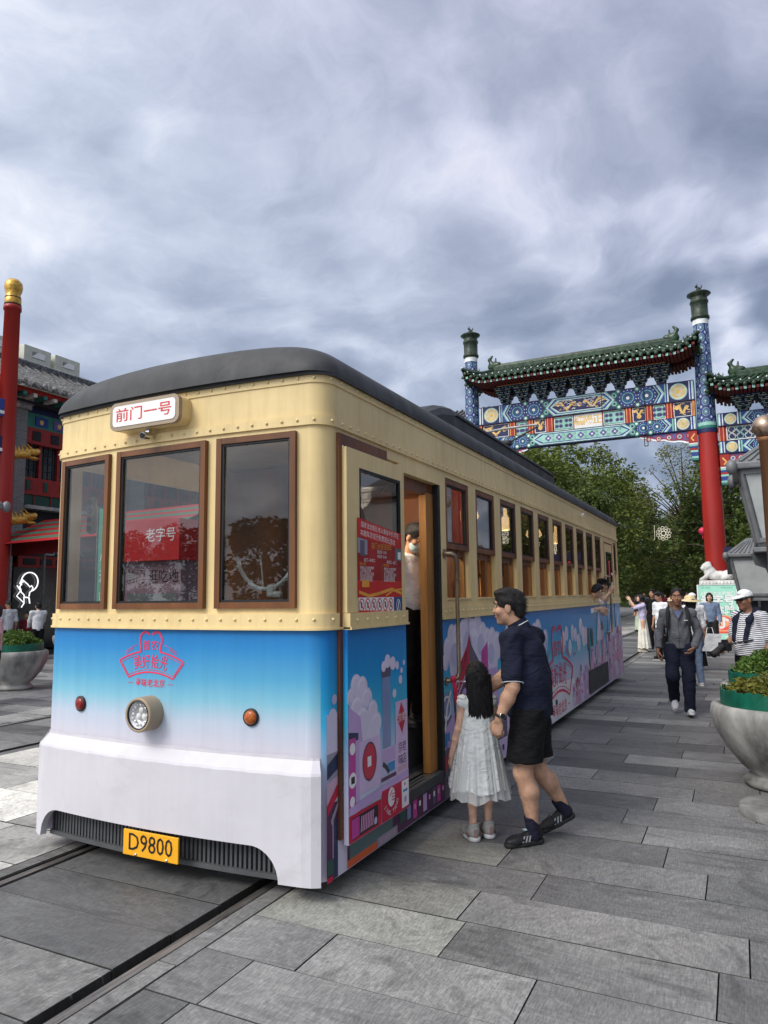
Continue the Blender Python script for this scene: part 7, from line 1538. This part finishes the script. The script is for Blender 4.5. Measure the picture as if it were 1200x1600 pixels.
# local: x towards the street, y along the street
m = MB(); m.box((-6, -8, 0), (-.5, 22, 9.3), 'brick grey'); m.build('wall', sb)
for y0 in (.45, 6.0, 11.6, 17.2): m = MB(); m.box((-.5, y0, 3.9), (.12, y0 + .8, 8.6), 'brick grey'); m.box((-.5, y0 - .08, 8.3), (.22, y0 + .88, 8.45), 'planter stone'); m.box((-.5, y0 - .16, 8.6), (.34, y0 + .96, 8.8), 'planter stone'); m.box((-.5, y0 - .1, 8.45), (.28, y0 + .9, 8.6), 'planter stone dark'); m.box((-.4, y0 + .15, 0), (.02, y0 + .55, 3.3), 'planter stone'); m.box((-.4, y0 + .0, 3.3), (.12, y0 + .7, 3.5), 'planter stone'); m.box((-.4, y0 - .1, 3.5), (.2, y0 + .8, 3.9), 'planter stone'); m.build('brick_pillar', sb)
m = MB()
for i in range(75):
    y = -8 + i * .4; m.tube([(1.0, y, 9.02), (.2, y, 9.36), (-1.2, y, 10.0), (-2.4, y, 10.75)], .10, 'tile grey', 6); m.ball((1.02, y, 9.0), (.05, .12, .11), 'tile pale', 7); m.ball((1.0, y + .2, 8.93), (.05, .12, .10), 'tile pale', 6)
m.add([(1.0, -8, 8.95), (1.0, 22, 8.95), (-2.4, 22, 10.68), (-2.4, -8, 10.68)], [(0, 1, 2, 3)], 'tile grey'); m.box((-2.7, -8, 10.5), (-2.3, 22, 10.95), 'tile grey'); m.tube([(-2.5, -8, 11.0), (-2.5, 22, 11.0)], .08, 'tile pale', 6); m.build('roof', sb)
m = MB(); m.box((.45, -8, 8.72), (.75, 22, 8.90), 'paint red'); m.box((-.4, -8, 8.5), (.3, 22, 8.72), 'stall dark')
for i in range(75): y = -8 + i * .4; m.box((.1, y + .1, 8.60), (.85, y + .24, 8.72), 'paint green' if i % 2 else 'paint pale')
m.build('eave', sb)
for a, b in ((1.30, 5.9), (6.85, 11.5), (12.45, 17.1)):
    m = MB(); m.box((-.5, a, 8.3), (-.1, b, 8.5), 'paint deep'); m.box((-.5, a, 7.78), (-.08, b, 8.3), 'paint green')
    for i in range(6): y = a + .4 + i * .75; m.box((-.08, y, 7.86), (-.05, y + .5, 8.2), 'paint violet' if i % 2 else 'paint blue'); m.ball((-.06, y + .25, 8.02), (.03, .10, .10), 'paint gold', 8)
    m.box((-.5, a, 7.2), (-.06, b, 7.78), 'lacquer red')
    for i in range(6): y = a + .30 + i * .75; m.box((-.06, y, 7.32), (-.035, y + .34, 7.66), 'stall dark', bev=.02)
    m.build('painted_frieze', sb)
    m = MB(); m.box((-.5, a, 6.0), (-.3, b, 7.2), 'window dark')
    for i in range(7): y = a + (b - a) * i / 6; m.box((-.3, y - .05, 6.0), (-.2, y + .05, 7.2), 'lacquer red')
    for i in range(24): y = a + (b - a) * i / 24; m.box((-.3, y, 6.0), (-.275, y + .02, 7.2), 'stall dark')
    for z in (6.3, 6.6, 6.9): m.box((-.3, a, z), (-.275, b, z + .02), 'stall dark')
    m.build('window', sb)
    m = MB(); m.box((-.5, a, 5.43), (-.15, b, 6.0), 'lacquer red'); m.box((-.5, a, 4.95), (-.18, b, 5.43), 'window green'); m.box((-.5, a, 5.40), (-.12, b, 5.46), 'lacquer red'); m.box((-.5, a, 4.85), (.25, b, 4.97), 'planter stone')
    for i in range(7): y = a + .2 + i * .7; m.box((-.15, y, 5.55), (-.12, y + .16, 5.9), 'window green', bev=.01); m.box((-.18, y + .33, 4.97), (-.15, y + .37, 5.43), 'lacquer red')
    m.build('balcony_panel', sb)
    m = MB(); m.box((-.5, a, 3.0), (-.2, b, 4.85), 'stall dark'); f = lambda u, v: (-.19, u, v); m.text('老北京', .62, a + 1.9, 3.52, f, 'planter stone', bold=.01); m.box((-.5, a, 2.84), (-.10, b, 3.22), 'lacquer red')
    for i in range(7): y = a + .2 + i * .66; m.box((-.10, y, 2.92), (-.075, y + .5, 3.14), 'stall dark', bev=.02)
    m.build('shop_fascia', sb); m = MB(); m.box((-.5, a, 0), (-.3, b, 2.84), 'window dark'); m.box((-.3, a + 2.2, 0), (-.2, a + 2.3, 2.84), 'stall dark'); m.build('shop_window', sb)
m = MB(); m.box((-.45, -4.5, 0), (-.2, .42, 4.9), 'lacquer red'); m.box((-.2, -4.5, 2.2), (-.1, .42, 2.32), 'lantern grey'); m.build('red_shop_wall', sb)
ne = MB(); f = lambda u, v: (XF - .22, 16.90 + u, 2.0 + v); mat('lit tube', (.85, .85, .85), .4, emit=((1., 1., 1.), .8)); G_ = 'lit tube'
ne.tube([f(-.02 + .33 * math.cos(a), .33 + .33 * math.sin(a)) for a in [R_(200 - i * 15) for i in range(19)]], .022, G_, 6); ne.tube([f(*p) for p in ((-.33, .42), (-.10, .25), (.0, .15), (.06, .20), (.12, .12), (.08, .02), (.0, -.03), (-.02, -.18))], .022, G_, 6)
ne.tube([f(*p) for p in ((-.33, .42), (-.40, .28), (-.36, .22), (-.40, .14), (-.36, .08), (-.34, -.02), (-.22, -.12), (-.20, -.2), (-.02, -.22))], .022, G_, 6); ne.tube([f(*p) for p in ((-.50, .20), (-.36, .02), (-.50, -.16), (-.20, -.40), (-.22, -.2))], .022, G_, 6); ne.tube([f(-.02, -.22), f(.02, -.42)], .022, G_, 6); ne.tube([f(-.34, .30), f(-.26, .33)], .016, G_, 5); ne.tube([f(-.2, -.40), f(-.3, -.55)], .022, G_, 6)
tag(ne.build('face_outline_sign'), 'white outline sign of a face in profile on the dark shop window', 'sign')
for i, (y0, lb) in enumerate(((18.3, 'cream rooftop unit nearer the red pole, with a slotted vent'), (19.75, 'cream rooftop unit nearest the tram roof, with a slotted vent'), (16.4, 'cream rooftop unit half hidden behind the red pole'))):
    t = thing('rooftop_unit', lb, 'air unit', (-25.6, y0, 10.2), 0, 'cream rooftop units'); m = MB(); m.box((-1, 0, 0), (.55, 1.25, 1.72), 'ac cream', bev=.02); m.box((.55, 0, .0), (.7, 1.35, .45), 'ac cream'); m.build('housing', t); m = MB(); m.box((.55, .35, 1.28), (.565, .95, 1.52), 'sign white'); m.add([(.568, .35, 1.52), (.568, .62, 1.52), (.568, .35, 1.3)], [(0, 1, 2)], 'planter stone'); m.box((.55, .33, 1.26), (.56, .97, 1.28), 'planter stone dark'); m.build('vent', t); m = MB(); m.tube([(-.4, .25, 1.72), (-.4, .25, 2.0)], .02, 'planter stone dark', 5); m.build('aerial', t)
rp = thing('lacquered_pole', 'tall red lacquered pole with gold ball finial at the left edge', 'pole', (-20.6, 14.56, 0))
m = MB(); m.lathe([(.29, 0), (.275, 6), (.235, 11.05), (.27, 11.06), (.27, 11.2), (.235, 11.22)], 'column red', 26); m.build('shaft', rp)
m = MB(); m.lathe([(.22, 11.2), (.25, 11.24), (.25, 11.44), (.22, 11.48), (.23, 11.56), (.21, 11.60), (.255, 11.70), (.28, 11.84), (.26, 11.98), (.17, 12.09), (0, 12.13)], 'gilt', 26); m.lathe([(.258, 11.22), (.258, 11.26)], 'rail side', 26); m.lathe([(.245, 11.46), (.245, 11.49)], 'rail side', 26); m.build('finial', rp)
m = MB()
for z, mm in ((7.75, 'paint blue'), (6.55, 'paint deep'), (4.35, 'paint mint')): m.box((-.15, -3.6, z - .28), (.15, -.2, z + .28), mm); m.box((.15, -3.6, z - .2), (.16, -.2, z - .1), 'paint white'); m.box((-.1, -3.6, z - 1.1), (.1, -.2, z - .28), 'lacquer red')
m.build('frame_beam', rp)
for z in (6.45, 4.30):
    s = Sdf(); s.cap((0, .1, z - .12), (0, .75, z - .02), .15, .13, k=.05); s.ell((0, .98, z + .10), (.14, .24, .12), k=.05); s.ell((0, 1.02, z - .10), (.11, .20, .06), k=.03); s.ell((0, 1.15, z + .16), (.10, .10, .09), k=.04)
    for k in range(5): s.cap((0, .35 + k * .14, z + .08), (0, .30 + k * .14, z + .22), .045, .02, k=.03)
    for sg in (-1, 1): s.cap((sg * .09, .85, z + .18), (sg * .12, .62, z + .34), .04, .015, k=.03)
    sdf_obj('dragon_head', s, 'gilt', rp, .026, .008)
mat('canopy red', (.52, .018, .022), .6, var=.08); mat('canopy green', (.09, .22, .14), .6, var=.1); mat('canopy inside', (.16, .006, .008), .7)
cy = thing('striped_canopy', 'red canopy with green stripes sheltering the shop front left of the tram', 'canopy', (-17.9, 15.6, 0))
m = MB(); bands = 9; ya, yb, za, zb = -1.1, 1.2, 3.42, 4.45
for i in range(bands):
    t0, t1 = i / bands, (i + 1) / bands; m.add([(-3.6, ya + (yb - ya) * t0, za + (zb - za) * t0), (4.2, ya + (yb - ya) * t0, za + .12 + (zb - za) * t0), (4.2, ya + (yb - ya) * t1, za + .12 + (zb - za) * t1), (-3.6, ya + (yb - ya) * t1, za + (zb - za) * t1)], [(0, 1, 2, 3)], 'canopy green' if i % 2 else 'canopy red')
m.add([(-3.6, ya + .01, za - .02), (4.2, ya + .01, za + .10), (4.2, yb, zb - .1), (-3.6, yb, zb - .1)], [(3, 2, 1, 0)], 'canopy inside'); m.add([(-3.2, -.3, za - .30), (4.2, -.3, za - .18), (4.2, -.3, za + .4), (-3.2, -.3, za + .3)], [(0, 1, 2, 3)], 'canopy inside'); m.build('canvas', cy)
for x in (-3.4, 4.0):
    for y in (-.9, 1.1): m = MB(); m.box((x - .04, y - .04, 0), (x + .04, y + .04, za + .3), 'lantern grey'); m.build('leg', cy)
rb_ = MB(); rb_.box((-.9, -.5, 0), (.9, .5, .36), 'canopy red', bev=.03); rb_.box((-.7, -.35, .36), (.7, .35, .60), 'canopy red', bev=.03); tag(rb_.build('red_plinth', loc=(-11.8, 10.9, 0)), 'low red stepped plinth between the planter and the tram', 'plinth')
hb = thing('grey_house', 'grey brick house with tiled gable roof just visible over the tram roof', 'building', (-15.2, 37.5, 0)); m = MB(); m.box((-3, -3, 0), (3, 3, 10.6), 'brick grey'); m.build('wall', hb)
m = MB(); m.add([(-3.4, -3.4, 10.5), (3.4, -3.4, 10.5), (3.4, 0, 12.1), (-3.4, 0, 12.1), (3.4, 3.4, 10.5), (-3.4, 3.4, 10.5), (-3.4, -3.4, 10.3), (3.4, -3.4, 10.3), (3.4, 3.4, 10.3), (-3.4, 3.4, 10.3)], [(0, 1, 2, 3), (3, 2, 4, 5), (6, 7, 1, 0), (8, 9, 5, 4), (7, 8, 4, 2, 1), (9, 6, 0, 3, 5)], 'tile grey')
for i in range(22): x = -3.3 + i * .315; m.tube([(x, -3.45, 10.52), (x, 0, 12.14)], .07, 'tile grey', 5)
m.build('roof', hb)
# ------------------------------------------------------------------ what the tram's glass mirrors, behind the camera and to its right
for i, (x, y, h_, r_) in enumerate(((-33, -42, 8.5, 3.6), (-42, -46, 9.5, 4.2), (-52, -50, 9, 4.2), (-24, -40, 7.4, 3.4), (-63, -52, 9, 4.4))):
    make_tree(['round leafy tree behind the camera, nearest the red booth', 'tall leafy tree behind the camera in the middle of its row', 'leafy tree behind the camera left of the tall one', 'leafy tree behind the camera, closest to the rails', 'leafy tree behind the camera at the far end of its row'][i], x, y, h_, r_, 'leaf dark', 40 + i, 44, 90, .24, .2, group='trees behind the camera')
mat('booth green', (.10, .42, .26), .5)
bo = thing('ticket_booth', 'red booth with white lettering seen through the glass of the tram front', 'booth', (-12.05, 13.0, 0), R_(0))
mat('booth front', (.26, .16, .19), .5); m = MB(); m.box((-1.0, -.8, 0), (1.0, .8, 2.9), 'booth front'); m.box((-1.1, -1.0, 2.75), (1.1, 1.0, 3.75), 'canopy red'); m.build('cabin', bo)
m = MB(); f = lambda u, v: (u, -1.006, v); m.text('老字号', .36, .45, 3.35, f, 'sign white'); m.text('前门 逛吃地', .36, -.02, 2.35, lambda u, v: (u, -.806, v), 'ink black'); m.box((-.9, -.805, 1.5), (.9, -.80, 1.95), 'lantern grey'); m.build('lettering', bo); bo.scale = (.85, .85, .93)
gb = MB(); gb.box((-.27, -.02, .9), (.27, .02, 4.0), 'booth green'); gb.box((-.3, -.05, 0), (-.27, .05, 4.05), 'lantern grey'); gb.box((.27, -.05, 0), (.3, .05, 4.05), 'lantern grey')
for k, ch in enumerate('心动站台'): gb.text(ch, .42, 0, 2.75 - k * .52, lambda u, v: (u, -.022, v), 'sign white')
tag(gb.build('vertical_banner', loc=(-14.3, 13.0, 0)), 'tall green banner with white characters seen through the left front window', 'banner')
tb = thing('terrace_building', 'long grey terrace of shops along the right side of the street outside the view', 'building', (17.5, 18, 0)); m = MB(); m.box((0, -24, 0), (6, 30, 7.4), 'brick grey'); m.build('wall', tb); m = MB(); m.add([(-.6, -24, 7.2), (-.6, 30, 7.2), (3, 30, 8.8), (3, -24, 8.8), (6.6, 30, 7.2), (6.6, -24, 7.2)], [(0, 1, 2, 3), (3, 2, 4, 5)], 'tile grey'); m.build('roof', tb)
for i in range(12): m = MB(); y = -22 + i * 4.2; m.box((-.06, y, .4), (0, y + 3.2, 3.0), 'window dark'); m.box((-.08, y, 4.6), (0, y + 3.2, 6.6), 'lacquer red'); m.box((-.10, y + .3, 4.9), (-.08, y + 2.9, 6.3), 'window dark'); m.build('window', tb)
